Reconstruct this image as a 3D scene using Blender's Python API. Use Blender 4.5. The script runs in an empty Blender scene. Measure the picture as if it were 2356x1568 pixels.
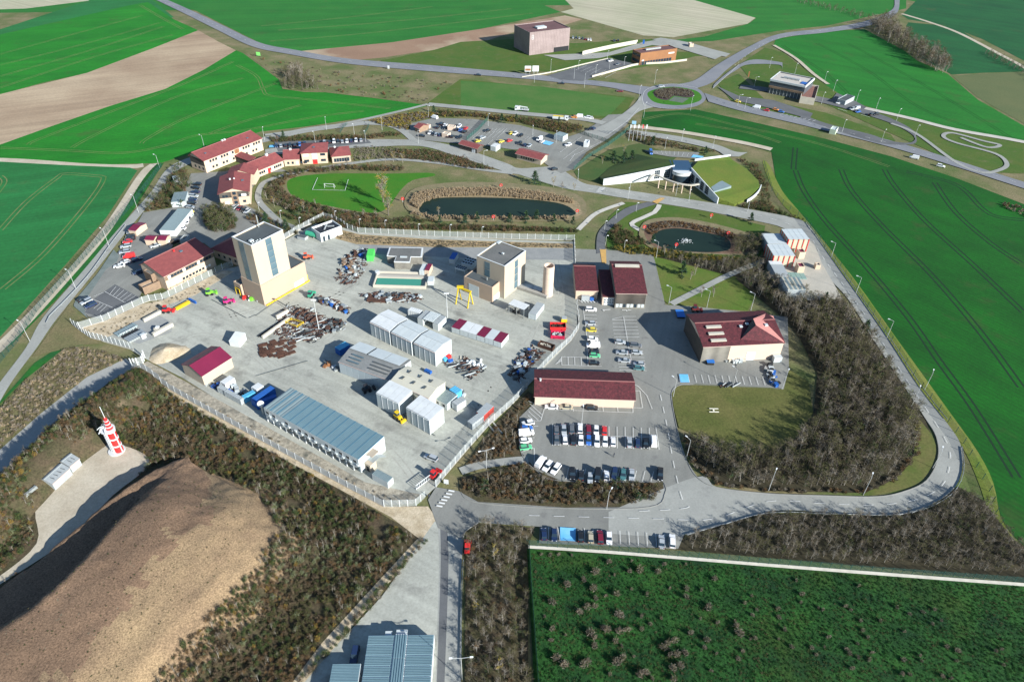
import bpy, math, random, bmesh
import numpy as np
from mathutils import noise as mnoise
from mathutils import Vector, Matrix
from mathutils.geometry import tessellate_polygon
from mathutils.bvhtree import BVHTree
random.seed(7); R=math.radians
S=bpy.context.scene; COL=S.collection
# ---------------------------------------------------------------- camera, world, sun, exposure
F=1620.; PITCH=R(37.7); ROLL=R(1.5); CAMZ=160.; CX,CY=1178.,784.
fwd=Vector((0,math.cos(PITCH),-math.sin(PITCH))); r0=Vector((1,0,0)); u0=Vector((0,math.sin(PITCH),math.cos(PITCH)))
rgt=r0*math.cos(ROLL)+u0*math.sin(ROLL); upv=u0*math.cos(ROLL)-r0*math.sin(ROLL)
cam=bpy.data.cameras.new('camera'); cam.lens=F/2356*36; cam.sensor_width=36; cam.sensor_fit='HORIZONTAL'
cam.clip_start=1; cam.clip_end=20000
co=bpy.data.objects.new('camera',cam); COL.objects.link(co)
mw=Matrix.Identity(4)
for i in range(3):
    mw[i][0]=rgt[i]; mw[i][1]=upv[i]; mw[i][2]=-fwd[i]
mw[2][3]=CAMZ; co.matrix_world=mw; S.camera=co
SUN_EL=R(23.5); AZ=R(39)
sdir=Vector((-math.cos(AZ)*math.cos(SUN_EL), math.sin(AZ)*math.cos(SUN_EL), -math.sin(SUN_EL)))
W=bpy.data.worlds.new('World'); S.world=W; W.use_nodes=True
nt=W.node_tree; bg=nt.nodes['Background']; sk=nt.nodes.new('ShaderNodeTexSky'); sk.sky_type='NISHITA'; sk.sun_disc=False
sk.sun_elevation=SUN_EL; sk.sun_rotation=math.atan2(-sdir.x,-sdir.y); sk.air_density=1.2; sk.dust_density=.2; sk.ozone_density=4.
nt.links.new(sk.outputs[0],bg.inputs[0]); bg.inputs[1].default_value=.065
sl=bpy.data.lights.new('sun','SUN'); sl.energy=4.3; sl.angle=R(.5); sl.color=(1,.98,.92)
so=bpy.data.objects.new('sun',sl); COL.objects.link(so); so.rotation_euler=sdir.to_track_quat('-Z','Y').to_euler(); so.location=(0,0,300)
vs=S.view_settings; vs.view_transform='Standard'; vs.look='None'; vs.gamma=1; vs.exposure=1.2
# ---------------------------------------------------------------- pixel -> place (the pixel gives a direction, z the height of what it touches)
def P(x,y,z=0.):
    d=fwd+rgt*((x-CX)/F)+upv*((CY-y)/F); t=(z-CAMZ)/d.z
    return Vector((d.x*t,d.y*t,z))
ROW=(0,392.3,784.6,1175.7)
def T(c,x,y): return (int(c[0])*589.+x*.25022, ROW[int(c[1])]+y*.25022)
def D(s,c=None):
    """'x,y x,y ...' -> list of picture points; c names the quarter they were measured in"""
    o=[]
    for q in s.split():
        x,y=q.split(','); x,y=float(x),float(y); o.append(T(c,x,y) if c else (x,y))
    return o
def Zm(x0,y0,k):
    return lambda s:[(x0*.5752+float(q.split(',')[0])*.5752/k, y0*.5752+float(q.split(',')[1])*.5752/k) for q in s.split()]
Z1=Zm(880,860,4.2375); Z2=Zm(1780,920,4.126); Z3=Zm(1220,1180,3.9267); Z4=Zm(700,480,3.1838)
Z5=Zm(2380,580,3.3657); Z6=Zm(2760,1220,5.89); Z7=Zm(1000,1500,3.7333); Z8=Zm(3040,880,4.6115); Z9=Zm(440,1220,4.612)
def spline(pts,n=6,closed=False):
    m=len(pts); o=[]
    for i in range(m if closed else m-1):
        p=[pts[(i+k)%m] if closed else pts[min(max(i+k,0),m-1)] for k in (-1,0,1,2)]
        for j in range(n):
            t=j/n
            o.append(tuple(.5*(2*p[1][a]+(p[2][a]-p[0][a])*t+(2*p[0][a]-5*p[1][a]+4*p[2][a]-p[3][a])*t*t+(3*p[1][a]-p[0][a]-3*p[2][a]+p[3][a])*t**3) for a in range(len(p[0]))))
    if not closed: o.append(tuple(pts[-1]))
    return o
# ---------------------------------------------------------------- materials
MATS={}
def M(name,c,c2=None,s=.2,rough=.85,fine=0,fs=3.,metal=0,wave=None,bump=0,det=6,lo=.35,hi=.65,spec=.3,alpha=None,emit=None,streak=None,c3=None,s3=1.,lo3=.55,hi3=.7,coat=0):
    if name in MATS: return MATS[name]
    m=bpy.data.materials.new(name); m.use_nodes=True; n=m.node_tree.nodes; l=m.node_tree.links; b=n['Principled BSDF']
    b.inputs['Roughness'].default_value=rough; b.inputs['Metallic'].default_value=metal; b.inputs['Specular IOR Level'].default_value=spec
    if coat: b.inputs['Coat Weight'].default_value=coat
    tc=n.new('ShaderNodeTexCoord'); vec=tc.outputs['Object']
    def noise(sc,d=6,rg=.6):
        x=n.new('ShaderNodeTexNoise'); x.inputs['Scale'].default_value=sc; x.inputs['Detail'].default_value=d; x.inputs['Roughness'].default_value=rg; l.new(vec,x.inputs['Vector']); return x.outputs[0]
    def ramp(f,a,bb):
        x=n.new('ShaderNodeMapRange'); x.inputs[1].default_value=a; x.inputs[2].default_value=bb; l.new(f,x.inputs[0]); return x.outputs[0]
    def mix(f,a,bb,mode='MIX'):
        x=n.new('ShaderNodeMix'); x.data_type='RGBA'; x.blend_type=mode
        if isinstance(f,float): x.inputs[0].default_value=f
        else: l.new(f,x.inputs[0])
        for k,v in ((6,a),(7,bb)):
            if isinstance(v,tuple): x.inputs[k].default_value=(*v[:3],1)
            else: l.new(v,x.inputs[k])
        return x.outputs[2]
    col=tuple(c)
    if c2: col=mix(ramp(noise(s,det),lo,hi),tuple(c),tuple(c2))
    if c3: col=mix(ramp(noise(s3,5),lo3,hi3),col,tuple(c3))
    if wave:   # (direction, period m, amount, distortion)
        a,per,amt,dist=wave
        mp=n.new('ShaderNodeMapping'); mp.inputs['Rotation'].default_value=(0,0,-a); l.new(vec,mp.inputs[0])
        wv=n.new('ShaderNodeTexWave'); wv.bands_direction='Y'; wv.inputs['Scale'].default_value=.314/per; wv.inputs['Distortion'].default_value=dist; wv.inputs['Detail'].default_value=2
        l.new(mp.outputs[0],wv.inputs[0]); k=ramp(wv.outputs[1],0,1)
        x=n.new('ShaderNodeMapRange'); x.inputs[3].default_value=1-amt; x.inputs[4].default_value=1+amt*.6; l.new(k,x.inputs[0])
        y=n.new('ShaderNodeCombineColor'); [l.new(x.outputs[0],y.inputs[i]) for i in range(3)]
        col=mix(1.,col,y.outputs[0],'MULTIPLY')
    if streak:  # (direction, across scale, along scale, amount)
        a,sx,sy,am=streak
        mp=n.new('ShaderNodeMapping'); mp.vector_type='TEXTURE'; mp.inputs['Rotation'].default_value=(0,0,a); mp.inputs['Scale'].default_value=(1/sy,1/sx,1); l.new(vec,mp.inputs[0])
        x=n.new('ShaderNodeTexNoise'); x.inputs['Scale'].default_value=1; x.inputs['Detail'].default_value=5; l.new(mp.outputs[0],x.inputs['Vector'])
        y=n.new('ShaderNodeMapRange'); y.inputs[1].default_value=.3; y.inputs[2].default_value=.7; y.inputs[3].default_value=1-am; y.inputs[4].default_value=1+am; l.new(x.outputs[0],y.inputs[0])
        z=n.new('ShaderNodeCombineColor'); [l.new(y.outputs[0],z.inputs[i]) for i in range(3)]
        col=mix(1.,col,z.outputs[0],'MULTIPLY')
    if fine:
        x=n.new('ShaderNodeMapRange'); x.inputs[1].default_value=.3; x.inputs[2].default_value=.7; x.inputs[3].default_value=1-fine; x.inputs[4].default_value=1+fine; l.new(noise(fs,4,.7),x.inputs[0])
        y=n.new('ShaderNodeCombineColor'); [l.new(x.outputs[0],y.inputs[i]) for i in range(3)]
        col=mix(1.,col,y.outputs[0],'MULTIPLY')
    if isinstance(col,tuple): b.inputs['Base Color'].default_value=(*col,1)
    else: l.new(col,b.inputs['Base Color'])
    if bump:
        bp=n.new('ShaderNodeBump'); bp.inputs['Strength'].default_value=1; bp.inputs['Distance'].default_value=bump; l.new(noise(fs,5,.7),bp.inputs['Height']); l.new(bp.outputs[0],b.inputs['Normal'])
    if alpha is not None: b.inputs['Alpha'].default_value=alpha
    if emit: b.inputs['Emission Color'].default_value=(*c,1); b.inputs['Emission Strength'].default_value=emit
    MATS[name]=m; return m
asphalt=M('asphalt',(.185,.187,.172),(.228,.23,.21),.06,.9,.10,2.5,c3=(.15,.148,.142),s3=.25,lo3=.6,hi3=.75,streak=(R(75),.5,.03,.07))
asphalt_dark=M('asphalt_dark',(.1,.105,.11),(.13,.135,.14),.08,.9,.1,2.5)
roadgrey=M('road_asphalt',(.17,.18,.2),(.21,.215,.23),.05,.9,.1,2.)
lightroad=M('light_road',(.26,.265,.245),(.31,.315,.29),.08,.9,.1,2.,c3=(.2,.2,.19),s3=.2,lo3=.58,hi3=.78)
yardm=M('yard_gravel',(.39,.395,.345),(.305,.312,.275),.035,.95,.14,1.6,c3=(.2,.2,.18),s3=.11,lo3=.54,hi3=.74,streak=(R(-28),.55,.03,.12))
stony=M('stony_bank',(.24,.215,.17),(.42,.38,.30),.9,.95,.35,4.,bump=.15,c3=(.12,.12,.10),s3=.25,lo3=.52,hi3=.68)
chalk=M('chalk_track',(.47,.42,.33),(.38,.33,.25),.12,.95,.15,2.,bump=.04)
chalky=M('chalk_bank',(.52,.44,.32),(.36,.29,.19),.35,.95,.25,3.,bump=.1)
soil=M('ploughed_soil',(.29,.19,.125),(.235,.145,.095),.02,.95,.14,1.2,c3=(.42,.35,.24),s3=.012,lo3=.5,hi3=.68)
soilpale=M('pale_stubble',(.4,.31,.21),(.27,.19,.125),.012,.95,.14,.7,streak=(R(28),.3,.01,.14))
soilgrey=M('grey_stubble',(.40,.37,.27),(.33,.33,.22),.02,.95,.12,1.,streak=(R(150),.3,.008,.16))
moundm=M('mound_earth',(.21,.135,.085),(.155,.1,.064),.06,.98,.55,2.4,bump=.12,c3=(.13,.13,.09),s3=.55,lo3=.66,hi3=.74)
moundlit=M('mound_earth_sunlit',(.28,.2,.115),(.21,.145,.088),.08,.98,.55,2.6,bump=.12,c3=(.22,.2,.11),s3=.6,lo3=.68,hi3=.76)  # paler copy of the mound earth, sunlight painted into the sun-facing slope
def crop(n,a,b,wv,am=.05,per=3.): return M(n,a,b,.03,.9,.16,.6,lo=.3,hi=.7,c3=tuple(.55*x+y for x,y in zip(a,(.035,.03,.012))),s3=.05,lo3=.58,hi3=.8,wave=(R(wv),per,am,1.5),bump=.05,streak=(R(wv),.12,.006,.13))
crop1=crop('crop_bright',(.005,.135,.006),(.012,.185,.009),20)
crop2=crop('crop_teal',(.014,.15,.035),(.012,.12,.026),25)
crop3=crop('crop_far',(.01,.125,.014),(.022,.15,.018),10)
crop4=crop('crop_deep',(.0015,.058,.003),(.003,.1,.004),-52,.10,2.)
crop5=crop('crop_dark',(.005,.07,.02),(.009,.095,.024),-35)
crop6=crop('crop_right',(.008,.125,.011),(.012,.15,.013),-35,.07)
grass=M('mown_grass',(.045,.105,.012),(.075,.11,.018),.06,.95,.2,1.5,c3=(.12,.12,.05),s3=.2,lo3=.55,hi3=.8)
lawn=M('bright_lawn',(.025,.15,.006),(.05,.15,.008),.08,.95,.16,1.5)
rough=M('rough_grass',(.12,.125,.05),(.2,.165,.09),.09,.95,.25,1.2,bump=.1,c3=(.08,.115,.03),s3=.04,lo3=.45,hi3=.65)
rough2=M('dry_grass',(.17,.14,.07),(.12,.12,.05),.12,.95,.28,1.5,bump=.1)
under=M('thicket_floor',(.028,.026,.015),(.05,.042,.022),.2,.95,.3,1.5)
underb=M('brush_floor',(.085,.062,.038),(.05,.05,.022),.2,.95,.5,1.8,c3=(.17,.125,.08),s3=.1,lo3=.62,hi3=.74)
meadow=M('dark_meadow',(.005,.032,.008),(.02,.088,.012),.1,.95,.4,1.3,bump=.3,c3=(.03,.05,.008),s3=.05,lo3=.55,hi3=.75)
verge=M('green_verge',(.014,.12,.012),(.01,.085,.018),.15,.95,.2,1.5)
vergey=M('yellow_verge',(.11,.17,.02),(.17,.18,.04),.1,.95,.25,1.5)
paint=M('road_paint',(.75,.76,.74),(.6,.6,.58),1.,.8)
ochre=M('ochre_paint',(.55,.33,.1),(.45,.28,.1),.5,.8)
bluep=M('blue_paint',(.12,.42,.72),(.2,.5,.75),.4,.7)
bluedk=M('blue_tarp',(.02,.13,.45),(.03,.17,.5),.4,.6)
water=M('pond_water',(.012,.024,.02),(.018,.034,.026),.03,.2,spec=.06,bump=.01,fs=.8)
white=M('white_paint',(.6,.625,.63),(.53,.555,.56),.4,.6); whitem=M('white_metal',(.5,.545,.55),(.44,.485,.495),.35,.45)
# ---------------------------------------------------------------- object helpers
def link(name,me,par=None,loc=None,rz=0,sc=None):
    o=bpy.data.objects.new(name,me); COL.objects.link(o)
    if par: o.parent=par
    if loc is not None: o.location=loc
    if rz: o.rotation_euler=(0,0,rz)
    if sc is not None: o.scale=sc
    return o
def tag(o,label,cat,group=None,kind=None):
    o['label']=label; o['category']=cat
    if group: o['group']=group
    if kind: o['kind']=kind
    return o
def thing(name,label,cat,loc,rz=0,group=None): return tag(link(name,None,None,loc,rz),label,cat,group)
def mesh(name,v,f,mats,mi=None,smooth=False):
    me=bpy.data.meshes.new(name); me.from_pydata([tuple(p) for p in v],[],f)
    for m in (mats if isinstance(mats,(list,tuple)) else [mats]): me.materials.append(m)
    if mi is not None: me.polygons.foreach_set('material_index',mi)
    if smooth: me.polygons.foreach_set('use_smooth',[True]*len(me.polygons))
    me.update(); return me
BV=[];BF=[]
def bvh_add(v,f):
    k=len(BV); BV.extend(Vector(p) for p in v); BF.extend(tuple(i+k for i in q) for q in f)
NZ=[0]
def nextz(): NZ[0]+=1; return NZ[0]*.004
def struct(name,me,par=None,kind='structure'):
    o=link(name,me,par)
    if not par: o['kind']=kind
    return o
def sheet(name,pts,mat,smooth=0,par=None,z=None):
    """flat ground area traced in the picture, laid on the plain"""
    if smooth: pts=spline(pts,smooth,True)
    z=nextz() if z is None else z
    w=[P(x,y,0.) for x,y in pts]; w=[Vector((p.x,p.y,z)) for p in w]
    t=tessellate_polygon([w]); fs=[]
    for q in t:
        a,b,c=(w[i] for i in q); fs.append(tuple(q) if (b-a).cross(c-a).z>0 else tuple(reversed(q)))
    bvh_add(w,fs); return struct(name,mesh(name,w,fs,mat),par)
def edgeroad(name,a,b,mat,n=6):
    a=spline(a,n); b=spline(b,n); return sheet(name,a+b[::-1],mat)
def strip(w,wd,z,vs,fs):
    k=len(vs)
    for i,p in enumerate(w):
        d=(w[min(i+1,len(w)-1)]-w[max(i-1,0)]); d.z=0; d.normalize(); nn=Vector((-d.y,d.x,0))*wd/2
        vs+= [Vector((p.x,p.y,z))+nn, Vector((p.x,p.y,z))-nn]
        if i: fs.append((k+2*i-2,k+2*i-1,k+2*i+1,k+2*i))
def ribbon(name,pts,wd,mat,n=6,par=None):
    w=[P(x,y) for x,y in (spline(pts,n) if n>1 else pts)]; z=nextz(); vs=[];fs=[]
    strip(w,wd,z,vs,fs); bvh_add(vs,fs); return struct(name,mesh(name,vs,fs,mat),par)
def resample(w,st):
    o=[w[0]]; acc=0
    for a,b in zip(w,w[1:]):
        L=(b-a).length
        while acc+L>=st and L>1e-6:
            a=a+(b-a)*((st-acc)/L); L=(b-a).length; acc=0; o.append(a)
        acc+=L
    return o
def marks(segs,wd,par=None,mat=None,dash=None,name='road_marking'):
    """painted lines, each a list of picture points; dash=(on,off) in metres"""
    z=nextz(); vs=[];fs=[]
    for s in segs:
        w=[P(x,y) for x,y in (spline(s,5) if len(s)>2 else s)]
        if dash:
            q=resample(w,.5); k=0; on,of=int(dash[0]*2),int(dash[1]*2)
            while k+on<len(q): strip(q[k:k+on+1],wd,z,vs,fs); k+=on+of
        else: strip(w,wd,z,vs,fs)
    return struct(name,mesh(name,vs,fs,mat or paint),par)
def tram(field,lines,mat,gap=1.9,wd=.55):
    z=nextz(); vs=[];fs=[]
    for s in lines:
        w=resample([P(x,y) for x,y in spline(s,6)],3.)
        for sg in (-1,1):
            o=[]
            for i,p in enumerate(w):
                d=(w[min(i+1,len(w)-1)]-w[max(i-1,0)]).normalized(); o.append(p+Vector((-d.y,d.x,0))*sg*gap/2)
            if len(o)>1: strip(o,wd,z,vs,fs)
    return struct('wheel_track',mesh('wheel_track',vs,fs,mat),field)
def loft(name,lines,mat,n=6,noise=.25,par=None,mats=None,split=None,world=None):
    """terrain lofted through rows of (x,y,z) picture points with heights"""
    rows=[spline([tuple(p) for p in r],n) for r in (world or [[P(x,y,z) for x,y,z in r] for r in lines])]
    def lin(c): return [tuple(a[k]+(b[k]-a[k])*i/n for k in range(3)) for a,b in zip(c,c[1:]) for i in range(n)]+[c[-1]]
    m=min(len(r) for r in rows); cols=[(lin if world else lambda c:spline(c,n))([r[j] for r in rows]) for j in range(m)]
    k=len(cols[0]); rg=random.Random(3); vs=[];fs=[];mi=[]
    for j in range(m):
        for i in range(k):
            p=cols[j][i]; edge=i in(0,k-1) or j in(0,m-1)
            
            if world: q=Vector(p); dz=.75*mnoise.noise(Vector((q.x*.11+q.y*.05,q.y*.07,1)))+.4*mnoise.noise(q*.33)+.22*mnoise.noise(q*.9)+rg.uniform(-.05,.05)
            else: dz=rg.uniform(-noise,noise)
            vs.append(Vector((p[0],p[1],p[2]+(0 if edge else dz))))
    for j in range(m-1):
        for i in range(k-1):
            q=(j*k+i,j*k+i+1,(j+1)*k+i+1,(j+1)*k+i); a,b,c=(vs[t] for t in q[:3])
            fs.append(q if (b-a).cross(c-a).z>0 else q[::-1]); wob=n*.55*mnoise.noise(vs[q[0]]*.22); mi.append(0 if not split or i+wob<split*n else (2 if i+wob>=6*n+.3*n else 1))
    bvh_add(vs,fs); return struct(name,mesh(name,vs,fs,mats or mat,mi if mats else None,True),par)
GZ=[None]
def gz(x,y):
    if GZ[0] is None: GZ[0]=BVHTree.FromPolygons(BV,BF)
    h=GZ[0].ray_cast(Vector((x,y,200)),Vector((0,0,-1)))
    return h[0].z if h[0] else 0.
def G(px,py):
    p=P(px,py); 
    for _ in range(4): p=P(px,py,gz(p.x,p.y))
    return p
# ================================================================ THE GROUND
v=[(-6000,-2000,0),(6000,-2000,0),(6000,9000,0),(-6000,9000,0)]
bvh_add(v,[(0,1,2,3)]); struct('ground',mesh('ground',v,[(0,1,2,3)],rough))
TRAM=M('wheel_rut',(.17,.17,.07),(.07,.15,.03),.15,.95,.2,1.)
# ---- fields, far ones first
sheet('field',D('-900,-160 3300,-160 3300,140 2400,60 2085,0 1500,10 640,20 0,30 -900,60'),crop3)
f=sheet('field',D('-300,68 0,68 207,0 350,0 400,40 300,60 150,90 0,125 -300,190'),crop2)
sheet('field',D('-200,10 0,22 60,20 205,2 180,-20 -200,-60'),soilgrey)
f=sheet('field',D('-200,150 0,80 150,46 297,13 340,5 400,45 456,70 350,112 200,168 100,190 0,218 -200,280'),crop1)
tram(f,[D('0,125 120,92 330,35'),D('0,150 180,105 370,52'),D('0,176 200,118 380,60'),D('0,202 220,130 400,80'),D('322,12 370,40 422,68')],TRAM,2.,.5)
f=sheet('field',D('-200,275 0,217 200,168 350,112 456,70 500,95 543,116 470,160 380,205 250,245 120,290 0,333 -200,400'),soilpale)
f=sheet('field',D('-250,420 0,333 120,290 250,245 380,205 470,160 543,116 560,123 640,182 652,205 700,212 760,213 990,243 880,265 700,292 600,303 450,350 370,375 200,380 0,370 -250,350'),crop1)
tram(f,[D('0,340 150,346 280,352 380,335 450,312 560,300 720,270 840,255'),D('65,333 90,320 300,240 430,190 540,140'),D('165,340 220,310 400,225 560,180'),D('325,330 340,318 420,275 560,220 640,190'),D('545,150 590,175 605,205 620,220 700,228 900,250'),D('480,308 560,280 700,240')],TRAM,1.9,.45)
ribbon('dirt_strip',D('-200,372 0,368 200,381 300,383 330,380'),5,chalk,par=f)
f=sheet('field',D('-500,400 0,372 150,380 300,386 316,392 245,500 150,610 60,710 0,775 -400,1060'),crop2)
tram(f,[D('0,405 10,420 -20,460'),D('0,530 60,465 130,410 150,400 220,405 238,412 200,470 100,585 0,670')],TRAM,2.2,.55)
f=sheet('field',D('640,0 1245,10 1290,28 1100,68 900,98 690,118 625,112 560,80 420,10 390,0'),crop3)
tram(f,[D('640,70 900,50 1180,20'),D('620,95 860,75 1230,30'),D('600,60 800,40 1000,15')],TRAM,2.,.5)
f=sheet('field',D('690,118 900,98 1100,68 1300,36 1340,45 1260,70 1180,75 1100,100 880,133 800,140'),soil)
f=sheet('field',D('1300,0 1330,-10 1560,-10 1740,40 1720,55 1550,86 1480,82 1350,45 1290,28 1320,20'),soilgrey)
f=sheet('field',D('1560,-10 1740,42 1722,55 1620,85 1556,92 1560,97 1640,95 1800,70 1900,60 2085,20 2085,-10'),crop3)
f=sheet('field',D('1785,90 1900,72 1990,68 2040,95 2085,120 2110,140 2180,170 2250,230 2356,290 2500,350 2500,380 2356,328 2100,275 1950,235 1905,200 1830,135 1780,105'),crop6)
tram(f,[D('1880,100 2000,165 2120,250 2280,310'),D('1950,100 2080,170 2200,240 2330,320'),D('1800,105 1900,170 1960,225')],crop4,2.2,.8)
f=sheet('field',D('2085,60 2090,52 2200,62 2270,110 2356,150 2600,220 2600,270 2356,165 2260,168 2190,172 2130,140 2100,110'),crop5)
f=sheet('field',D('2075,35 2110,0 2130,-20 2600,-10 2600,200 2356,140 2260,90 2180,60 2090,45'),crop5)
f=sheet('field',D('2190,175 2260,170 2356,165 2500,190 2500,340 2356,285 2250,225'),M('stubble_brown',(.11,.125,.05),(.09,.115,.045),.03,.95,.2,1.))
ribbon('dirt_track',D('2075,32 2140,52 2210,78 2300,125 2356,155 2460,220'),4,chalk)
# big dark field on the right
f=sheet('field',D('1480,258 1600,252 1750,285 1900,320 2050,360 2200,410 2356,470 2700,560 2700,1500 2356,1255 2330,1230 2300,1190 2285,1110 2250,1040 2190,965 2080,820 1960,640 1860,520 1790,440 1775,350 1700,330 1560,305 1475,285'),crop4)
tram(f,[D('1830,392 1850,440 1900,510 1990,610 2090,730 2160,830 2240,940 2340,1100'),D('1935,390 1960,440 2030,520 2150,640 2260,770 2356,900'),D('2035,390 2060,430 2130,510 2240,610 2356,720'),D('2150,420 2200,490 2280,560 2356,610'),D('2085,395 2200,425 2260,480 2300,500 2400,510'),D('1830,340 1826,380 1826,392')],M('tram_dark',(.004,.028,.008)),2.4,.8)
tram(f,[D('1480,275 1570,262 1700,290 1880,330 2050,385'),D('1600,285 1720,305 1800,330')],TRAM,2.,.45)
# yellow-green edge strip along it, then wire-fence strip
sheet('verge',D('1755,375 1770,380 1800,440 1850,500 1960,635 2060,775 2190,955 2250,1040 2285,1110 2302,1190 2330,1235 2280,1190 2255,1120 2215,1030 2150,950 2040,790 1940,650 1840,515 1785,450'),vergey,3)
# ---- general site grass
sheet('grass',D('1000,195 1060,182 1460,225 1445,250 1420,275 1200,262 985,240'),grass)
sheet('grass',D('1060,186 1250,200 1440,226 1400,268 1200,258 1060,244'),M('green_bank',(.04,.13,.02),(.07,.14,.03),.05,.95,.18,1.5))
sheet('grass',D('875,140 1000,115 1060,97 1180,90 1320,100 1500,90 1560,120 1620,120 1640,150 1470,190 1300,165 1100,165 900,150'),grass)
sheet('grass',D('1375,160 1420,165 1560,140 1600,130 1625,130 1640,150 1560,185 1475,195 1390,195 1360,180'),rough)
sheet('grass',D('560,120 640,140 800,165 1060,182 980,240 740,212 650,205 640,180'),rough)
sheet('grass',D('1650,190 1700,170 1760,230 1900,260 2050,310 2060,325 1950,310 1800,270 1680,230'),grass)
sheet('grass',D('1700,150 1760,110 1800,120 1905,200 1960,235 2100,275 2356,330 2356,400 2240,395 2100,330 1900,240 1740,200'),grass)
sheet('grass',D('1320,395 1400,345 1470,330 1560,360 1545,372 1480,400 1385,425 1330,410'),M('lawn_dark',(.04,.085,.02),(.07,.09,.025),.06,.95,.2,1.5))
sheet('grass',D('600,400 700,372 900,372 1000,390 1200,400 1345,440 1440,460 1370,500 1340,530 1220,520 1000,520 820,525 700,520 640,490 600,450'),rough)
sheet('soccer_field',D('660,425 680,408 760,400 900,400 985,398 1000,405 950,415 920,440 890,480 850,490 760,475 680,455'),lawn,3)
sheet('grass',D('1440,465 1520,470 1640,490 1760,520 1750,590 1640,600 1500,590 1400,580 1390,540 1400,500'),grass)
sheet('grass',D('1500,580 1600,600 1720,640 1740,680 1720,715 1545,705 1525,690 1500,595'),lawn if 0 else M('grass_yellow',(.07,.13,.015),(.12,.13,.03),.08,.95,.2,1.5))
sheet('verge',D('-60,850 30,790 130,690 250,560 310,480 366,392 378,375 360,378 330,410 240,545 140,660 20,790 -60,835'),verge)
# ---- farm track and road on the left
edgeroad('farm_track',D('345,378 316,405 240,520 140,640 40,745 -40,820'),D('363,376 328,415 252,535 150,655 50,765 -30,840'),chalk)
edgeroad('perimeter_road',D('600,318 470,352 390,385 345,445 270,530 190,625 100,730 60,800 0,880 -80,990'),D('600,330 480,362 405,395 362,450 290,535 215,630 130,735 85,800 20,890 -40,1000'),lightroad)
sheet('grass',D('-60,1000 0,925 80,835 150,790 200,790 180,800 60,870 0,930'),verge)
sheet('dry_grass',D('-80,1020 0,940 60,872 150,800 190,795 245,808 310,830 250,860 150,910 60,990 0,1060 -60,1110'),rough2)
sheet('dry_grass',D('75,820 130,742 160,700 200,760 240,790 180,795 100,815'),rough2)
sheet('gravel_track',D('-80,1130 0,1035 90,955 200,868 290,825 312,845 250,880 150,962 0,1107 -80,1190'),M('shaded_track',(.26,.27,.26),(.33,.33,.31),.1,.95,.12,2.))
# ---- brushland and earth on the lower left
sheet('brushland',D('-80,1190 0,1107 150,962 308,850 600,1015 900,1195 985,1240 840,1400 640,1640 -80,1640'),underb)
sheet('earth_strip',D('300,845 330,842 600,990 890,1165 985,1165 1010,1200 985,1235 965,1240 900,1190 590,1022 310,868'),chalky)
sheet('earth_strip',D('985,1238 960,1240 840,1370 740,1480 650,1600 690,1600 770,1490 870,1370 975,1250'),chalky)
sheet('gravel_lot',D('1000,1200 1020,1200 1010,1640 640,1640 760,1500 880,1370'),yardm)
edgeroad('side_road',D('1008,1210 1010,1300 1007,1420 1000,1640'),D('1070,1215 1062,1300 1061,1420 1060,1640'),lightroad)
edgeroad('side_road',D('1013,1215 1014,1290 1010,1430 1002,1640'),D('1029,1215 1032,1290 1028,1430 1020,1640'),asphalt_dark)
sheet('gravel_track',D('185,1047 225,1022 300,1030 345,1068 260,1140 160,1240 0,1345 -60,1390 -60,1350 0,1325 85,1250 82,1176 112,1122 140,1097'),chalk,4)
# ---- right-hand woods and meadows
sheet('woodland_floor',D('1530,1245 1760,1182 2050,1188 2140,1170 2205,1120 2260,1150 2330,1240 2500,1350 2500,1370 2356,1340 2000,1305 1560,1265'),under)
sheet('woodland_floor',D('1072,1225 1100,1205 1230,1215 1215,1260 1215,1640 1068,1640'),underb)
sheet('meadow',D('1212,1262 1400,1275 1767,1303 2050,1325 2356,1346 2700,1372 2700,1700 1235,1700'),meadow)
ribbon('concrete_strip',D('1215,1258 1400,1270 1767,1300 2050,1322 2356,1345 2600,1362'),1.0,M('concrete_kerb',(.62,.58,.5),(.5,.47,.4),.4,.9),2)
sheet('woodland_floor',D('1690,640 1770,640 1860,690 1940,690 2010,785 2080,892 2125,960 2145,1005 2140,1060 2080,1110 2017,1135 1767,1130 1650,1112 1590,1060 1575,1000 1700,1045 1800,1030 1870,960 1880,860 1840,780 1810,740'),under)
sheet('verge',D('2080,930 2110,960 2148,1010 2150,1055 2120,1105 2060,1130 1985,1138 2060,1100 2100,1050 2100,990'),M('verge_olive',(.075,.105,.02),(.13,.12,.04),.1,.95,.22,1.5),3)
sheet('helicopter_meadow',D('1545,905 1560,888 1600,886 1800,895 1815,850 1860,880 1870,950 1830,1010 1750,1045 1690,1045 1600,1000 1562,985 1550,940'),M('olive_meadow',(.075,.09,.02),(.12,.115,.035),.08,.95,.28,1.5,bump=.08))
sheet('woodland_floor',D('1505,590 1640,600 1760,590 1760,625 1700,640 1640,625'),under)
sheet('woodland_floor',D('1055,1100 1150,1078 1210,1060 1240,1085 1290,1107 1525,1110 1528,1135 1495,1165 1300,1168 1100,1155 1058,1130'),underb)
sheet('woodland_floor',D('1235,915 1215,900 1130,985 1060,1085 1140,1065 1200,1050 1195,960'),underb)
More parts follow.
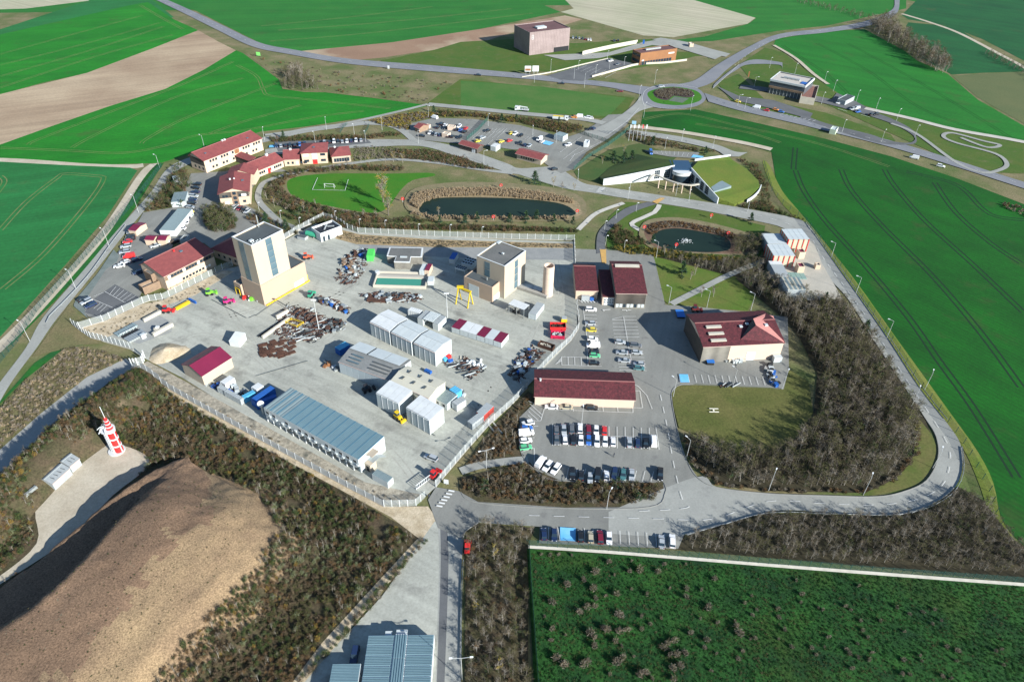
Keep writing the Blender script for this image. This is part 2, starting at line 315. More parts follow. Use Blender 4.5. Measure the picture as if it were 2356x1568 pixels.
# ---- the asphalt of the site
asph=sheet('car_park',D('1323,573 1491,580 1503,592 1530,702 1600,706 1812,730 1815,850 1803,894 1600,884 1560,887 1545,905 1548,940 1563,1010 1580,1060 1604,1098 1650,1122 1767,1136 1767,1178 1573,1232 1560,1263 1240,1250 1242,1212 1100,1203 1072,1222 1062,1240 1008,1215 985,1150 1003,1121 1055,1130 1100,1155 1300,1168 1490,1167 1528,1135 1525,1109 1290,1106 1235,1083 1198,1040 1196,960 1232,925 1248,847 1313,785 1331,755'),asphalt)
edgeroad('ring_road',D('2047,785 2117,895 2177,972 2210,1025 2212,1085 2192,1127 2142,1162 2080,1181 2017,1184 1917,1181 1767,1177 1573,1231 1400,1228'),D('2010,785 2080,892 2125,960 2152,1005 2156,1055 2130,1105 2080,1130 2017,1142 1900,1140 1767,1135 1650,1121 1600,1098 1400,1178'),lightroad)
edgeroad('ring_road',D('1290,388 1338,420 1378,429 1453,440 1553,455 1653,470 1767,490 1817,500 1852,512 1877,542 1917,600 1992,705 2049,788'),D('1178,397 1240,417 1303,435 1368,445 1438,457 1528,470 1628,487 1767,515 1800,525 1847,545 1862,568 1887,605 1907,640 1954,693 2012,788'),lightroad)
sheet('concrete_apron',D('1790,560 1870,555 1890,605 1910,640 1938,688 1860,692 1800,660'),chalk if 0 else M('apron_concrete',(.42,.39,.33),(.36,.34,.29),.15,.9,.1,2.))
edgeroad('site_road',D('1300,380 1200,388 1164,376 1064,342 989,326 930,322 840,322 700,330 610,345'),D('1290,412 1178,400 1150,392 1050,360 985,340 930,336 840,340 700,348 612,362'),lightroad)
edgeroad('site_road',D('600,318 700,296 800,284 850,279 900,285 940,300 985,322'),D('602,330 705,306 800,293 850,288 895,293 925,308 950,332'),lightroad)
sheet('entrance_plaza',D('1290,400 1265,385 1210,345 1300,318 1340,305 1375,283 1400,265 1460,262 1440,290 1400,320 1350,350 1320,390'),asphalt)
sheet('car_park',D('945,285 1000,272 1090,275 1200,290 1300,318 1260,345 1180,345 1110,335 1040,330 960,322 940,305'),asphalt)
sheet('car_park',D('630,325 700,325 840,318 855,330 700,345 640,350'),asphalt_dark)
# office courtyard
sheet('courtyard',D('440,400 520,395 600,365 660,395 600,400 560,470 600,490 680,520 650,560 520,600 470,560 400,560 385,600 340,640 320,690 300,680 255,720 235,735 205,730 170,700 240,620 300,545 330,490 400,478 420,440'),asphalt)
sheet('car_park',D('215,690 265,655 318,683 320,690 235,732 195,720'),asphalt_dark)
sheet('gravel_bed',D('175,690 225,630 262,575 275,590 268,605 245,620 205,680 195,720 205,735 170,705'),M('slate_bed',(.17,.2,.19),(.13,.16,.15),.3,.95,.2,3.))
# the yard
yard=sheet('works_yard',D('1003,1121 1124,980 1218,885 1313,785 1329,755 1320,557 1180,553 824,537 790,525 745,505 655,555 600,600 513,622 375,690 238,740 185,757 237,787 300,805 335,826 420,870 589,975 860,1125 930,1145 979,1143'),yardm)
tram(yard,[D(s) for s in('960,1120 900,1040 760,930 640,840 560,760 520,700','985,1120 1040,1040 1090,960 1130,900 1180,840 1220,780','1130,900 1060,830 960,760 880,700 800,680 700,660','620,850 560,800 470,770 400,790 350,810','1220,780 1240,720 1220,690 1120,720 1000,700 900,680','700,640 640,690 560,720 470,740','850,600 820,650 760,690 700,740','1150,1000 1080,920 1000,860 900,800','1280,600 1290,680 1270,760 1230,830','940,590 900,640 840,700 780,760 700,820')],M('tyre_mark',(.3,.3,.265),(.36,.36,.315),.4,.95,.15,2.),1.8,.5)
sheet('stony_bank',D('312,846 340,832 430,880 600,975 840,1110 930,1130 975,1140 950,1160 884,1162 600,1005'),stony)
sheet('stony_bank',D('775,527 826,540 1000,552 1318,562 1318,572 1150,570 950,570 820,563 772,550'),M('reed_bank',(.36,.26,.15),(.24,.19,.1),.5,.95,.35,3.,bump=.2))
sheet('stony_bank',D('185,758 238,741 330,700 375,692 513,624 540,625 450,680 380,705 330,735 262,770 230,785'),chalky)
sheet('yard_track',D('820,563 1000,570 1318,573 1318,600 1150,597 940,590 850,585'),M('yard_track',(.21,.22,.22),(.27,.275,.265),.15,.9,.12,2.))
sheet('basin_slab',D('262,775 300,745 360,722 398,745 395,765 320,792'),M('concrete_grey',(.3,.31,.3),(.24,.25,.245),.3,.9,.15,3.))
ribbon('footpath',D('1545,700 1600,672 1680,632 1760,600'),3.0,lightroad,4)
ribbon('footpath',D('1060,1085 1100,1072 1160,1063 1215,1058'),3,lightroad,4)
ribbon('footpath',D('655,520 620,490 595,460 600,430 620,415 680,398 800,378 900,368 1000,375 1100,390 1180,400'),3.0,lightroad)
ribbon('footpath',D('655,520 690,535 720,545'),3,lightroad,2)
edgeroad('link_road',D('1490,466 1440,480 1400,510 1375,540 1372,585'),D('1512,470 1460,488 1425,510 1395,540 1393,580'),asphalt_dark)
ribbon('footpath',D('1517,472 1505,490 1460,510 1455,520 1480,535'),2.4,M('pale_concrete',(.5,.48,.42),(.42,.4,.36),.3,.9),2)
ribbon('footpath',D('1435,468 1375,490 1345,515 1330,530'),2.5,MATS['pale_concrete'],4)
sheet('painted_patch',D('1500,465 1520,456 1530,457 1512,470'),ochre); sheet('painted_patch',D('1380,575 1394,575 1395,607 1385,607'),ochre)
# ---- main road, roundabout, far roads
edgeroad('main_road',D('340,-8 420,30 500,70 580,108 660,125 800,148 1000,166 1180,180 1300,192 1400,202 1490,222'),D('365,-8 440,25 520,63 600,100 680,116 800,136 1000,152 1180,168 1300,180 1400,190 1500,202'),roadgrey)
edgeroad('main_road',D('1600,205 1640,190 1680,155 1740,115 1800,88 1900,76 2000,60 2060,35 2070,0 2070,-20'),D('1560,195 1600,185 1650,150 1720,110 1790,80 1900,66 1990,50 2050,25 2058,0 2055,-20'),roadgrey)
edgeroad('main_road',D('1630,235 1700,255 1850,290 2050,340 2200,385 2356,435 2600,510'),D('1620,215 1700,240 1850,275 2050,325 2200,370 2356,420 2600,490'),roadgrey)
edgeroad('main_road',D('1510,246 1470,258 1440,284 1400,312 1370,325'),D('1480,212 1460,240 1425,268 1385,290 1345,305'),lightroad)
sheet('roundabout',D('1478,215 1500,200 1550,194 1600,203 1620,218 1622,232 1600,246 1550,252 1500,247 1480,235'),roadgrey,5)
isl=sheet('roundabout_island',D('1489,217 1510,206 1550,201 1595,208 1613,220 1610,233 1580,242 1545,243 1505,236'),lawn,5)
sheet('planted_bed',D('1503,214 1515,206 1555,203 1590,210 1597,222 1580,226 1550,222 1535,232 1510,226'),M('dark_bed',(.07,.045,.05),(.05,.035,.035),.3,.95,.3,2.),3)
sheet('planted_bed',D('1538,233 1552,223 1585,228 1570,238'),M('grey_bed',(.12,.15,.12),(.09,.12,.09),.3,.95,.2,2.))
ribbon('side_track',D('985,241 1060,248 1200,262 1340,275 1390,285'),6,lightroad)
# archive and office forecourts
sheet('car_park',D('1260,175 1330,155 1400,135 1460,148 1420,160 1365,180 1340,188 1290,185'),asphalt_dark)
sheet('forecourt',D('1250,128 1330,125 1400,122 1480,98 1520,92 1560,98 1620,120 1660,130 1645,138 1560,112 1500,105 1420,125 1380,135 1300,140'),lightroad)
edgeroad('access_road',D('1500,92 1560,103 1620,122 1670,132'),D('1520,88 1580,98 1630,112 1680,125'),lightroad)
edgeroad('hotel_road',D('1660,185 1690,165 1720,150 1790,150 1800,160'),D('1640,205 1648,190 1700,150 1740,138 1800,145'),roadgrey)
sheet('car_park',D('1650,200 1700,222 1780,232 1870,262 1862,275 1770,250 1690,232'),asphalt_dark)
edgeroad('hotel_road',D('1840,262 1900,285 2000,310 2045,325 2090,330 2105,320 2090,305 2050,285 1980,262 1900,240 1780,215 1700,205'),D('1842,272 1895,292 1990,322 2040,333 2100,333 2108,318 2096,298 2052,275 1985,250 1905,228 1790,206 1705,196'),asphalt_dark)
sheet('car_park',D('1905,240 1925,215 1970,235 2010,258 2020,270 1985,262'),asphalt_dark)
ribbon('footpath',D('2050,285 2110,310 2200,375 2260,398 2300,392 2316,378 2290,355 2200,330 2170,315 2190,307 2260,325 2300,335 2270,340 2210,318'),2.5,lightroad)
ribbon('chalk_lane',D('1990,250 2100,275 2200,300 2356,328 2500,362'),5,M('pale_lane',(.48,.45,.4),(.42,.4,.35),.2,.9),4)
ribbon('chalk_lane',D('1780,105 1830,135 1870,170 1905,195'),3,chalk,4); ribbon('chalk_lane',D('985,241 900,262 760,292 610,312'),3.,lightroad,4)
ribbon('chalk_lane',D('1450,292 1560,304 1700,328 1775,345'),5,chalk,4)
edgeroad('visitor_road',D('1450,300 1560,315 1650,335 1690,350 1720,352'),D('1440,308 1550,325 1640,345 1670,360 1700,362'),lightroad)
sheet('car_park',D('1480,347 1550,350 1610,352 1600,366 1540,362 1500,355'),asphalt)
# ---- ponds with banks
def pond(outer,rim,inner,bank,reed):
    b=sheet('pond_bank',outer,bank,4); sheet('reed_bed',rim,reed,4); w=sheet('pond_water',inner,water,4); return w
reedm=M('reeds_dry',(.3,.23,.14),(.2,.16,.09),.6,.95,.3,3.)
pond(D('930,470 945,440 1000,425 1100,420 1250,430 1330,450 1350,480 1340,500 1300,510 1100,512 990,508 945,490'),D('937,470 955,448 1020,438 1130,436 1250,446 1320,462 1335,480 1325,500 1200,505 1000,503 950,490'),D('965,480 985,462 1040,456 1180,458 1280,468 1318,484 1315,498 1220,500 1100,498 1000,500 970,492'),M('bank_brown',(.21,.17,.1),(.15,.14,.07),.3,.95,.3,2.),reedm)
pond(D('1470,535 1490,508 1560,502 1650,518 1740,545 1755,570 1720,588 1600,585 1520,580 1480,560'),D('1482,532 1500,514 1560,510 1650,528 1720,550 1735,570 1700,585 1600,582 1520,575 1490,555'),D('1500,545 1525,530 1570,528 1640,540 1675,552 1678,575 1640,582 1580,580 1530,573 1505,560'),MATS['bank_brown'],M('reeds_red',(.17,.1,.07),(.12,.08,.05),.5,.95,.3,3.))
# ---- mound of stored earth, and the bank that shades the sunken track
PW=lambda s:[P(*map(float,q.split(','))) for q in s.split()]
crest1=PW('425,1052,1.2 360,1078,4.2 312,1108,5 222,1176,4.6 110,1272,2.6 20,1345,1 -110,1450,.6'); crest2=PW('440,1062,2 395,1095,5.4 345,1130,7.8 290,1176,9.4 178,1296,10.2 85,1383,10.2 -110,1510,10')
off=lambda r,d,z:[Vector((p.x-.6*d,p.y+.8*d,zz)) for p,zz in zip(r,z)]
base_r=PW('485,1092,1 545,1118,2 600,1150,2.6 652,1235,3 589,1336,3.2 430,1510,3.2 300,1690,3.2')
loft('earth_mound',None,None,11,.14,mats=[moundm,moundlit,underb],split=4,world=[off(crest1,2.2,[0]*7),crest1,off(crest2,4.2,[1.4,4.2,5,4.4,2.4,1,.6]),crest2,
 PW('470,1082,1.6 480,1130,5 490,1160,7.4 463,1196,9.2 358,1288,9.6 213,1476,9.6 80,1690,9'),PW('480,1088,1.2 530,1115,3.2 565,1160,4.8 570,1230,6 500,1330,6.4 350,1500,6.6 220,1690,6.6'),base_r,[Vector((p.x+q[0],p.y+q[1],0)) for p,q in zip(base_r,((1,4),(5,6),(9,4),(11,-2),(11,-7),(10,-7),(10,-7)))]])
loft('brush_bank',[
 [(312,850,0),(240,895,0),(150,965,0),(75,1035,0),(0,1110,0),(-80,1192,0)],
 [(325,846,3.),(262,888,5),(172,948,6),(95,1012,6),(15,1090,6),(-70,1170,6)],
 [(350,862,2.4),(300,905,4),(220,970,4.4),(140,1040,4.4),(60,1115,4.4),(-40,1205,4.4)],
 [(385,885,0),(345,940,0),(280,1000,0),(175,1080,0),(100,1160,0),(10,1260,0)]],underb,5,.2)
# ---- raised kerbs along the lawns
def kerb(pts,n=5):
    w=[P(x,y) for x,y in spline(pts,n)]; vs=[];fs=[]; k=0
    for sg,z in((.12,.0),(.12,.16),(-.12,.16),(-.12,.0)):
        pass
    for i,p in enumerate(w):
        d=(w[min(i+1,len(w)-1)]-w[max(i-1,0)]).normalized(); nn=Vector((-d.y,d.x,0)); zz=gzk(p); vs+=[p+nn*.1,p+nn*.1+Vector((0,0,zz)),p-nn*.1+Vector((0,0,zz)),p-nn*.1]
        if i: b=4*i; fs+=[(b-4,b-3,b+1,b),(b-3,b-2,b+2,b+1),(b-2,b-1,b+3,b+2)]
    return struct('kerb',mesh('kerb',vs,fs,M('kerb_grey',(.2,.2,.19),(.26,.26,.24),.3,.9)))
KB=BVHTree.FromPolygons(BV,BF)
def gzk(p): h=KB.ray_cast(Vector((p.x,p.y,200)),Vector((0,0,-1))); return h[0].z+.13
for s in('1803,895 1600,885 1560,888 1545,905 1548,940 1563,1010 1580,1060 1604,1099 1650,1122 1767,1136 1900,1141 2017,1143 2080,1131 2131,1106 2157,1055 2153,1005 2126,960 2081,892 2011,785','1378,573 1491,580 1503,592 1515,640 1530,702','1528,1112 1530,1135 1495,1167 1300,1170 1100,1157 1060,1133','1196,960 1198,1040 1235,1084 1290,1107 1525,1110','1100,1203 1072,1222 1063,1245'): kerb(D(s))
# ---- painted markings
sides=lambda s:[D(q) for q in s.split(';')]
marks(sides('1178,405 1303,428 1453,449 1653,480 1767,503 1830,522;1870,555 1897,600 1975,705 2030,790 2098,895 2150,972 2182,1030 2184,1075 2165,1120 2110,1150 2017,1163 1900,1160 1767,1155 1640,1195 1520,1195 1213,1187'),.14,asph,dash=(3,4))
marks(sides('350,-5 430,28 510,66 590,104 670,121 800,142 1000,159 1180,174 1400,196;1690,152 1760,100 1850,78 1990,55;1700,247 1850,282 2050,332 2200,377 2356,427'),.16,asph,dash=(3,6))
marks([D('1460,290 1420,305'),D('1519,910 1534,980 1548,1060 1560,1115 1570,1150 1580,1170 1460,1178')],.15,asph,dash=(3,3))
marks(sides('1482,245 1478,225 1492,205 1550,195 1605,204;1486,238 1520,250 1580,252;1400,310 1440,282 1470,250;1640,205 1700,150'),.2,asph)
def stalls(par,c,lines,wd=.12): return marks([[T(c,a,b),T(c,d,e)] for a,b,d,e in lines],wd,par)
stalls(asph,'22',[(373+74*k,770+3.0*k,373+74.3*k,968+3.1*k) for k in range(13)]+[(373,872,1335,890),(1322,800,1352,1005)])
stalls(asph,'22',[(455+60*k,152+2.5*k,458+60*k,228+2.5*k) for k in range(5)]+[(455,152,815,162),(458,228,825,240)])
stalls(asph,'22',[(520+78*k,1175+3*k,495+78*k,1280+2*k) for k in range(12)])
stalls(asph,'22',[(1532,312,1545,388)]+[(1615+62.5*k,313+2.4*k,1633+63*k,388+2.4*k) for k in range(13)])
stalls(asph,'22',[(195,740,265,740),(200,790,240,790),(200,840,210,842),(195,895,205,895),(90,1025,205,992),(205,992,205,1140),(300,635,1110,665),(565,630,565,655),(835,615,840,655),(968,618,975,660),(1110,625,1112,665),(1130,465,1175,465),(1175,465,1200,622),(1115,620,1200,622),(1120,405,1160,425),(1160,425,1240,510),(1240,510,1288,632),(150,560,300,620),(300,620,265,740),(165,585,280,690),(160,620,272,715),(152,655,240,735),(145,690,200,738),(400,220,455,190),(410,210,455,180),(425,195,455,165)])
stalls(asph,'21',[(920,1375,1025,1348),(1025,1348,1060,1560)]+[(1025-108+3*k if k else 1025,1350+31.5*k,1140+5*k,1350+31.5*k) for k in range(7)]+[(655,1275,690,1560)]+[(665+3*k,1302+32*k,775+3*k,1306+32*k) for k in range(9)])
stalls(asph,'22',[(945+5*k,35+30*k,1190+6*k,40+30*k) for k in range(9)]+[(1060,0,1110,260),(685,20,700,235)])
stalls(asph,'21',[(610+30*k,1195,660+33*k if 0 else 650+28*k,1222) for k in range(6)],.3)
stalls(asph,'21',[(830,1290,905,1285),(1010,1292,1095,1292),(830,1290,850,1300),(1075,1286,1050,1300)],.3)
stalls(asph,'23',[(335,155,335,260),(420,155,440,280)]+[(990+82*k,188+6*k,998+82*k,312+6*k) for k in range(6)]+[(665,165,668,285),(745,175,745,290),(910,190,912,295)])
stalls(asph,'12',[(1660+22*k,1520-28*k,1715+22*k,1530-28*k) for k in range(6)],.5)
stalls(asph,'21',[(770+8*k,200-9*k,825+8*k,205-9*k) for k in range(5)],.5)
stalls(asph,'10',[(1990+45*k,1285-2*k,2060+45*k,1225-2*k) for k in range(6)]+[(2130+38*k,1340-3*k,2180+38*k,1290) for k in range(5)]+[(2140+32*k,1225,2180+32*k,1190) for k in range(5)])
stalls(asph,'20',[(110,1290,155,1260),(140,1295,180,1265)]+[(430,1415,640,1265),(530,1490,580,1420),(470,1470,700,1300),(540,1450,820,1310),(1320,1400,1345,1420),(1370,1395,1385,1425),(1410,1397,1418,1430),(1450,1398,1452,1432),(1490,1400,1490,1435),(1530,1402,1525,1438),(1580,1408,1560,1442),(1625,1415,1605,1448)])
stalls(asph,'20',[(540+45*k,640+12*k-4*k*k*0,640+45*k,600+10*k) for k in range(8)],.15)
stalls(asph,'30',[(110+42*k,1060+9*k,140+42*k,1050+9*k) for k in range(8)]+[(640+14*k,1005+4*k,655+14*k,1012+4*k) for k in range(6)]+[(850+14*k,1060+4*k,865+14*k,1066+4*k) for k in range(6)],.2)
stalls(asph,'01',[(965,1120,1145,1220)]+[(1010+27*k,1150+15*k-(0),1070+36*k,1075+17*k) for k in range(6)]+[(830,1180,1040,1270)]+[(835+30*k,1265+14*k,895+30*k,1218+12*k) for k in range(4)]+[(865+22*k,1165-9*k,890+22*k,1158-9*k) for k in range(4)],.15)
sheet('painted_bay',D('440,155 585,165 583,285 443,278','23'),bluep); sheet('painted_bay',D('1535,313 1615,315 1630,388 1548,388','22'),bluep)
sheet('painted_bay',D('280,1330 310,1300 385,1320 345,1345','20'),bluep); sheet('painted_bay',D('1645,1455 1665,1430 1765,1447 1740,1460','20'),bluep); sheet('painted_bay',D('120,1365 125,1345 170,1340 182,1362','10'),bluep)
hm=marks([[T('22',1812,630),T('22',1895,632)],[T('22',1812,660),T('22',1900,661)],[T('22',1848,633),T('22',1856,659)]],.45,asph,M('helipad_white',(.78,.74,.6)),name='landing_letter')
# ================================================================ BUILDING KIT
cream=M('cream_render',(.55,.43,.32),(.5,.395,.295),.15,.85,.04,3.); creamp=M('pale_cream',(.44,.37,.285),(.4,.34,.265),.15,.8,.03,3.); pinkw=M('pink_render',(.6,.47,.37),(.55,.435,.345),.12,.85,.03,3.)
tan=M('tan_panel',(.42,.315,.235),(.38,.29,.22),.12,.8,.03,3.)
redt=M('red_tiles',(.24,.068,.065),(.19,.055,.055),.5,.75,.18,5.,wave=(0,.45,.12,.5)); maroont=M('maroon_tiles',(.12,.027,.033),(.06,.018,.022),1.0,.75,.45,3.,wave=(R(90),.5,.15,.5))
maroons=M('maroon_sheet',(.17,.018,.05),(.145,.016,.045),.2,.45); wood=M('dark_timber',(.1,.085,.07),(.06,.055,.05),.6,.85,.2,3.,wave=(R(90),.6,.3,1.)); woodw=M('warm_timber',(.26,.18,.12),(.2,.14,.1),.6,.85,.15,3.,wave=(R(90),.5,.2,1.))
woodg=M('grey_timber',(.25,.235,.2),(.17,.16,.14),.6,.85,.15,3.,wave=(R(90),.5,.25,1.))
dkroof=M('dark_roof',(.085,.1,.105),(.07,.08,.085),.2,.8,.1,2.); grroof=M('grey_felt',(.15,.15,.145),(.12,.125,.12),.2,.9,.12,2.)
steelr=M('steel_roof',(.27,.34,.35),(.235,.3,.31),.25,.4,metal=.25); steelrib=M('steel_roof_blue',(.2,.31,.35),(.175,.275,.315),.3,.4,metal=.25)
glass=M('window_glass',(.02,.035,.05),rough=.12,spec=.6); glassb=M('curtain_glass',(.1,.16,.19),(.07,.12,.15),.3,.2,spec=.6)
shutter=M('white_shutter',(.8,.8,.78),rough=.6); orange=M('orange_panel',(.27,.125,.055),(.22,.105,.05),.2,.6,.06,2.,wave=(R(90),.8,.12,.5)); archp=M('archive_cladding',(.28,.22,.215),(.22,.17,.165),.15,.7,.12,1.5,wave=(R(90),1.4,.16,2.)); archr=M('archive_roof',(.15,.08,.08),(.12,.065,.065),.2,.8)
conc=M('concrete',(.34,.325,.29),(.28,.27,.245),.3,.9,.1,3.); concp=M('concrete_pale',(.5,.465,.39),(.42,.395,.335),.3,.9,.08,3.)
bluec=M('blue_container',(.02,.1,.36),(.025,.12,.4),.5,.55); bluel=M('light_blue_container',(.07,.34,.55),(.1,.38,.58),.5,.55); greyc=M('grey_container',(.35,.38,.39),(.3,.33,.34),.4,.55); redc=M('red_container',(.42,.05,.04),(.34,.05,.04),.5,.6); greenc=M('green_plastic',(.08,.5,.1),rough=.6); greent=M('green_tank',(.05,.33,.2),(.04,.28,.17),.6,.5)
yellow=M('yellow_steel',(.7,.5,.02),(.6,.42,.02),.6,.5); redp=M('red_paint',(.6,.03,.03),rough=.5); rust=M('rusty_steel',(.06,.032,.024),(.1,.048,.032),.9,.85,.25,4.); steel=M('galvanised_steel',(.45,.48,.48),(.38,.41,.41),.5,.45,metal=.5); dark=M('dark_void',(.02,.022,.025),rough=.9); rubber=M('black_rubber',(.018,.018,.02),rough=.8); poolw=M('pool_water',(.05,.24,.17),(.06,.28,.2),.2,.15); tealg=M('teal_frame',(.2,.3,.27),rough=.6)
CUB={}
def ucube(m):
    if m.name not in CUB:
        v=[(x,y,z) for z in(0,1) for y in(-.5,.5) for x in(-.5,.5)]
        CUB[m.name]=mesh('block_'+m.name,v,[(0,2,3,1),(4,5,7,6),(0,1,5,4),(1,3,7,5),(3,2,6,7),(2,0,4,6)],m)
    return CUB[m.name]
def cube(name,m,loc,size,par=None,rz=0): return link(name,ucube(m),par,loc,rz,size)
CYL={}
def ucyl(m,n=12,top=1.,open_=False):
    k=(m.name,n,top,open_)
    if k not in CYL:
        v=[(math.cos(2*math.pi*i/n)*r,math.sin(2*math.pi*i/n)*r,z) for z,r in((0,1),(1,top)) for i in range(n)]
        f=[(i,(i+1)%n,n+(i+1)%n,n+i) for i in range(n)]
        if not open_: f+=[tuple(range(n,2*n)),tuple(range(n-1,-1,-1))]
        me=mesh('round_'+m.name,v,f,m)
        CYL[k]=me
    return CYL[k]
def cyl(name,m,loc,r,h,par=None,n=12,top=1.,rot=None):
    o=link(name,ucyl(m,n,top),par,loc,0,(r,r,h))
    if rot: o.rotation_euler=rot
    return o
def bar(name,m,a,b,t,par=None,t2=None):
    """a square bar between two points"""
    a,b=Vector(a),Vector(b); d=b-a; o=link(name,ucube(m),par,a,0,(t,t2 or t,d.length)); o.rotation_euler=d.to_track_quat('Z','X').to_euler(); return o
def boxv(x0,x1,y0,y1,z0,z1):
    return [(x,y,z) for z in(z0,z1) for y in(y0,y1) for x in(x0,x1)],[(0,2,3,1),(4,5,7,6),(0,1,5,4),(1,3,7,5),(3,2,6,7),(2,0,4,6)]
class Acc:
    def __init__(s): s.v=[];s.f=[]
    def add(s,v,f): k=len(s.v); s.v+=list(v); s.f+=[tuple(i+k for i in q) for q in f]; return s
    def box(s,*a): return s.add(*boxv(*a))
    def obj(s,name,m,par=None,**k): return link(name,mesh(name,s.v,s.f,m,**k),par)
def rect(A,B,X,h):
    a,b,x=P(*A,h),P(*B,h),P(*X,h); d=b-a; L=d.length; d.normalize(); n=Vector((-d.y,d.x,0)); Wd=(x-a).dot(n)
    if Wd<0: a=b; d=-d; Wd=-Wd
    return a,math.atan2(d.y,d.x),L,Wd
class B: pass
def slab(a,b,c,d,t=.18):
    """thin plate over quad a b c d (counter-clockwise from above)"""
    v=[Vector(p) for p in (a,b,c,d)]; n=(v[1]-v[0]).cross(v[3]-v[0]).normalized()
    return [tuple(p) for p in v]+[tuple(p+n*t) for p in v],[(0,3,2,1),(4,5,6,7),(0,1,5,4),(1,2,6,5),(2,3,7,6),(3,0,4,7)]
def house(name,label,cat,A,Bp,X,h,roof='gable',rh=2.,rf=.5,wall=cream,rm=redt,ov=.45,group=None,Wd=None,Ld=None,par_h=.35,gable=None,frame=None,z0=None,hip=None):
    if frame: a,ang,L,W_=frame
    else: a,ang,L,W_=rect(A,Bp,X,h)
    if Wd: W_=Wd
    if Ld: L=Ld
    o=B(); o.L,o.W,o.h=L,W_,h
    zb=gz(a.x,a.y) if z0 is None else z0
    o.e=thing(name,label,cat,(a.x,a.y,zb),ang,group); e=o.e; h=h-zb; o.h=h
    r=rf*W_
    if roof in('gable','mono','hip'):
        if roof=='gable': prof=[(0,0),(W_,0),(W_,h),(r,h+rh),(0,h)]
        elif roof=='mono': prof=[(0,0),(W_,0),(W_,h+rh),(0,h)]
        else: prof=[(0,0),(W_,0),(W_,h),(0,h)]
        n=len(prof); v=[(0,y,z) for y,z in prof]+[(L,y,z) for y,z in prof]
        f=[tuple(range(n-1,-1,-1)),tuple(range(n,2*n))]+[(i,(i+1)%n,n+(i+1)%n,n+i) for i in range(n)]
        link('wall',mesh('wall',v,f,wall),e)
        if gable: # timber upper part of the end wall
            pass
        if roof=='gable':
            s=rh/max(r,.1); s2=rh/max(W_-r,.1)
            v,f=slab((-ov,-ov,h-s*ov),(L+ov,-ov,h-s*ov),(L+ov,r,h+rh),(-ov,r,h+rh)); link('roof_slope',mesh('roof_slope',v,f,rm),e)
            cube('ridge_cap',M('ridge_tile',(.3,.13,.12),rough=.8) if rm in(redt,maroont) else rm,(L/2,r,h+rh+.12),(L+2*ov-.02,.4,.16),e); cube('gutter',M('gutter_pink',(.5,.38,.33),rough=.6),(L/2,-ov-.08,h-s*ov-.02),(L+2*ov-.02,.16,.16),e)
            v,f=slab((-ov,r,h+rh),(L+ov,r,h+rh),(L+ov,W_+ov,h-s2*ov),(-ov,W_+ov,h-s2*ov)); link('roof_slope',mesh('roof_slope',v,f,rm),e)
        elif roof=='mono':
            s=rh/W_; v,f=slab((-ov,-ov,h-s*ov),(L+ov,-ov,h-s*ov),(L+ov,W_+ov,h+rh+s*ov),(-ov,W_+ov,h+rh+s*ov)); link('roof',mesh('roof',v,f,rm),e)
        else:
            k=hip if hip is not None else min(W_/2,L/2-.2); p=[(-ov,-ov,h),(L+ov,-ov,h),(L+ov,W_+ov,h),(-ov,W_+ov,h),(k,r,h+rh),(L-k,r,h+rh)]
            for q in((0,1,5,4),(2,3,4,5),(1,2,5),(3,0,4)):
                pts=[p[i] for i in q]; n3=len(q)
                link('roof_slope',mesh('roof_slope',pts+[(x,y,z-.2) for x,y,z in pts],[tuple(range(n3)),tuple(range(2*n3-1,n3-1,-1))]+[(i,n3+i,n3+(i+1)%n3,(i+1)%n3) for i in range(n3)],rm),e)
    elif roof=='gabley':
        v=[(0,0,0),(L,0,0),(L,0,h),(L*rf,0,h+rh),(0,0,h)]; v+=[(x,W_,z) for x,y,z in v]
        link('wall',mesh('wall',v,[(0,1,2,3,4),(9,8,7,6,5)]+[(i,5+i,5+(i+1)%5,(i+1)%5) for i in range(5)],wall),e)
        m=L*rf; s=rh/m; s2=rh/(L-m)
        v,f=slab((-ov,W_+ov,h-s*ov),(-ov,-ov,h-s*ov),(m,-ov,h+rh),(m,W_+ov,h+rh)); link('roof_slope',mesh('roof_slope',v,f,rm),e)
        v,f=slab((m,W_+ov,h+rh),(m,-ov,h+rh),(L+ov,-ov,h-s2*ov),(L+ov,W_+ov,h-s2*ov)); link('roof_slope',mesh('roof_slope',v,f,rm),e)
    else:
        t=.3; q=Acc(); q.box(0,L,0,t,0,h); q.box(0,L,W_-t,W_,0,h); q.box(0,t,t,W_-t,0,h); q.box(L-t,L,t,W_-t,0,h); q.obj('wall',wall,e)
        v,f=boxv(t,L-t,t,W_-t,h-par_h-.15,h-par_h); link('roof',mesh('roof',v,f,rm),e)
        if roof=='trim':
            q=Acc(); u=.06; q.box(-u,L+u,-u,t+u,h,h+.12); q.box(-u,L+u,W_-t-u,W_+u,h,h+.12); q.box(-u,t+u,t+u,W_-t-u,h,h+.12); q.box(L-t-u,L+u,t+u,W_-t-u,h,h+.12); q.obj('parapet_cap',white,e)
    return o
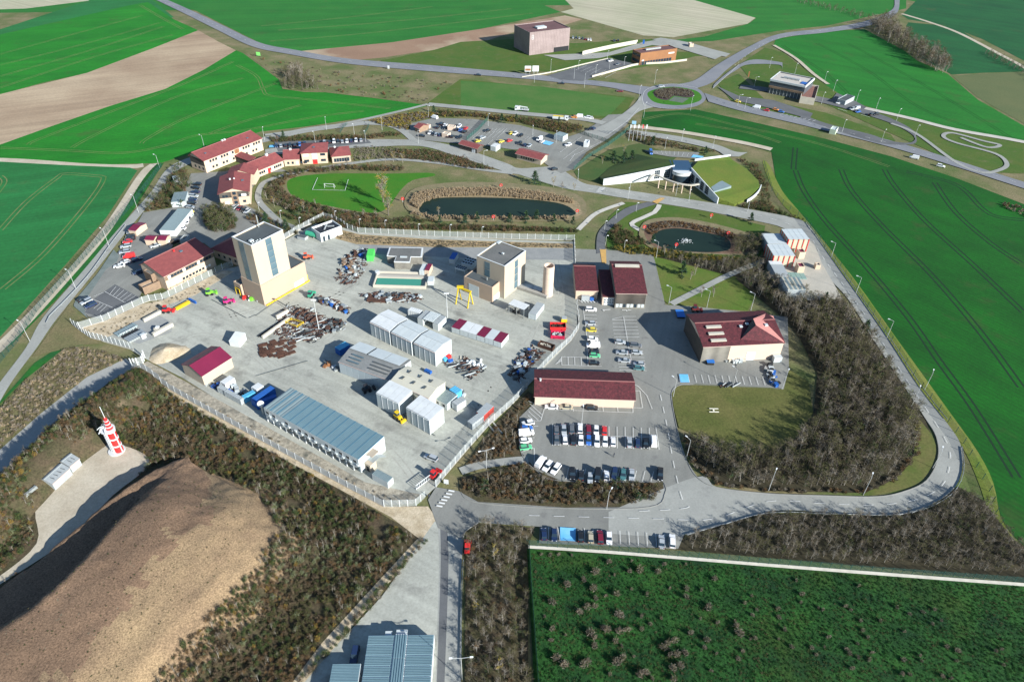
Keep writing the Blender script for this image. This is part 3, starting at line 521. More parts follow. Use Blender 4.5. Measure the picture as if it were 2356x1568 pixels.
def win(o,side,u,z,w,hh,m=None,name='window',n=1,du=0,d=.06,frame=None):
    """n panes on one wall: f(ront) r(ight) l(eft) b(ack); u centre along it, z sill"""
    m=m or glass
    for i in range(n):
        uu=u+i*du
        if side=='f': c,s=(uu,-d/2+.01,z),(w,d,hh)
        elif side=='b': c,s=(uu,o.W+d/2-.01,z),(w,d,hh)
        elif side=='l': c,s=(-d/2+.01,uu,z),(d,w,hh)
        else: c,s=(o.L+d/2-.01,uu,z),(d,w,hh)
        k=cube(name,m,c,s,o.e)
        if frame:
            t=.12; fr=cube('frame',frame,(c[0],c[1],c[2]-t),(s[0]+(2*t if side in'fb' else -.03),s[1]+(2*t if side in'lr' else -.03),hh+2*t),o.e)
            fr.parent=k; fr.matrix_parent_inverse=Matrix.LocRotScale(Vector(c),None,Vector(s)).inverted()
def roofbox(o,x,y,z,sx,sy,sz,m,name='roof_unit'): return cube(name,m,(x,y,z),(sx,sy,sz),o.e)
RIB={}
def ribpanel(name,m,par,x0,y0,z,lx,ly,along='y',n=5,hgt=.09):
    """corrugated sheet: n ribs running along y (or x)"""
    k=(m.name,round(lx,2),round(ly,2),along,n)
    if k not in RIB:
        q=Acc(); q.box(0,lx,0,ly,0,.05); a=lx if along=='y' else ly; st=a/n
        for i in range(n):
            c=st*(i+.5); w=st*.28
            if along=='y': q.box(c-w,c+w,.03,ly-.03,.05,.05+hgt)
            else: q.box(.03,lx-.03,c-w,c+w,.05,.05+hgt)
        RIB[k]=mesh(name,q.v,q.f,m)
    return link(name,RIB[k],par,(x0,y0,z))
def container(label,A,Bp,X,h=2.6,m=bluec,roofm=None,group=None,name='shipping_container',ribs=10,frame=None,z0=None,cat='container'):
    a,ang,L,W_=frame or rect(A,Bp,X,h); zb=gz(a.x,a.y) if z0 is None else z0
    e=thing(name,label,cat,(a.x,a.y,zb),ang,group); q=Acc(); q.box(.06,L-.06,.06,W_-.06,.1,h-.06)
    for x in(0,L-.14):
        for y in(0,W_-.14): q.box(x,x+.14,y,y+.14,0,h-.001)
    long=L>=W_; nn=int((L if long else W_)/.8)
    for i in range(nn):
        if long: c=.2+(L-.4)*(i+.5)/nn; q.box(c-.14,c+.14,.01,W_-.01,.15,h-.12)
        else: c=.2+(W_-.4)*(i+.5)/nn; q.box(.01,L-.01,c-.14,c+.14,.15,h-.12)
    q.obj('body',m,e)
    ribpanel('roof_panel',roofm or m,e,0,0,h,L,W_,'y' if long else 'x',max(3,nn),.05)
    o=B(); o.e,o.L,o.W,o.h=e,L,W_,h; 
    d=.05
    if long: cube('door',m,(L+.01,W_*.27,.2),(d,W_*.42,h-.4),e); cube('door',m,(L+.01,W_*.73,.2),(d,W_*.42,h-.4),e)
    else: cube('door',m,(L*.27,-.01,.2),(L*.42,d,h-.4),e); cube('door',m,(L*.73,-.01,.2),(L*.42,d,h-.4),e)
    return o
def cabin(label,A,Bp,X,h=2.8,wall=whitem,rm=steelr,group=None,name='site_cabin',mods=3,axis='x',ribs=5,frame=None,cat='cabin',n_win=0):
    """flat-roofed modular cabin with one ribbed roof panel per module"""
    a,ang,L,W_=frame or rect(A,Bp,X,h); zb=gz(a.x,a.y); e=thing(name,label,cat,(a.x,a.y,zb),ang,group); hh=h-zb
    v,f=boxv(0,L,0,W_,0,hh); link('wall',mesh('wall',v,f,wall),e)
    for i in range(mods):
        if axis=='x': s=L/mods; ribpanel('roof_panel',rm,e,i*s+.03,.03,hh+.003,s-.06,W_-.06,'y',ribs)
        else: s=W_/mods; ribpanel('roof_panel',rm,e,.03,i*s+.03,hh+.003,L-.06,s-.06,'x',ribs)
    o=B(); o.e,o.L,o.W,o.h=e,L,W_,hh
    if n_win:
        for i in range(n_win): win(o,'f',L*(i+.5)/n_win,1.,1.1,1.1,frame=white)
    return o
def prism(name,pts,h,m,par=None,z=0.):
    """vertical prism over a plan outline (world or local xy)"""
    w=[Vector((p[0],p[1],0)) for p in pts]; n=len(w); t=tessellate_polygon([w])
    ar=sum(w[i].x*w[(i+1)%n].y-w[(i+1)%n].x*w[i].y for i in range(n))
    if ar<0: w=w[::-1]; t=tessellate_polygon([w])
    v=[(p.x,p.y,z) for p in w]+[(p.x,p.y,h) for p in w]; f=[]
    for q in t:
        a,b,c=(w[i] for i in q); q=tuple(q) if (b-a).cross(c-a).z>0 else tuple(reversed(q)); f+=[tuple(i+n for i in q),tuple(reversed(q))]
    f+=[(i,(i+1)%n,n+(i+1)%n,n+i) for i in range(n)]
    return link(name,mesh(name,v,f,m),par)
def fence(name,label,pts,h,sp,pm,nm,pw=.12,group=None,lean=0,base=None,cat='fence',n=1,rail=None):
    w=[P(x,y) for x,y in (spline(pts,n) if n>1 else pts)]; c=w[0]; e=thing(name,label,cat,(c.x,c.y,gz(c.x,c.y)),0,group)
    o0=Vector(e.location); k=0
    for a,b in zip(w,w[1:]):
        L=(b-a).length; m=max(1,round(L/sp)); d=(b-a)/m; an=math.atan2(d.y,d.x)
        for i in range(m):
            p=a+d*i; q=p+d; zp=gz(p.x,p.y)-o0.z; p=Vector((p.x-o0.x,p.y-o0.y,zp)); q=Vector((q.x-o0.x,q.y-o0.y,zp))
            cube('post',pm,p,(pw,pw,h+.15),e,an)
            if base: cube('base_wall',conc,(p+q)/2,(d.length-pw,.25,base),e,an)
            b0=base or .05; cube('panel',nm,(p+q)/2+Vector((0,0,b0)),(d.length-pw,.04,h-b0),e,an)
            if rail: cube('rail',pm,(p+q)/2+Vector((0,0,h)),(d.length-pw,rail,rail),e,an)
    return e
def netmat(name,c,al):
    return M(name,c,rough=.6,alpha=al)
# ================================================================ BUILDINGS
t=lambda c,s:D(s,c)
def tri(f,s): return f(s)
# ---- tall headframe tower with lower hall
A,Bq,X=Z1('525,520 1065,250 175,380')
hT=27.; o=house('headframe_tower','tall cream headframe tower with glazed strips and grey roof','tower',A,Bq,X,hT,'trim',wall=creamp,rm=dkroof,par_h=.5)
for k in range(6): win(o,'f',o.L*.515,10.2+k*2.7,o.L*.19,2.62,glassb,'glazed_panel')
for k in range(6): win(o,'l',o.W*.55,8.+k*3.05,o.W*.27,2.98,glassb,'glazed_panel')
roofbox(o,2.5,3,hT-.5,1.6,1.2,.5,whitem,'roof_hatch'); cyl('flue_pipe',steel,(o.L*.75,o.W*.85,hT-.5),.22,5,o.e)
for k in range(5): roofbox(o,1.5+k*.9,1.2+.3*(k%2),hT-.5,.4,.4,.4,whitem,'roof_vent')
A2,B2,X2=Z1('660,1072 1360,655 300,915'); hL=9.6
a,ang,L2,W2=rect(A2,B2,X2,hL)
o2=house('tower_hall','low tan hall wrapped round the foot of the headframe tower','hall',None,None,None,hL,'flat',wall=tan,rm=dkroof,frame=(o.e.location+Vector((math.sin(ang),-math.cos(ang),0))*.25-Vector((math.cos(ang),math.sin(ang),0))*.25,o.e.rotation_euler.z,L2,o.W+.5))
for k in range(9): cube('guard_rail',yellow,(1.5+k*2.5,-.6,0),(2.4,.18,.5),o2.e)
cube('roller_door',whitem,(o2.L*.8,-.02,0),(5,.08,2.6),o2.e); cube('corner_guard',yellow,(o2.L+.15,.2,0),(.3,.3,3),o2.e)
A3,B3,X3=Z1('340,1187 550,1080 210,1130')
o3=house('gate_annex','small tan annex with grey roof beside the tower hall','annex',A3,B3,X3,5.6,'flat',wall=tan,rm=grroof)
cube('loading_door',whitem,(o3.L*.55,-.03,0),(o3.L*.75,.08,3.8),o3.e); cube('loading_door',dark,(-.03,o3.W*.45,0),(.08,o3.W*.5,3.4),o3.e)
for y in(.15,.75): cube('door_frame',yellow,(-.5,o3.W*y,0),(.2,.2,3.2),o3.e)
cube('door_frame',yellow,(-.5,o3.W*.45,3.2),(.2,o3.W*.62,.2),o3.e)
# ---- second tower
A,Bq,X=Z2('985,600 1335,340 500,440'); hS=15.5
o=house('shaft_building','cream shaft building with dark grey flat roof beside the chimney','building',A,Bq,X,hS,'trim',wall=creamp,rm=grroof,par_h=.4)
for k in range(4): win(o,'f',o.L*.55,1.+k*3.3,o.L*.15,3.1,glassb,'glazed_panel')
cube('side_fin',whitem,(o.L*.68,-.12,0),(1.2,.25,9.5),o.e)
for k in range(2): win(o,'l',o.W*.62,7.5+k*3.4,o.W*.19,3.2,glassb,'glazed_panel')
roofbox(o,o.L*.93,o.W*.93,hS-.4,2.2,1.2,.4,whitem,'roof_hatch'); roofbox(o,o.L*.5,o.W*.45,hS-.4,.8,.8,.5,whitem,'roof_vent')
A,Bq,X=Z2('780,945 975,790 298,775'); o=house('shaft_annex','tan annex with dark roof in front of the cream shaft building','annex',A,Bq,X,7.6,'flat',wall=tan,rm=dkroof,par_h=.3)
cube('metal_door',whitem,(-.03,o.W*.65,0),(.08,5,5),o.e); cube('end_panel',whitem,(o.L*.55,-.03,0),(o.L*.85,.06,2.6),o.e)
for k in range(2): win(o,'f',o.L*(.25+.35*k),1,1.3,1.2)
for k in range(2): cyl('roof_vent',steel,(o.L*(.4+.25*k),o.W*(.35),7.2),.2,1.2,o.e); 
# ---- concrete chimney (vent stack)
p=G(*Z2('1690,1062')[0]); e=thing('vent_stack','tall round cream concrete ventilation stack open at the top','chimney',p); r=2.15; hC=13.8; n=32
v=[(math.cos(2*math.pi*i/n)*q,math.sin(2*math.pi*i/n)*q,z) for q,z in((r,0),(r,hC),(r-.35,hC),(r-.35,2.)) for i in range(n)]
link('shell',mesh('shell',v,[(k*n+i,k*n+(i+1)%n,(k+1)*n+(i+1)%n,(k+1)*n+i) for k in range(3) for i in range(n)]+[tuple(range(3*n,4*n))],pinkw,smooth=False),e)
for k in range(4): cyl('joint_ring',tan,(0,0,2.8+k*2.8),r+.012,.06,e,32)
# duct from the stack
for k,(a,b,w,hh) in enumerate([((1180,920),(1440,960),2.6,.8),((1120,930),(1690,1120),1.6,1.2),((1450,950),(1610,1000),2.8,.5)]):
    pa,pb=G(*Z2('%d,%d'%a)[0]),G(*Z2('%d,%d'%b)[0]); d=pb-pa; e=thing('air_duct',['flat glazed steel duct leading from the shaft building','long grey concrete air duct running to the vent stack','low steel duct plate beside the vent stack'][k],'duct',pa,math.atan2(d.y,d.x))
    L=d.length; nn=max(2,int(L/3))
    for i in range(nn): cube('duct_section',[steel,conc,steel][k],(L*(i+.5)/nn,0,0),(L/nn-.1,w,hh),e)
# ---- yellow gantry
pt=[G(*q) for q in Z2('178,1222 272,1148 372,1290 462,1222')]; c=sum(pt,Vector())/4; e=thing('gantry_frame','yellow steel A-frame gantry on rails in the yard','gantry',c)
tops=[(pt[0]+pt[1])/2+Vector((0,0,7.)),(pt[2]+pt[3])/2+Vector((0,0,7.))]
for i,q in enumerate(pt): bar('leg',yellow,q-c,tops[i//2]-c,.35,e)
bar('beam',yellow,tops[0]-c-(tops[1]-tops[0]).normalized()*.5,tops[1]-c+(tops[1]-tops[0]).normalized()*.5,.7,e,.5); cube('trolley',yellow,tops[0]-c+Vector((.8,-.4,.3)),(2.6,1.6,.35),e)
# ---- rails
for k,(a,b) in enumerate([((0,1035),(470,1235)),((0,1080),(370,1290))]):
    q=[P(*z) for z in Z2('%d,%d %d,%d'%(*a,*b))]; d=q[1]-q[0]; zz=gz(q[0].x,q[0].y); tag(bar('rail',steel,q[0]+Vector((0,0,zz+.03)),q[1]+Vector((0,0,zz+.03)),.14),'steel crane rail let into the yard beneath the yellow gantry','rail','crane rails')
# ---- canopy, container by it
A,Bq,X=Z2('1045,1225 1305,1325 1140,1145'); a,ang,L,W_=rect(A,Bq,X,4.2); e=thing('open_canopy','white flat canopy on posts sheltering dark machinery','canopy',(a.x,a.y,gz(a.x,a.y)),ang)
for i in range(2): ribpanel('roof_panel',white,e,i*L/2,0,4.1,L/2-.04,W_,'x',6,.05)
for x in(.2,L/2,L-.2):
    for y in(.2,W_-.2): cube('post',steel,(x,y,0),(.15,.15,4.1),e)
for k in range(9):
    g=Vector(e.location)+Matrix.Rotation(ang,3,'Z')@Vector((random.uniform(.8,L-.8),random.uniform(.8,W_-.8),0)); tag(cyl('gas_cylinder',[rubber,steel,dark][k%3],g,.35,random.uniform(1,1.8)),'dark gas bottle standing under the white canopy','cylinder','gas bottles under the canopy')
container('long pale grey container with striped roof next to the white canopy',*Z2('1500,1412 1640,1227 1380,1377'),2.6,whitem,greyc)
# ---- small flat-roofed T building, pool
pl=[P(*q,3.7) for q in t('11','1230,710 1535,715 1525,797 1425,795 1415,845 1270,842 1290,792 1205,787')]; c=sum(pl,Vector())/len(pl); e=thing('control_building','low T-shaped timber building with grey flat roof and white rim','building',(c.x,c.y,gz(c.x,c.y)))
loc=[(p.x-c.x,p.y-c.y) for p in pl]; prism('wall',loc,3.3,woodg,e); prism('parapet_cap',[(x*1.015,y*1.015) for x,y in loc],3.7,white,e,3.3); prism('roof',[(x*.93,y*.93) for x,y in loc],3.72,grroof,e,3.6); cube('skylight',whitem,(0,-1.5,3.72),(3,.9,.3),e)
A,Bq,X=t('11','1075,1055 1560,1070 1105,925'); a,ang,L,W_=rect(A,Bq,X,1.3); e=thing('water_basin','rectangular concrete basin of green water in the yard','basin',(a.x,a.y,gz(a.x,a.y)),ang)
for n_,c_,s_ in(('wall',(L/2,.2,0),(L,.4,1.3)),('wall',(L/2,W_-.2,0),(L,.4,1.3)),('wall',(.2,W_/2,0),(.4,W_-.8,1.3)),('wall',(L-.2,W_/2,0),(.4,W_-.8,1.3)),('water',(L*.46,W_*.33,.01),(L*.85,W_*.52,.55)),('ledge',(L/2,W_*.7,.01),(L-.8,W_*.12,.8)),('sloped_floor',(L/2,W_*.85,.01),(L-.8,W_*.2,.5))): cube(n_,{'water':poolw,'sloped_floor':conc}.get(n_,concp),c_,s_,e)
cyl('pump',whitem,(0,W_*.9,0),.9,1.8,e); cube('pump_cabinet',whitem,(L+1.6,W_*.45,0),(2.4,4,2),e)
A,Bq,X=t('11','1500,925 1545,930 1555,865'); container('small white cabin with maroon side near the green basin',A,Bq,X,2.5,whitem,name='site_cabin',cat='cabin')
A,Bq,X=t('11','1548,920 1592,925 1600,862'); container('narrow maroon-roofed hut near the green basin',A,Bq,X,2.8,cream,maroons,name='site_hut',cat='hut')
# ---- white building with black roof in the yard corner, green tank
A,Bq,X=t('11','590,580 785,508 470,535'); o=house('transformer_house','white yard-corner building with black sunken roof','building',A,Bq,X,4.6,'flat',wall=white,rm=M('black_roof',(.02,.025,.035),rough=.6),par_h=.9)
for k in range(2): cube('door',glass,(1.5+k*2.4,-.03,0),(1.1,.06,2.4),o.e)
cyl('duct',steel,(o.L*.35,o.W*.4,3.7),.35,3.5,o.e,rot=(0,R(80),R(40))); cyl('duct',steel,(o.L*.6,o.W*.6,3.7),.35,3.,o.e,rot=(0,R(80),R(-50)))
p=G(*T('11',470,600)); e=thing('fuel_tank','green horizontal fuel tank on a slab by the white corner building','tank',p,R(-20)); cyl('vessel',greent,(0,0,1.5),1.2,5,e,16,rot=(0,R(90),0))
for x in(1,4): cube('saddle',conc,(x,0,0),(.4,1.8,.7),e)
p=G(*T('11',430,625)); e=thing('plant_unit','low grey louvred plant unit by the green tank','machine',p,R(-20)); cube('casing',greyc,(0,0,0),(4,2.4,1.2),e); cube('louvre',dkroof,(0,0,1.2),(3.6,2,.08),e)
# ---- containers, coolers near shaft building
container('blue shipping container standing alone in the shade of the shaft building',*Z2('65,482 155,495 210,385'),2.6,whitem,bluec)
def cooler(label,A,Bq,X,h,nx,ny,m):
    a,ang,L,W_=rect(A,Bq,X,h); e=thing('air_cooler',label,'cooler',(a.x,a.y,gz(a.x,a.y)),ang)
    if m is whitem: cube('casing',m,(L/2,W_/2,h*.2),(L,W_,h*.8),e)
    else: cube('casing',whitem,(L/2,W_/2,h*.75),(L,W_,h*.25),e)
    for x in(.2,L-.2):
        for y in(.2,W_-.2): cube('leg',whitem,(x,y,0),(.15,.15,h*.8),e)
    for i in range(nx):
        for j in range(ny): cyl('fan',rubber,(L*(i+.5)/nx,W_*(j+.5)/ny,h),min(L/nx,W_/ny)*.4,.18,e)
cooler('white boxed air cooler with dark fans on top beside shaft building',*Z2('270,545 440,590 500,480'),3.2,4,3,whitem)
cooler('white table-like air cooler on legs with two fan rows',*Z2('165,625 330,672 385,630'),3.,5,2,white)
container('bright green plastic container with stacked pale crates','%s'and T('11',1015,790),T('11',1075,790),T('11',1095,725),2.8,greenc,name='green_container')
# ---- three white sheds in a row
for k,s in enumerate(('1020,430 1325,580 1615,380','1355,590 1670,745 1950,550','1710,755 2045,910 2320,715')):
    A,Bq,X=Z3(s); hh=6.2; o=house('storage_shed',['white panelled storage shed at the head of the row of three','middle white panelled storage shed of the row of three','last white panelled storage shed of the row, drums at its end'][k],'shed',A,Bq,X,hh,'gable',.7,.5,whitem,white,.05,'row of white storage sheds')
    for i in range(4):
        cube('wall_panel',M('shed_panel',(.42,.47,.48),(.37,.42,.43),.3,.5),(o.L*(i+.5)/4,-.03,.1),(o.L/4-.35,.1,hh-.6),o.e); cube('pilaster',white,(o.L*(i+1)/4-.02,-.06,0),(.22,.16,hh),o.e)
    for i in range(4):
        for sgn in(0,1):
            y0=sgn*o.W/2; v,f=slab((o.L*i/4+.05,y0+.05,hh+(.7 if sgn else 0)+.19),(o.L*(i+1)/4-.05,y0+.05,hh+(.7 if sgn else 0)+.19),(o.L*(i+1)/4-.05,y0+o.W/2-.05,hh+(0 if sgn else .7)+.19),(o.L*i/4+.05,y0+o.W/2-.05,hh+(0 if sgn else .7)+.19),.04); link('roof_panel',mesh('roof_panel',v,f,whitem if k else white),o.e)
# ---- open shed made of two containers, row of containers
A,Bq,X=Z3('1765,350 2090,460 2245,345'); a,ang,L,W_=rect(A,Bq,X,3.4); e=thing('open_shed','open-fronted shed of corrugated sheet roof between two white containers','shed',(a.x,a.y,gz(a.x,a.y)),ang)
for x0 in(0,L-2.4): cube('side_bay',whitem,(x0+1.2,W_/2,0),(2.4,W_,2.9),e)
cube('back_wall',whitem,(L/2,W_-.1,0),(L-4.8,.2,2.9),e)
for i,m_ in enumerate((greyc,whitem,whitem,greyc)): ribpanel('roof_panel',m_,e,L*i/4,0,3.0+(.25 if 0<i<3 else 0),L/4-.03,W_,'y',5)
A,Bq,X=Z3('1615,245 1800,300 1650,190'); container('white tapered container pointing away from the open shed',A,Bq,X,2.6,white,name='site_container')
A,Bq,X=t('11','1797,1443 2260,1590 1870,1375'); a,ang,L,W_=rect(A,Bq,X,2.6); L=max(L,16.5)
for i in range(6):
    q=a+Vector((math.cos(ang),math.sin(ang),0))*L*i/6; mm=[maroons,white,white,maroons,whitem,maroons][i]
    container('%s-roofed storage container in the side-by-side row, %s'%(('maroon','white')[mm is not maroons],['next to the open shed','beside the first maroon roof','in the middle pair','in the middle pair beside white','between two maroon roofs','at the far end of the row'][i]),None,None,None,2.6,whitem,mm,'containers standing side by side',frame=(q,ang,L/6-.12,W_+.6))
# ---- maroon shed by the left fence
o=house('maroon_shed','cream shed with plain maroon sheet roof near the stony bank','shed',*t('02','1855,320 2125,150 1670,215'),4.6,'gable',2.,.5,creamp,maroons,.25)
# ---- grey group in the middle
A,Bq,X=t('12','760,190 1240,365 1460,190'); hg=5.2; o=house('workshop_shed','long grey workshop shed with dark sheets, skylight strips and pale panels','shed',A,Bq,X,hg,'gable',1.2,.5,whitem,M('fibre_roof',(.17,.18,.18),(.23,.235,.23),.3,.8,.15,2.),.1,Ld=None)
for i in range(8): cube('wall_panel',M('shed_panel2',(.36,.41,.43),(.37,.42,.44),.3,.5),(o.L*(i+.5)/8,-.03,.1),(o.L/8-.25,.1,hg-.5),o.e)
for x0,x1 in((0.,.34),(.36,.66),(.66,.97)):
    v,f=slab((o.L*x0+.1,o.W*.52,hg+1.2-.04*1.2+.2),(o.L*x1-.1,o.W*.52,hg+1.15+.2),(o.L*x1-.1,o.W-.05,hg+.2),(o.L*x0+.1,o.W-.05,hg+.2),.05); link('roof_panel',mesh('roof_panel',v,f,whitem),o.e)
for k in range(3):
    x0=o.L*(.1+.12*k*0)+1.5; y=o.W*(.12+.12*k); z=hg+1.2*y/(o.W/2)+.24; cube('skylight',glassb,(o.L*.24,y,z),(o.L*.22,.55,.05),o.e); cube('skylight',dkroof,(o.L*.72,y,z),(o.L*.36,.5,.05),o.e)
A,Bq,X=t('12','1240,367 1588,522 1748,382'); hh=6.4; o=house('assembly_hall','cream-roofed hall with six dark skylights among white sheds','hall',A,Bq,X,hh,'gable',1.,.5,M('ivory_wall',(.56,.53,.43),rough=.7),M('ivory_roof',(.52,.5,.41),(.47,.455,.38),.3,.6),.2)
for i in range(3):
    for j in(.28,.68): z=hh+1.*(1-abs(j-.5)/.5)+.22; cube('skylight',dkroof,(o.L*(.2+.29*i),o.W*j,z),(.7,o.W*.17,.06),o.e)
for k,s in enumerate(('1105,482 1312,582 1455,478','1380,617 1595,738 1735,632')):
    A,Bq,X=t('12',s); hh=6.; o=house('storage_shed',['white ribbed shed against the cream-roofed hall','white corner shed with smooth roof in front of the cream-roofed hall'][k],'shed',A,Bq,X,hh,'mono',.4,.5,whitem,white,.05)
    nb=4
    for i in range(nb):
        cube('wall_panel',MATS['shed_panel'],(o.L*(i+.5)/nb,-.03,.1),(o.L/nb-.3,.1,hh-.5),o.e); cube('pilaster',white,(o.L*(i+1)/nb-.02,-.06,0),(.2,.16,hh),o.e)
        v,f=slab((o.L*i/nb+.05,.05,hh+.2),(o.L*(i+1)/nb-.05,.05,hh+.2),(o.L*(i+1)/nb-.05,o.W-.05,hh+.6),(o.L*i/nb+.05,o.W-.05,hh+.6),.04); link('roof_panel',mesh('roof_panel',v,f,white),o.e)
A,Bq,X=t('12','1640,525 1755,582 1850,492'); cabin('grey ribbed-roof site cabin with two windows beside the cream-roofed hall',A,Bq,X,3.,whitem,steelr,mods=4,n_win=2)
container('small white box cabin with felt roof behind the hall, steps in front',*t('12','1800,565 1848,600 1915,535'),2.7,white,greyc,name='site_cabin',cat='cabin')
container('blue container behind the cream-roofed hall',*t('12','1775,450 1840,492 1878,445'),2.6,bluel)
container('light blue container on the shady side of the grey workshop',*t('12','725,62 770,92 848,25'),2.7,bluec,bluel)
container('small blue open skip on the lane behind the hall',*t('12','1545,270 1600,295 1612,275'),1.,bluec,name='waste_skip',cat='skip')
container('grey shipping container at the end of the yard by the white fence',*t('12','1990,772 2095,692 1938,745'),2.6,greyc)
container('red-sided grey-topped container beside the white fence',*t('12','2095,690 2187,603 2028,655'),2.6,redc,greyc)
# ---- long two-storey cabin block
A,Bq,X=Z7('205,490 1615,1270 2010,925'); hb=6.1; a,ang,L,W_=rect(A,Bq,X,hb); e=thing('office_cabin_block','long two-storey block of modular cabins with blue-grey ribbed roof','building',(a.x,a.y,gz(a.x,a.y)),ang); o=B(); o.e,o.L,o.W,o.h=e,L,W_,hb
v,f=boxv(0,L,0,W_,3.05,hb); link('upper_wall',mesh('upper_wall',v,f,whitem),e); v,f=boxv(0,L,.5,W_,0,3.05); link('lower_wall',mesh('lower_wall',v,f,whitem),e)
nm=14
for i in range(nm):
    s=L/nm; ribpanel('roof_panel',steelr if i<3 else steelrib,e,i*s+.06,.06,hb+.003,s-.12,W_-.12,'y',2 if i<3 else 5,.12)
    cube('roof_gutter',M('gutter_blue',(.06,.17,.25),rough=.5),(i*s+s,W_/2,hb+.004),(.14,W_-.1,.22),e)
    cube('pillar',white,(i*s+.3,.1,0),(.28,.28,3.05),e)
    if i not in(2,4,8): win(o,'f',i*s+s*.5,4.,1.3,1.1,frame=white)
    if i>2: win(o,'f',i*s+s*.5,1.,1.2,1.1,d=.02)
    cube('air_conditioner',whitem,(i*s+s*.85,-.25,3.3),(.8,.4,.6),e)
    if i>1: cube('dark_bay',glassb,(i*s+s*.55,.47,.2),(s*.6,.06,2.5),e)
    if i%2: cube('awning',steel,(i*s+s*.4,-.35,3.05),(s*.8,.7,.12),e)
cube('end_joint',greyc,(L+.01,W_/2,3.05),(.04,W_,.1),e); cube('porch_roof',creamp,(L+1.2,W_*.42,5.4),(2.4,3,.15),e); cube('porch_wall',creamp,(L+1.2,W_*.3,0),(2.2,2.6,2.9),e); cube('porch_door',dark,(L+1.2,W_*.3-1.32,0),(1.1,.06,2.1),e)
for k in range(9): cube('stair_step',steel,(L+1.2,W_*.5+k*.42,2.9-k*.32),(1.6,.4,.08),e)
for sx in(.4,2.0): bar('handrail',steel,(L+sx,W_*.5,4.),(L+sx,W_*.5+3.8,1.1),.07,e)
cube('landing',steel,(L+1.2,W_*.42,2.9),(2.4,2.6,.1),e)
p=G(*Z7('205,590')[0]); e=thing('satellite_dish','white satellite dish on a lattice mast by the cabin block','dish',p); cube('mast',steel,(0,0,0),(.5,.5,5.),e); cyl('reflector',white,(0,-.2,5.),1.1,.25,e,20,.8,rot=(R(70),0,R(20)))
cabin('small grey-roofed cabin at the gate end of the cabin block',*t('12','1065,1220 1210,1300 1255,1248'),2.8,whitem,steelr,mods=3,n_win=0)
for k,s in enumerate(('100,395 400,325 90,300','-10,355 350,200 -120,330')):
    q=Z7(s) if k else Z7('95,420 405,330 70,390')
    A,Bq,X=q if not k else Z7('75,405 375,205 0,370'); container(['deep blue container tucked against the cabin block','deep blue container with white rim next to the cabin block'][k],*(Z7('95,445 400,330 85,400') if not k else (A,Bq,X)),2.6+.3*k,bluec,bluec)
container('white flat box container beside the blue containers',*Z7('100,235 205,165 15,190'),2.5,whitem,white)
for k,(s,mm,lab) in enumerate((('2070,405 2160,345 2045,365',white,'white tank container beside the maroon-roofed shed'),('1995,430 2060,460 2050,415',greyc,'short grey container in the storage row'),('2060,465 2210,548 2232,520',greyc,'long grey container in the storage row by the stony bank'),('2245,530 2350,475 2238,500',bluel,'pale blue container in the storage row'))): container(lab,*t('02',s),2.4,mm)
# ---- left office buildings
o=house('red_roof_offices','two-storey cream offices with red tiled roof behind the white fence','building',*t('01','1505,970 1955,745 1285,868'),7.,'gable',2.6,.72,cream,redt,.5)
cube('timber_band',woodw,(o.L/2,-.02,4.6),(o.L-.1,.08,2.3),o.e)
for i in range(15): win(o,'f',2.+i*(o.L-4)/14,4.9,1.2,1.2,shutter if i%5 in(0,) else glass,d=.14)
for i in range(12): win(o,'f',3.+i*(o.L-6)/11,1.4,1.1,1.0,shutter if i in(0,1,2,10,11) else glass)
cube('skylight',glassb,(o.L*.6,o.W*.5,9.0),(1.2,1.2,.35),o.e); cube('chimney',redp,(o.L*.52,o.W*.62,9.2),(.7,.7,.8),o.e)
o=house('timber_stair_box','brown timber-clad box with open top in front of the red-roof offices','annex',*t('01','1310,1078 1465,1012 1255,1052'),3.4,'flat',wall=woodw,rm=concp,par_h=1.2)
o=house('timber_stair_tower','tall brown timber-clad stair box against the red-roof offices','annex',*t('01','1385,958 1435,935 1310,918'),6.2,'flat',wall=woodw,rm=grroof)
o=house('hip_roof_hall','low hall with dark hipped tiled roof in the shade of the tower','building',*t('01','1955,712 2200,800 2120,520'),4.6,'hip',4.,.5,cream,redt,.6)
for i in range(5): win(o,'f',3+i*3.2,1.4,1.2,1.2)
o=house('north_offices','long two-storey cream offices with red tiled roof at the field edge','building',*Z4('365,520 1100,235 165,455'),7.,'gable',2.4,.72,cream,redt,.5)
cube('timber_band',wood,(-.02,o.W*.5,3.6),(.08,o.W*.98,3.3),o.e)
for i in range(20): win(o,'f',2.+i*(o.L-4)/19,4.7,1.2,1.3,shutter if i%4==0 else glass)
for i in range(16): win(o,'f',2.5+i*(o.L-5)/15,1.3,1.2,1.2,shutter if i%3==0 else glass)
cube('orange_bay',orange,(o.L*.545,-.05,4.),(2.6,.2,3.),o.e)
for i in range(3): win(o,'l',2+i*3.2,1.2,1.2,1.3)
for x,y in((.12,.35),(.83,.3)): cube('skylight',glassb,(o.L*x,o.W*y,7+2.4*y/.72+.1),(1.1,1.1,.2),o.e)
for k in range(2): cube('chimney',white,(o.L*(.5+.04*k),o.W*.7,9.3),(.9,.9,.7),o.e)
o=house('link_passage','red-roofed covered passage between the office wings','passage',*Z4('700,432 950,525 790,405'),3.4,'mono',.7,.5,wood,redt,.3)
o=house('curved_offices','single-storey cream wing with red roof bending along the path','building',*Z4('1010,660 1375,512 840,600'),4.,'gable',2.6,.5,cream,redt,.5,Wd=12.5)
for i in range(12): win(o,'f',2+i*(o.L-4)/11,1.2,1.1,1.3,shutter if i in(4,7) else glass)
cube('chimney',white,(o.L*.72,o.W*.5,6.2),(1.4,1.,1.2),o.e); cube('red_door',redp,(o.L*.48,-.03,0),(1.6,.08,2.6),o.e)
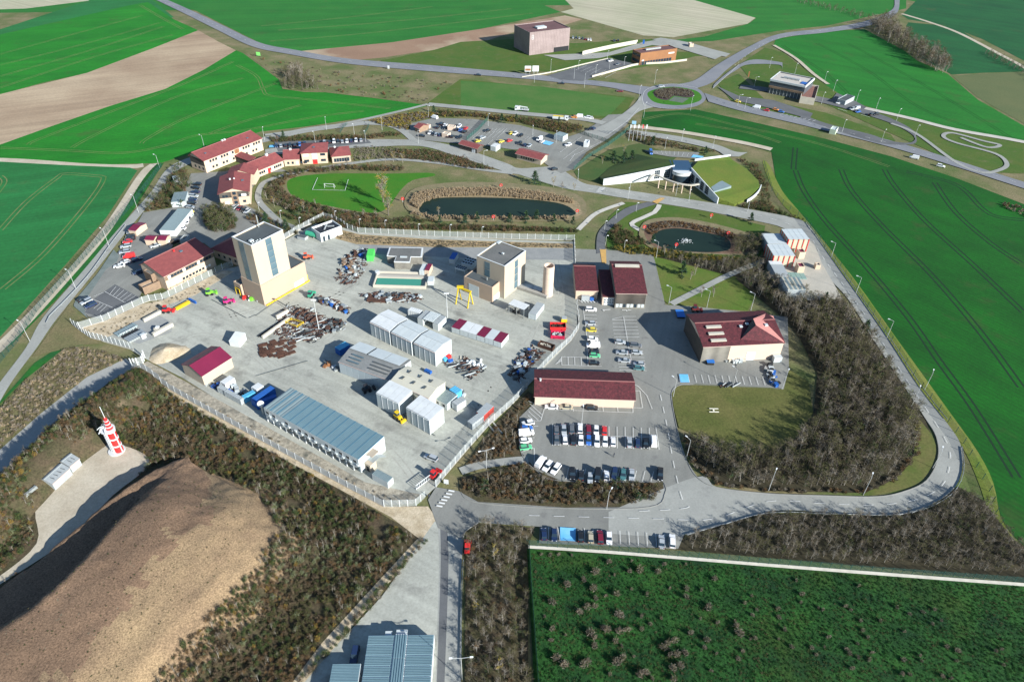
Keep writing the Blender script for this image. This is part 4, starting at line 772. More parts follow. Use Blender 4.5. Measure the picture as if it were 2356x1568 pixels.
o=house('curved_offices','short cream wing with red roof and roof vent beside the two-storey gable','building',*Z4('1385,502 1575,492 1310,395'),4.,'gable',2.6,.5,cream,redt,.5,Wd=12.5)
for i in range(5): win(o,'f',2+i*2.3,1.2,1.1,1.3,shutter if i==2 else glass)
cube('chimney',white,(o.L*.45,o.W*.5,6.3),(1.2,1.,1.2),o.e)
o=house('gable_offices','two-storey cream offices with timber gable facing the courtyard','building',*Z4('555,940 935,905 980,690'),7.2,'gabley',2.2,.5,cream,redt,.6)
cube('timber_gable',wood,(o.L/2,-.02,4.4),(o.L-.1,.08,2.9),o.e); cube('timber_bay',woodw,(o.L*.51,-.06,0),(o.L*.22,.1,7.4),o.e)
for k in range(3): win(o,'f',o.L*.51,1.+k*2.4,1.6,1.5,d=.2)
for u in(.14,.24,.7): win(o,'f',o.L*u,4.7,1.1,1.2,d=.14)
win(o,'f',o.L*.82,4.7,2.2,1.2,shutter,d=.14); win(o,'f',o.L*.22,1.4,2.,1.2,shutter); win(o,'f',o.L*.8,1.4,1.4,1.2)
for k in range(6): win(o,'r',1.5+k*2.6,4.6,1.2,1.3)
for x in(.38,.52): cube('chimney',white,(o.L*x,o.W*.55,8.9),(.7,.7,.7),o.e)
cube('skylight',glassb,(o.L*.8,o.W*.5,8.4),(1.2,1.2,.2),o.e)
o=house('rear_offices','red-roofed wing joining the timber gable to the curved wing','building',*Z4('665,690 1000,690 840,600'),6.,'gabley',2.2,.5,cream,redt,.4)
o=house('small_offices','two-storey cream block with red hipped roof and red door','building',*Z4('1605,420 1930,403 1605,310'),6.6,'hip',2.4,.5,cream,redt,.6,Wd=13)
for u in(.12,.22,.78,.88): win(o,'f',o.L*u,4.4,1.3,1.3,shutter if u<.5 else glass); win(o,'f',o.L*u,1.2,1.3,1.3)
cube('glazed_bay',whitem,(o.L*.5,-.06,2.6),(2.8,.15,3.6),o.e); cube('red_door',redp,(o.L*.5,-.06,0),(2.4,.15,2.4),o.e); cube('skylight',glassb,(o.L*.5,o.W*.25,8.),(1.2,1.2,.2),o.e)
o=house('small_offices','single-storey cream block with red roof beside the bare hillside bed','building',*Z4('1995,462 2232,440 1990,350'),4.2,'hip',2.6,.5,creamp,redt,.5,Wd=12)
for i in range(6): win(o,'f',1.6+i*(o.L-3)/5,.6,1.2,2.,d=.1)
cube('chimney',white,(o.L*.25,o.W*.5,6.4),(.9,.9,.8),o.e)
# courtyard cabins and huts
cabin('grey-roofed white cabin partly behind a bush in the courtyard',*t('01','1570,292 1700,282 1722,192'),3.,whitem,steelr,mods=5)
cabin('long white cabin with ribbed grey-green roof in the courtyard',*t('01','1465,548 1605,552 1672,350'),3.2,white,steelr,mods=9,axis='y',ribs=3)
def hut(lab,c,s,h=2.8,m=cream,rm=maroons,roof='gable',rh=.6): return house('small_hut',lab,'hut',*t(c,s),h,roof,rh,.5,m,rm,.12)
hut('cream hut with maroon roof on the island by the perimeter road','01','1180,547 1245,557 1285,478')
hut('cream cube hut standing beside the long courtyard cabin','01','1330,637 1412,642 1425,597'); hut('second cream cube hut next to a white parked car','01','1445,640 1520,642 1535,592')
hut('small white hut among the shrubs by the courtyard entrance','01','1600,95 1655,85 1640,45',2.4,white,whitem); hut('grey box beside the tower-shaded courtyard','01','1650,632 1700,635 1700,590',2.6,greyc,grroof,'flat')
# ---- workshop group on the car park
o=house('garage_workshop','cream garage with maroon tiled roof against the white fence','building',*t('21','590,1102 790,1106 580,862'),4.4,'gable',2.2,.75,cream,maroont,.2)
cube('cabinet',greyc,(o.L*.45,-.7,0),(3.2,1.2,2.2),o.e); cube('blue_bin',bluec,(o.L*.75,-.7,0),(1.6,.9,1.4),o.e)
o=house('garage_link','narrow maroon-roofed garage bay with white sectional door','building',*t('21','835,1162 955,1164 826,940'),4.,'mono',1.4,.5,pinkw,maroont,.1)
cube('sectional_door',white,(o.L/2,-.03,0),(o.L*.75,.1,3.4),o.e)
for i in range(4):
    for j in range(2): win(o,'f',o.L*(.2+.2*i),1.2+j*1.1,.5,.4,d=.2,name='door_light')
o=house('timber_barn','tall timber-fronted barn with maroon roof and ridge skylight','barn',*t('21','960,1128 1240,1133 920,835'),7.4,'gable',2.4,.72,woodg,maroont,.25)
cube('timber_front',wood,(o.L/2,-.05,2.3),(o.L*.97,.12,4.9),o.e)
for i in range(8): win(o,'f',o.L*(.08+.12*i),.6,o.L*.09,1.6,glass if i%3==2 else whitem,d=.08)
v,f=slab((1,o.W*.64,9.65),(o.L-1,o.W*.64,9.65),(o.L-1,o.W*.715,9.9),(1,o.W*.715,9.9),.25); link('ridge_skylight',mesh('ridge_skylight',v,f,concp),o.e)
# hip barn
A,Bq,X=Z6('320,975 2215,880 960,180'); hh=7.6; o=house('hall_with_hip_roof','large hall, dark timber and pink walls, with brown-red hipped tiled roof','hall',A,Bq,X,hh,'gable',2.4,.55,pinkw,maroont,.35)
cube('timber_cladding',woodg,(o.L*.17,-.04,0),(o.L*.34,.1,hh-.1),o.e); cube('timber_cladding',wood,(-.04,o.W/2,0),(.1,o.W,hh-.1),o.e); cube('white_door',white,(o.L*.62,-.04,0),(o.L*.11,.1,3.8),o.e)
for k in range(3):
    y=o.W*(.1+.16*k); cube('skylight',concp,(o.L*.2,y,hh+2.4*y/(o.W*.55)+.12),(o.L*.19,1.3,.45),o.e)
for x,y in((.54,.4),(.63,.45)): cube('skylight',whitem,(o.L*x,o.W*y,hh+2.4*y/.55+.12),(1.1,1.1,.4),o.e)
pinkt=M('pink_tiles',(.5,.22,.19),(.42,.18,.16),.8,.75,.15,4.)
# the higher hipped roof over its right end, traced at roof height and closed down to the eaves
inv=(Matrix.Translation(o.e.location)@Matrix.Rotation(o.e.rotation_euler.z,4,'Z')).inverted()
def RP(s,z): return inv@P(*Z6(s)[0],z)
q_=[RP('1190,805',hh+.75),RP('2228,888',hh+.3),RP('1960,255',hh+.3),RP('1775,200',hh+1.),RP('1488,315',hh+4.),RP('1555,472',hh+4.2)]
for n_,ix,m_ in(('hip_roof',(0,1,5),maroont),('hip_roof',(1,2,3,4,5),pinkt),('hip_side',(0,5,4),wood)):
    pt_=[q_[i] for i in ix]; k_=len(pt_); lo_=[Vector((p.x,p.y,hh-.2)) if n_=='hip_side' else p-Vector((0,0,.25)) for p in pt_]
    link(n_,mesh(n_,pt_+lo_,[tuple(range(k_)),tuple(range(2*k_-1,k_-1,-1))]+[(i,k_+i,k_+(i+1)%k_,(i+1)%k_) for i in range(k_)],m_),o.e)
for s_ in('1590,405','1795,465'): w_=RP(s_,hh+2.8); cube('skylight',whitem,(w_.x,w_.y,w_.z-.3),(1.1,1.1,.6),o.e)
cube('pallet_stack',whitem,(o.L*.95,-1.2,0),(3,1.8,2.2),o.e)
# car park building
o=house('car_park_building','long cream building with maroon tiled roof between the car parks','building',*t('22','213,502 1128,534 215,265'),4.2,'gable',2.3,.45,pinkw,maroont,.4)
cyl('roof_vent',whitem,(1.6,o.W*.4,6.),.35,1.,o.e); win(o,'l',4,1.2,1.4,1.2); win(o,'l',7,0,1.,2.1,white,'door')
# ---- sheds at the ring road
def redshed(lab,s,h):
    o=house('test_shed',lab,'shed',*Z8(s),h,'flat',wall=M('shed_ochre',(.42,.4,.3),rough=.7),rm=whitem,par_h=-.02)
    for i in range(4):
        for j in range(2): cube('roof_panel',whitem,(o.L*(i+.5)/4,o.W*(j+.5)/2,h+.03),(o.L/4-.1,o.W/2-.12,.06),o.e)
    for i in range(5): cube('red_post',redp,(max(.15,min(o.L-.15,o.L*i/4)),-.1,0),(.28,.25,h),o.e)
    for k in range(5): cube('red_post',redp,(-.1,max(.15,min(o.W-.15,o.W*k/4)),0),(.2,.3,h),o.e)
redshed('white-roofed shed with red steel posts, closest to the ring road bend','525,365 912,362 790,172',6.6)
redshed('white-roofed shed with red steel posts, red object inside its open corner','255,660 655,662 530,450',5.8)
house('roof_shelter','low white-panelled roof in the shade between the red-post sheds','shed',*Z8('150,438 500,440 400,245'),5.,'flat',wall=greyc,rm=whitem,par_h=-.02)
o=house('grey_store','flat grey-topped store with white band between the sheds and trees','shed',*Z8('305,1045 545,1050 385,768'),3.4,'flat',wall=greyc,rm=whitem,par_h=-.02); cube('roof_band',white,(o.L/2,o.W*.9,3.43),(o.L,o.W*.2,.06),o.e)
for j in range(4): cube('roof_panel',greyc,(o.L/2,o.W*(.1+.19*j),3.43),(o.L-.1,o.W*.18,.05),o.e)
o=house('white_store','white corrugated store with striped blue-grey roof by the trees','shed',*Z8('515,1290 850,1295 710,1062'),5.6,'flat',wall=white,rm=whitem,par_h=-.02)
for i in range(8): ribpanel('roof_panel',steelr if i%2 else MATS['ivory_roof'],o.e,o.L*i/8+.03,.05,5.65,o.L/8-.06,o.W-.1,'y',2,.05)
for i in range(16): cube('wall_rib',whitem,(o.L*(i+.5)/16,-.06,0),(o.L/34,.12,5.5),o.e)
hut('cream box hut with maroon roof near the red-post shed corner','31','295,752 350,750 330,712',3.6,cream,maroons,'flat'); hut('cream box hut with maroon roof beside the empty slab','31','285,882 343,884 322,842',3.6,cream,maroons,'flat'); hut('tiny cream box at the edge of the ring road','31','445,868 488,870 478,845',2.4,cream,conc,'flat')
e=thing('mesh_platform','low grey steel grating platform beside the striped white store','platform',G(*Z8('660,1030')[0]),0)
for i in range(4): cube('grating',tealg,(i*2.-3,0,0),(1.9,5,.25),e)
# ---- bottom cabins
A,Bq,X=t('13','930,1840 1592,1830 1028,1137'); a,ang,L,W_=rect(A,Bq,X,3.1); e=thing('modular_office','large modular office with two columns of blue ribbed roofs and a corridor','building',(a.x,a.y,gz(a.x,a.y)),ang); v,f=boxv(0,L,0,W_,0,3.); link('wall',mesh('wall',v,f,white),e); rows=7
for j in range(rows):
    s=W_/rows
    for x0,w_ in((0,L*.4),(L*.6,L*.4)): ribpanel('roof_panel',steelrib,e,x0+.08,j*s+.1,3.004,w_-.16,s-.2,'x',6,.13)
for j in range(3): ribpanel('corridor_roof',steelrib,e,L*.41,j*W_/3+.1,3.15,L*.18,W_/3-.15,'y',5,.13)
cube('corridor_wall',white,(L/2,W_/2,3.003),(L*.18,W_+.5,.13),e); cube('porch',whitem,(L*.5,W_+.9,0),(2.6,1.3,2.7),e); cube('porch',whitem,(L*.3,W_+.7,0),(1.6,1.2,2.6),e)
cabin('pair of blue ribbed-roof cabins beside the large modular office',*t('13','625,1840 900,1835 685,1402'),3.,white,steelrib,mods=5,axis='y',ribs=6)
# ---- lower left metal sheds
for k,s in enumerate(('640,1152 728,1080 518,1100','480,1312 640,1168 350,1272')):
    A,Bq,X=t('02',s); o=house('metal_shelter',['corrugated metal shelter nearer the red and white beacon','long corrugated metal shelter at the edge of the gravel pad'][k],'shed',A,Bq,X,2.8,'gable',.9,.5,greyc,steel,.1)
    n_=2+2*k
    for i in range(n_): cube('roof_seam',dkroof,(o.L*(i+1)/(n_+1),o.W*.26,3.1+.25),(.12,o.W*.5,.08),o.e)
container('grey metal trough lying on the gravel pad',*t('02','275,1478 375,1395 262,1465'),.9,steel,name='metal_trough',cat='trough')
# ---- visitor centre
def wedge(name,pts,m,par,o0):
    """solid under a sloping top: pts = (x,y,z) world plan points with top heights"""
    w=[Vector((p[0]-o0.x,p[1]-o0.y,0)) for p in pts]; zt=[p[2]-o0.z for p in pts]; n=len(w)
    ar=sum(w[i].x*w[(i+1)%n].y-w[(i+1)%n].x*w[i].y for i in range(n))
    if ar<0: w=w[::-1]; zt=zt[::-1]
    tt=tessellate_polygon([w]); v=[(p.x,p.y,0) for p in w]+[(p.x,p.y,z) for p,z in zip(w,zt)]; f=[]
    for q in tt:
        a,b,c=(w[i] for i in q); f.append(tuple(i+n for i in (q if (b-a).cross(c-a).z>0 else q[::-1])))
    f+=[(i,(i+1)%n,n+(i+1)%n,n+i) for i in range(n)]
    return link(name,mesh(name,v,f,m),par)
c0=G(*Z5('1180,480')[0]); e=thing('visitor_centre','white visitor centre with grass roof, curved glass entrance and long tapering wall','building',c0)
def Pz(s,z): return P(*Z5(s)[0],z)
hv=7.2
wl=[(*P(*Z5('105,540')[0])[:2],3.),(*P(*Z5('700,485')[0])[:2],5.6),(*P(*Z5('1040,450')[0])[:2],hv)]
wedge('grass_ramp',[wl[0],wl[1],wl[2],tuple(Pz('1045,205',hv)),tuple(Pz('800,175',5.)),tuple(Pz('560,120',.5)),tuple(Pz('200,300',.3)),tuple(Pz('60,430',.3))],MATS['lawn_dark'],e,c0)
for i in range(2):
    a,b=wl[i],wl[i+1]; d=Vector((b[0]-a[0],b[1]-a[1],0)).normalized(); nn=Vector((d.y,-d.x,0))*.35
    pts=[Vector((a[0],a[1],0))+nn,Vector((b[0],b[1],0))+nn,Vector((b[0],b[1],0)),Vector((a[0],a[1],0))]
    wedge('white_wall',[(pts[0].x,pts[0].y,a[2]+.5),(pts[1].x,pts[1].y,b[2]+.5),(pts[2].x,pts[2].y,b[2]+.5),(pts[3].x,pts[3].y,a[2]+.5)],white,e,c0)
    if i: 
        for u in(.35,.75):
            for gx in(-1,0,1):
                for gy in range(4): cc=Vector((a[0],a[1],0))+(Vector((b[0]-a[0],b[1]-a[1],0)))*u+nn*1.1+d*gx*1.05; cube('window_pane',glass,(cc.x-c0.x,cc.y-c0.y,1.+gy*1.2),(.9,.08,1.05),e,math.atan2(d.y,d.x))
rr=[Pz('1300,315',hv),Pz('1390,215',hv),Pz('1800,155',5.5),Pz('1850,200',4.5),Pz('2040,320',3.2),Pz('2200,480',2.2),Pz('2215,560',1.8),Pz('2080,700',1.2),Pz('1880,800',1.),Pz('1700,740',2.6)]
fr=P(*Z5('1650,795')[0]); wr=[(rr[0].x,rr[0].y,hv),(fr.x,fr.y,3.)]
wedge('grass_roof',[wr[0],*[tuple(q) for q in rr[1:9]],wr[1]],M('roof_lawn',(.07,.12,.015),(.1,.125,.02),.1,.95,.2,1.5),e,c0)
a,b=Vector(wr[0]),Vector(wr[1]); d=(b-a); d.z=0; L=d.length; d.normalize(); nn=Vector((d.y,-d.x,0))*.4
if nn.x>0: nn=-nn
wedge('white_wall',[tuple(a+nn+Vector((0,0,.5))),tuple(b+nn+Vector((0,0,.5))),tuple(b+Vector((0,0,.5))),tuple(a+Vector((0,0,.5)))],white,e,c0)
for u in(.12,.28,.45,.62):
    for gx in(-1,0,1):
        for gy in range(4): q=a+d*(L*u+gx*1.0)+nn*1.08; cube('window_pane',glass,(q.x-c0.x,q.y-c0.y,.8+gy*1.1),(.85,.08,.95),e,math.atan2(d.y,d.x))
pa,pb=Pz('1050,330',hv-.4),Pz('1310,330',hv-.4); cc=(pa+pb)/2; rad=(pb-pa).length/2
n=24; arc=[(cc.x+math.cos(-math.pi*i/n)*rad-c0.x,cc.y+math.sin(-math.pi*i/n)*rad*.75-c0.y) for i in range(n+1)]; bk=[Pz('1320,205',hv),Pz('1085,200',hv)]
prism('entrance_roof',arc[::-1]+[(bk[0].x-c0.x,bk[0].y-c0.y),(bk[1].x-c0.x,bk[1].y-c0.y)][::1],hv-1.2,M('dark_green_roof',(.03,.07,.06),rough=.7),e,hv-1.5)
prism('curved_band',arc[::-1],hv-.9,white,e,hv-2.6); prism('glass_front',[(x*.97,y*.97) for x,y in arc[::-1]],hv-2.6,glass,e,0)
cube('rear_hall',M('navy_roof',(.03,.07,.13),rough=.4),((pa.x+pb.x)/2-c0.x,(bk[0].y+cc.y)/2-c0.y,0),((pb-pa).length,abs(bk[0].y-cc.y),hv-.2),e)
pg=[Pz(s,4.6) for s in('730,470','745,440','810,400','950,460','1080,505','1190,530','1300,540','1400,525')]; pg=[Vector(q) for q in spline([tuple(q) for q in pg],4)]
for a,b in zip(pg,pg[1:]): bar('pergola_beam',concp,a-c0,b-c0,.5,e,1.1)
for s in('865,470','960,490','1065,520','1180,540','1295,545'): q=Pz(s,4.5)-c0; cyl('pergola_column',pinkw,(q.x,q.y,0),.3,4.5,e)
v_=[Pz(s,4.) for s in('1540,550','1710,490','1835,560','1600,635')]; v_=[(q.x-c0.x,q.y-c0.y) for q in v_]; prism('roof_terrace',v_,4.4,steelr,e,3.)
# retaining wall behind, curved driveway wall
for lab,s,hh in(('white retaining wall behind the grass roof of the visitor centre','1340,215 1600,180 1820,155',1.2),('curved white ramp wall beyond the grass roof','2040,775 2130,715 2200,640 2230,570',1.6)):
    q=[Vector(P(*z)) for z in spline(Z5(s),4)]; e=thing('retaining_wall',lab,'wall',q[0])
    for a,b in zip(q,q[1:]): d=b-a; cube('wall_section',white,((a+b)/2-q[0]),(d.length,.4,hh),e,math.atan2(d.y,d.x))
# ---- far buildings
A,Bq,X=t('20','165,300 535,255 -10,232'); o=house('archive_block','large windowless brown-pink clad cube with flat dark red roof','building',A,Bq,X,17.,'flat',wall=archp,rm=archr,par_h=.5)
for k in range(6): roofbox(o,o.L*(.35+.07*(k%3)),o.W*(.35+.1*(k//3)),16.5,3,2.2,1.2,whitem,'roof_plant')
cube('loading_bay',dark,(o.L*.8,-.05,0),(o.L*.38,.1,3.4),o.e)
em=Acc(); em.box(0,.25,-.02,0,0,3.2); em.box(1.5,1.75,-.02,0,0,3.2); em.box(.25,1.5,-.02,0,3.,3.2); em.box(.25,1.5,-.02,0,1.5,1.7); em.box(.25,1.5,-.02,0,0,.2)
ob=em.obj('wall_emblem',white,o.e); ob.location=(1.8,-.06,11.5)
A,Bq,X=t('20','1185,490 1520,445 1040,465'); o=house('orange_office','orange-brown clad office with dark red flat roof and glazed ground floor','building',A,Bq,X,9.,'flat',wall=orange,rm=archr,par_h=.4)
cube('glazed_base',glass,(o.L*.45,-.04,0),(o.L*.85,.1,2.6),o.e)
for i in range(12): cube('mullion',orange,(o.L*(.05+.075*i),-.08,0),(.3,.1,2.6),o.e)
for i in range(8): win(o,'l',o.W*(.1+.11*i),5.8,1.4,1.6); win(o,'l',o.W*(.1+.11*i),1.5,1.4,2.)
for k in range(5): roofbox(o,o.L*(.3+.08*k),o.W*.6,8.6,3.,2.,1.,steel,'roof_plant')
cube('sign_letters',white,(o.L*.85,-.06,5.6),(5.5,.06,1.),o.e); cube('sign_letters',white,(o.L*.08,-.06,2.8),(2.,.06,.9),o.e)
for lab,s,hh in(('long cream wall below the orange office lawn','735,715 1000,640 1160,600 1400,585 1605,560',1.5),('cream ramp wall curving from the archive forecourt to the road','645,510 700,495 900,450 1150,402',3.),('cream kerb wall of the orange office car park','90,715 380,665 640,600 880,545',.8)):
    q=[Vector(P(*z)) for z in spline(t('20',s),4)]; e=thing('garden_wall',lab,'wall',q[0])
    for a,b in zip(q,q[1:]): d=b-a; cube('wall_section',concp,((a+b)/2-q[0]),(d.length,.5,hh),e,math.atan2(d.y,d.x))
A,Bq,X=t('30','25,728 345,792 410,717'); o=house('hotel','white-roofed hotel with dark glazed storeys and light rooftop terrace','building',A,Bq,X,9.5,'trim',wall=M('hotel_glass',(.06,.08,.1),(.1,.11,.12),.3,.3),rm=M('roof_sand',(.45,.42,.38),rough=.9),par_h=.6)
cube('white_fascia',white,(o.L/2,-.15,8.4),(o.L+.4,.4,1.3),o.e); cube('white_fascia',white,(-.15,o.W/2,8.4),(.4,o.W+.4,1.3),o.e); cube('white_fascia',white,(o.L+.15,o.W/2,8.4),(.4,o.W+.4,1.3),o.e); cube('storey_band',woodw,(o.L/2,-.2,4.),(o.L,.5,1.4),o.e)
for k in range(4): roofbox(o,o.L*(.3+.12*k),o.W*.5,8.9,2.4,2,1.,steel,'roof_plant')
roofbox(o,o.L*.88,o.W*.35,8.9,4,5,.3,bluec,'solar_panel'); 
for i in range(10): cube('facade_mullion',white,(o.L*(i+.5)/10,-.05,0),(.15,.1,4),o.e)
o=house('hotel_annex','cream-walled annex with sunken brown roof beside the white hotel','building',*t('30','300,885 435,905 545,798'),4.6,'flat',wall=concp,rm=M('brown_roof',(.2,.1,.08),rough=.9),par_h=1.)
o=house('garage_box','dark-roofed grey garage behind white vans near the hotel','garage',*t('30','640,908 715,928 752,872'),3.4,'flat',wall=greyc,rm=dkroof)
hut('pale green electrical cabinet hut beside the main road','30','572,1185 628,1197 642,1167',3.,M('pale_green',(.5,.58,.45),rough=.7),whitem,'flat')
hut('small cream box at the road junction with a sand heap','20','1637,402 1672,402 1680,388',3.,cream,white,'flat')
# gatehouses
o=house('gatehouse','red-roofed gatehouse with strip windows at the entrance barrier','gatehouse',*t('20','45,1408 265,1464 350,1427'),3.4,'gable',1.2,.5,creamp,redt,.8)
for i in range(6): win(o,'f',o.L*(.2+.1*i),1.2,.9,1.3)
o=house('gatehouse','dark timber guard hut with red roof beside the visitors car park','gatehouse',*t('10','1870,1322 2032,1367 2082,1335'),3.2,'gable',1.,.5,wood,redt,.4)
for k in range(2): cube('door',white,(o.L*(.75+.1*k),-.03,0),(1,.08,2.2),o.e)
o=house('bike_shelter','open timber shelter with red roof at the top car park','shelter',*t('10','1460,1165 1500,1180 1552,1140'),3.,'gable',1.2,.5,woodw,redt,.5)
container('white guard cabin with windows inside the entrance fence',*t('20','388,1240 468,1262 522,1237'),3.2,whitem,steelr,name='guard_cabin',cat='cabin')
container('small white service box beside the timber guard hut',*t('10','2155,1342 2205,1354 2262,1330'),2.8,whitem,white,name='service_box',cat='cabin')
hut('pale beige kiosk among the cars of the upper lot','10','1760,1162 1825,1168 1830,1150',2.6,pinkw,concp,'flat'); hut('pale kiosk with pink top in the lower row of the upper lot','10','1708,1225 1760,1236 1768,1212',2.6,pinkw,concp,'flat'); hut('small pale box beside the open red-roofed shelter','10','1558,1150 1590,1155 1592,1140',2.2,pinkw,concp,'flat'); hut('white toll booth in the middle of the entrance lanes','20','660,1310 700,1315 705,1285',3.,white,whitem,'flat')
# ---- settling basin frames
A,Bq,X=Z9('130,590 470,440 75,535'); a,ang,L,W_=rect(A,Bq,X,.3)
for k,(s,lab) in enumerate((('75,545 440,350 150,590','roof-like grey slatted cover of the settling basin'),('200,590 500,440 245,640','long dark water channel of the settling basin with white rail'),('260,640 590,470 380,700','grating walkway of the settling basin'),('640,320 960,150 620,300','pale concrete wall beam behind the settling basin'),('820,590 1180,390 800,560','pale concrete wall in front of the settling basin'),('940,470 1130,370 920,440','dark pit behind the front basin wall'))):
    q=Z9(s); a,ang,L,W_=rect(q[0],q[1],q[2],.2); zz=gz(a.x,a.y); e=thing('settling_basin',lab,'basin',(a.x,a.y,zz),ang); m_=[steelr,dark,steel,concp,concp,dark][k]; hh=[.6,.25,.7,1.2,1.4,.1][k]
    if k in(0,2):
        for i in range(8): cube('slat',m_,(L*(i+.5)/8,W_/2,0),(L/8-.08,W_,hh),e)
    else: cube('slab',m_,(L/2,W_/2,0),(L,max(W_,.7),hh),e)
    if k==1:
        for i in range(6): cube('rail_post',white,(L*i/5,-.1,0),(.1,.1,1.1),e)
        cube('hand_rail',white,(L/2,-.1,1.1),(L,.1,.1),e)
p=G(*Z9('870,470')[0]); e=thing('basin_pump','white lumpy pump housing in the middle of the settling basin','pump',p); cyl('housing',concp,(0,0,0),1.6,1.3,e,10,.6); cube('cap',white,(.4,.2,1.3),(1.2,1,.5),e)
p=G(*Z9('620,600')[0]); e=thing('basin_cabinet','small white cabinet at the corner of the settling basin','cabinet',p,ang); cube('casing',white,(0,0,0),(1.6,1.2,1.6),e); cube('lid',whitem,(0,0,1.6),(1.7,1.3,.1),e)
# sand heap
p=G(*Z9('1080,880')[0]); n=28; rg=random.Random(5); v=[(0,0,2.6)]; f=[]
for j in range(1,7):
    for i in range(n): an=2*math.pi*i/n; r_=j*.95*(1+.12*math.sin(3*an+1)+rg.uniform(-.05,.05)); v.append((math.cos(an)*r_*1.25,math.sin(an)*r_,2.6*max(0,1-(j/6)**1.1)+(rg.uniform(-.08,.08) if j<6 else 0)))
f=[(0,1+i,1+(i+1)%n) for i in range(n)]+[(1+(j-1)*n+i,1+j*n+i,1+j*n+(i+1)%n,1+(j-1)*n+(i+1)%n) for j in range(1,6) for i in range(n)]
tag(link('sand_heap',mesh('sand_heap',v,f,chalky,smooth=True),None,p),'conical heap of pale sand beside the maroon-roofed shed','heap')
# ================================================================ FENCES
whn=netmat('white_mesh',(.5,.54,.54),.2); grn=netmat('green_mesh',(.03,.1,.085),.16); drk=M('green_post',(.02,.07,.06),rough=.6)
WF='tall white security fence with posts, '
fence('security_fence',WF+'along the north bank above the brown reeds',D('1321,553 1177,550 1000,544 824,536 800,527 786,517 765,507 745,502'),2.9,3.6,white,whn,.16,'white security fence',base=.3)
fence('security_fence',WF+'from the yard corner down to the tower',D('745,502 700,525 655,551 640,560'),2.9,3.2,white,whn,.16,'white security fence',base=.9)
fence('security_fence',WF+'in front of the red-roof offices and dark car park',D('536,612 513,622 450,652 375,690 345,692 330,697 285,718 238,741 185,757 168,748'),2.9,3.2,white,whn,.16,'white security fence',base=.3)
fence('security_fence',WF+'dropping from the yard corner to the rear gate',D('168,748 190,765 210,778 240,786 270,795 300,803 308,806'),2.9,2.2,white,whn,.16,'white security fence',base=.3)
fence('security_fence',WF+'leaning in slats around the rear gate',D('334,824 330,836 318,840 304,842 308,850'),3.2,1.3,white,whn,.3,'white security fence')
fence('security_fence',WF+'straight along the stony bank below the cabin block',D('308,850 330,861 450,930 589,1007 700,1068 800,1122 884,1166'),2.7,3.4,white,netmat('white_mesh_dense',(.6,.63,.63),.5),.16,'white security fence',base=.3)
fence('security_fence',WF+'short run from the bank to the main gate',D('884,1166 920,1166 957,1163 979,1143'),2.9,2.,white,whn,.16,'white security fence')
fence('security_fence',WF+'from the main gate up past the brown shrubs',D('1003,1121 1024,1095 1070,1040 1124,980 1150,955 1180,928 1214,891'),2.9,3.,white,whn,.16,'white security fence',base=.3)
fence('security_fence',WF+'between the yard and the upper car park',D('1236,862 1249,847 1280,815 1313,785 1331,757 1331,740 1328,715 1326,690'),2.9,3.2,white,whn,.16,'white security fence',base=.3)
fence('security_fence',WF+'beside the maroon-roofed garage',D('1323,608 1322,580 1321,553'),2.9,3.2,white,whn,.16,'white security fence',base=.6)
p1,p2=G(1003,1121),G(965,1123); e=thing('sliding_gate','white barred sliding gate at the main yard entrance','gate',p1)
q1,q2=P(*T('12',1600,1275)),P(*T('12',1475,1370)); q1.z=q2.z=gz(q1.x,q1.y)
for k in range(9): a=q1+(q2-q1)*k/8; cube('bar',white,a-p1,(.12,.12,1.9),e)
bar('top_rail',white,q1-p1+Vector((0,0,1.9)),q2-p1+Vector((0,0,1.9)),.15,e); bar('bottom_rail',white,q1-p1+Vector((0,0,.3)),q2-p1+Vector((0,0,.3)),.15,e)
GP='dark green wire fence with posts '
fence('wire_fence',GP+'beside the ring road and the big dark field',D('1757,380 1775,440 1800,470 1853,512 1920,600 1995,707 2050,785 2119,893 2180,972 2216,1020'),2.6,6.,drk,grn,.13,'green wire fences')
fence('wire_fence',GP+'climbing away from the ring road bend through scrub',D('2216,1020 2245,1075 2275,1130 2290,1180 2310,1240'),2.4,5.,drk,grn,.13,'green wire fences')
fence('wire_fence',GP+'on the straight top edge of the dark meadow',D('1212,1255 1400,1267 1767,1297 2050,1318 2356,1340 2440,1346'),2.4,2.7,drk,grn,.1,'green wire fences')
fence('wire_fence',GP+'down the left edge of the dark meadow',D('1217,1257 1222,1350 1230,1460 1240,1600'),2.4,2.6,drk,netmat('green_mesh_dense',(.015,.06,.05),.7),.1,'green wire fences')
fence('wire_fence',GP+'on the bright green strip by the farm track',D('372,385 360,400 305,474 232,553 150,645 85,718 42,785 0,835 -40,880'),2.6,3.2,drk,grn,.12,'green wire fences')
fence('wire_fence',GP+'across the entrance beside the flag poles',D('1320,392 1355,362 1400,335 1440,305 1448,297'),2.4,4.,drk,netmat('green_mesh_mid',(.03,.12,.1),.25),.14,'green wire fences')
fence('wire_fence',GP+'between the two upper car parks',D('1074,324 1100,302 1122,278'),2.4,3.,drk,MATS['green_mesh_mid'],.14,'green wire fences')
fence('wire_fence',GP+'around the small lawn with white instruments',D('783,306 790,295 800,287'),2.,3.,drk,grn,.14,'green wire fences'); fence('wire_fence',GP+'on the road side of the lawn with white instruments',D('838,310 845,300 850,288'),2.,3.,drk,grn,.14,'green wire fences')
fence('wire_fence',GP+'in front of the barriers at the main entrance',D('1325,305 1345,312 1362,318 1385,325 1402,330'),2.2,3.,drk,MATS['green_mesh_mid'],.14,'green wire fences')
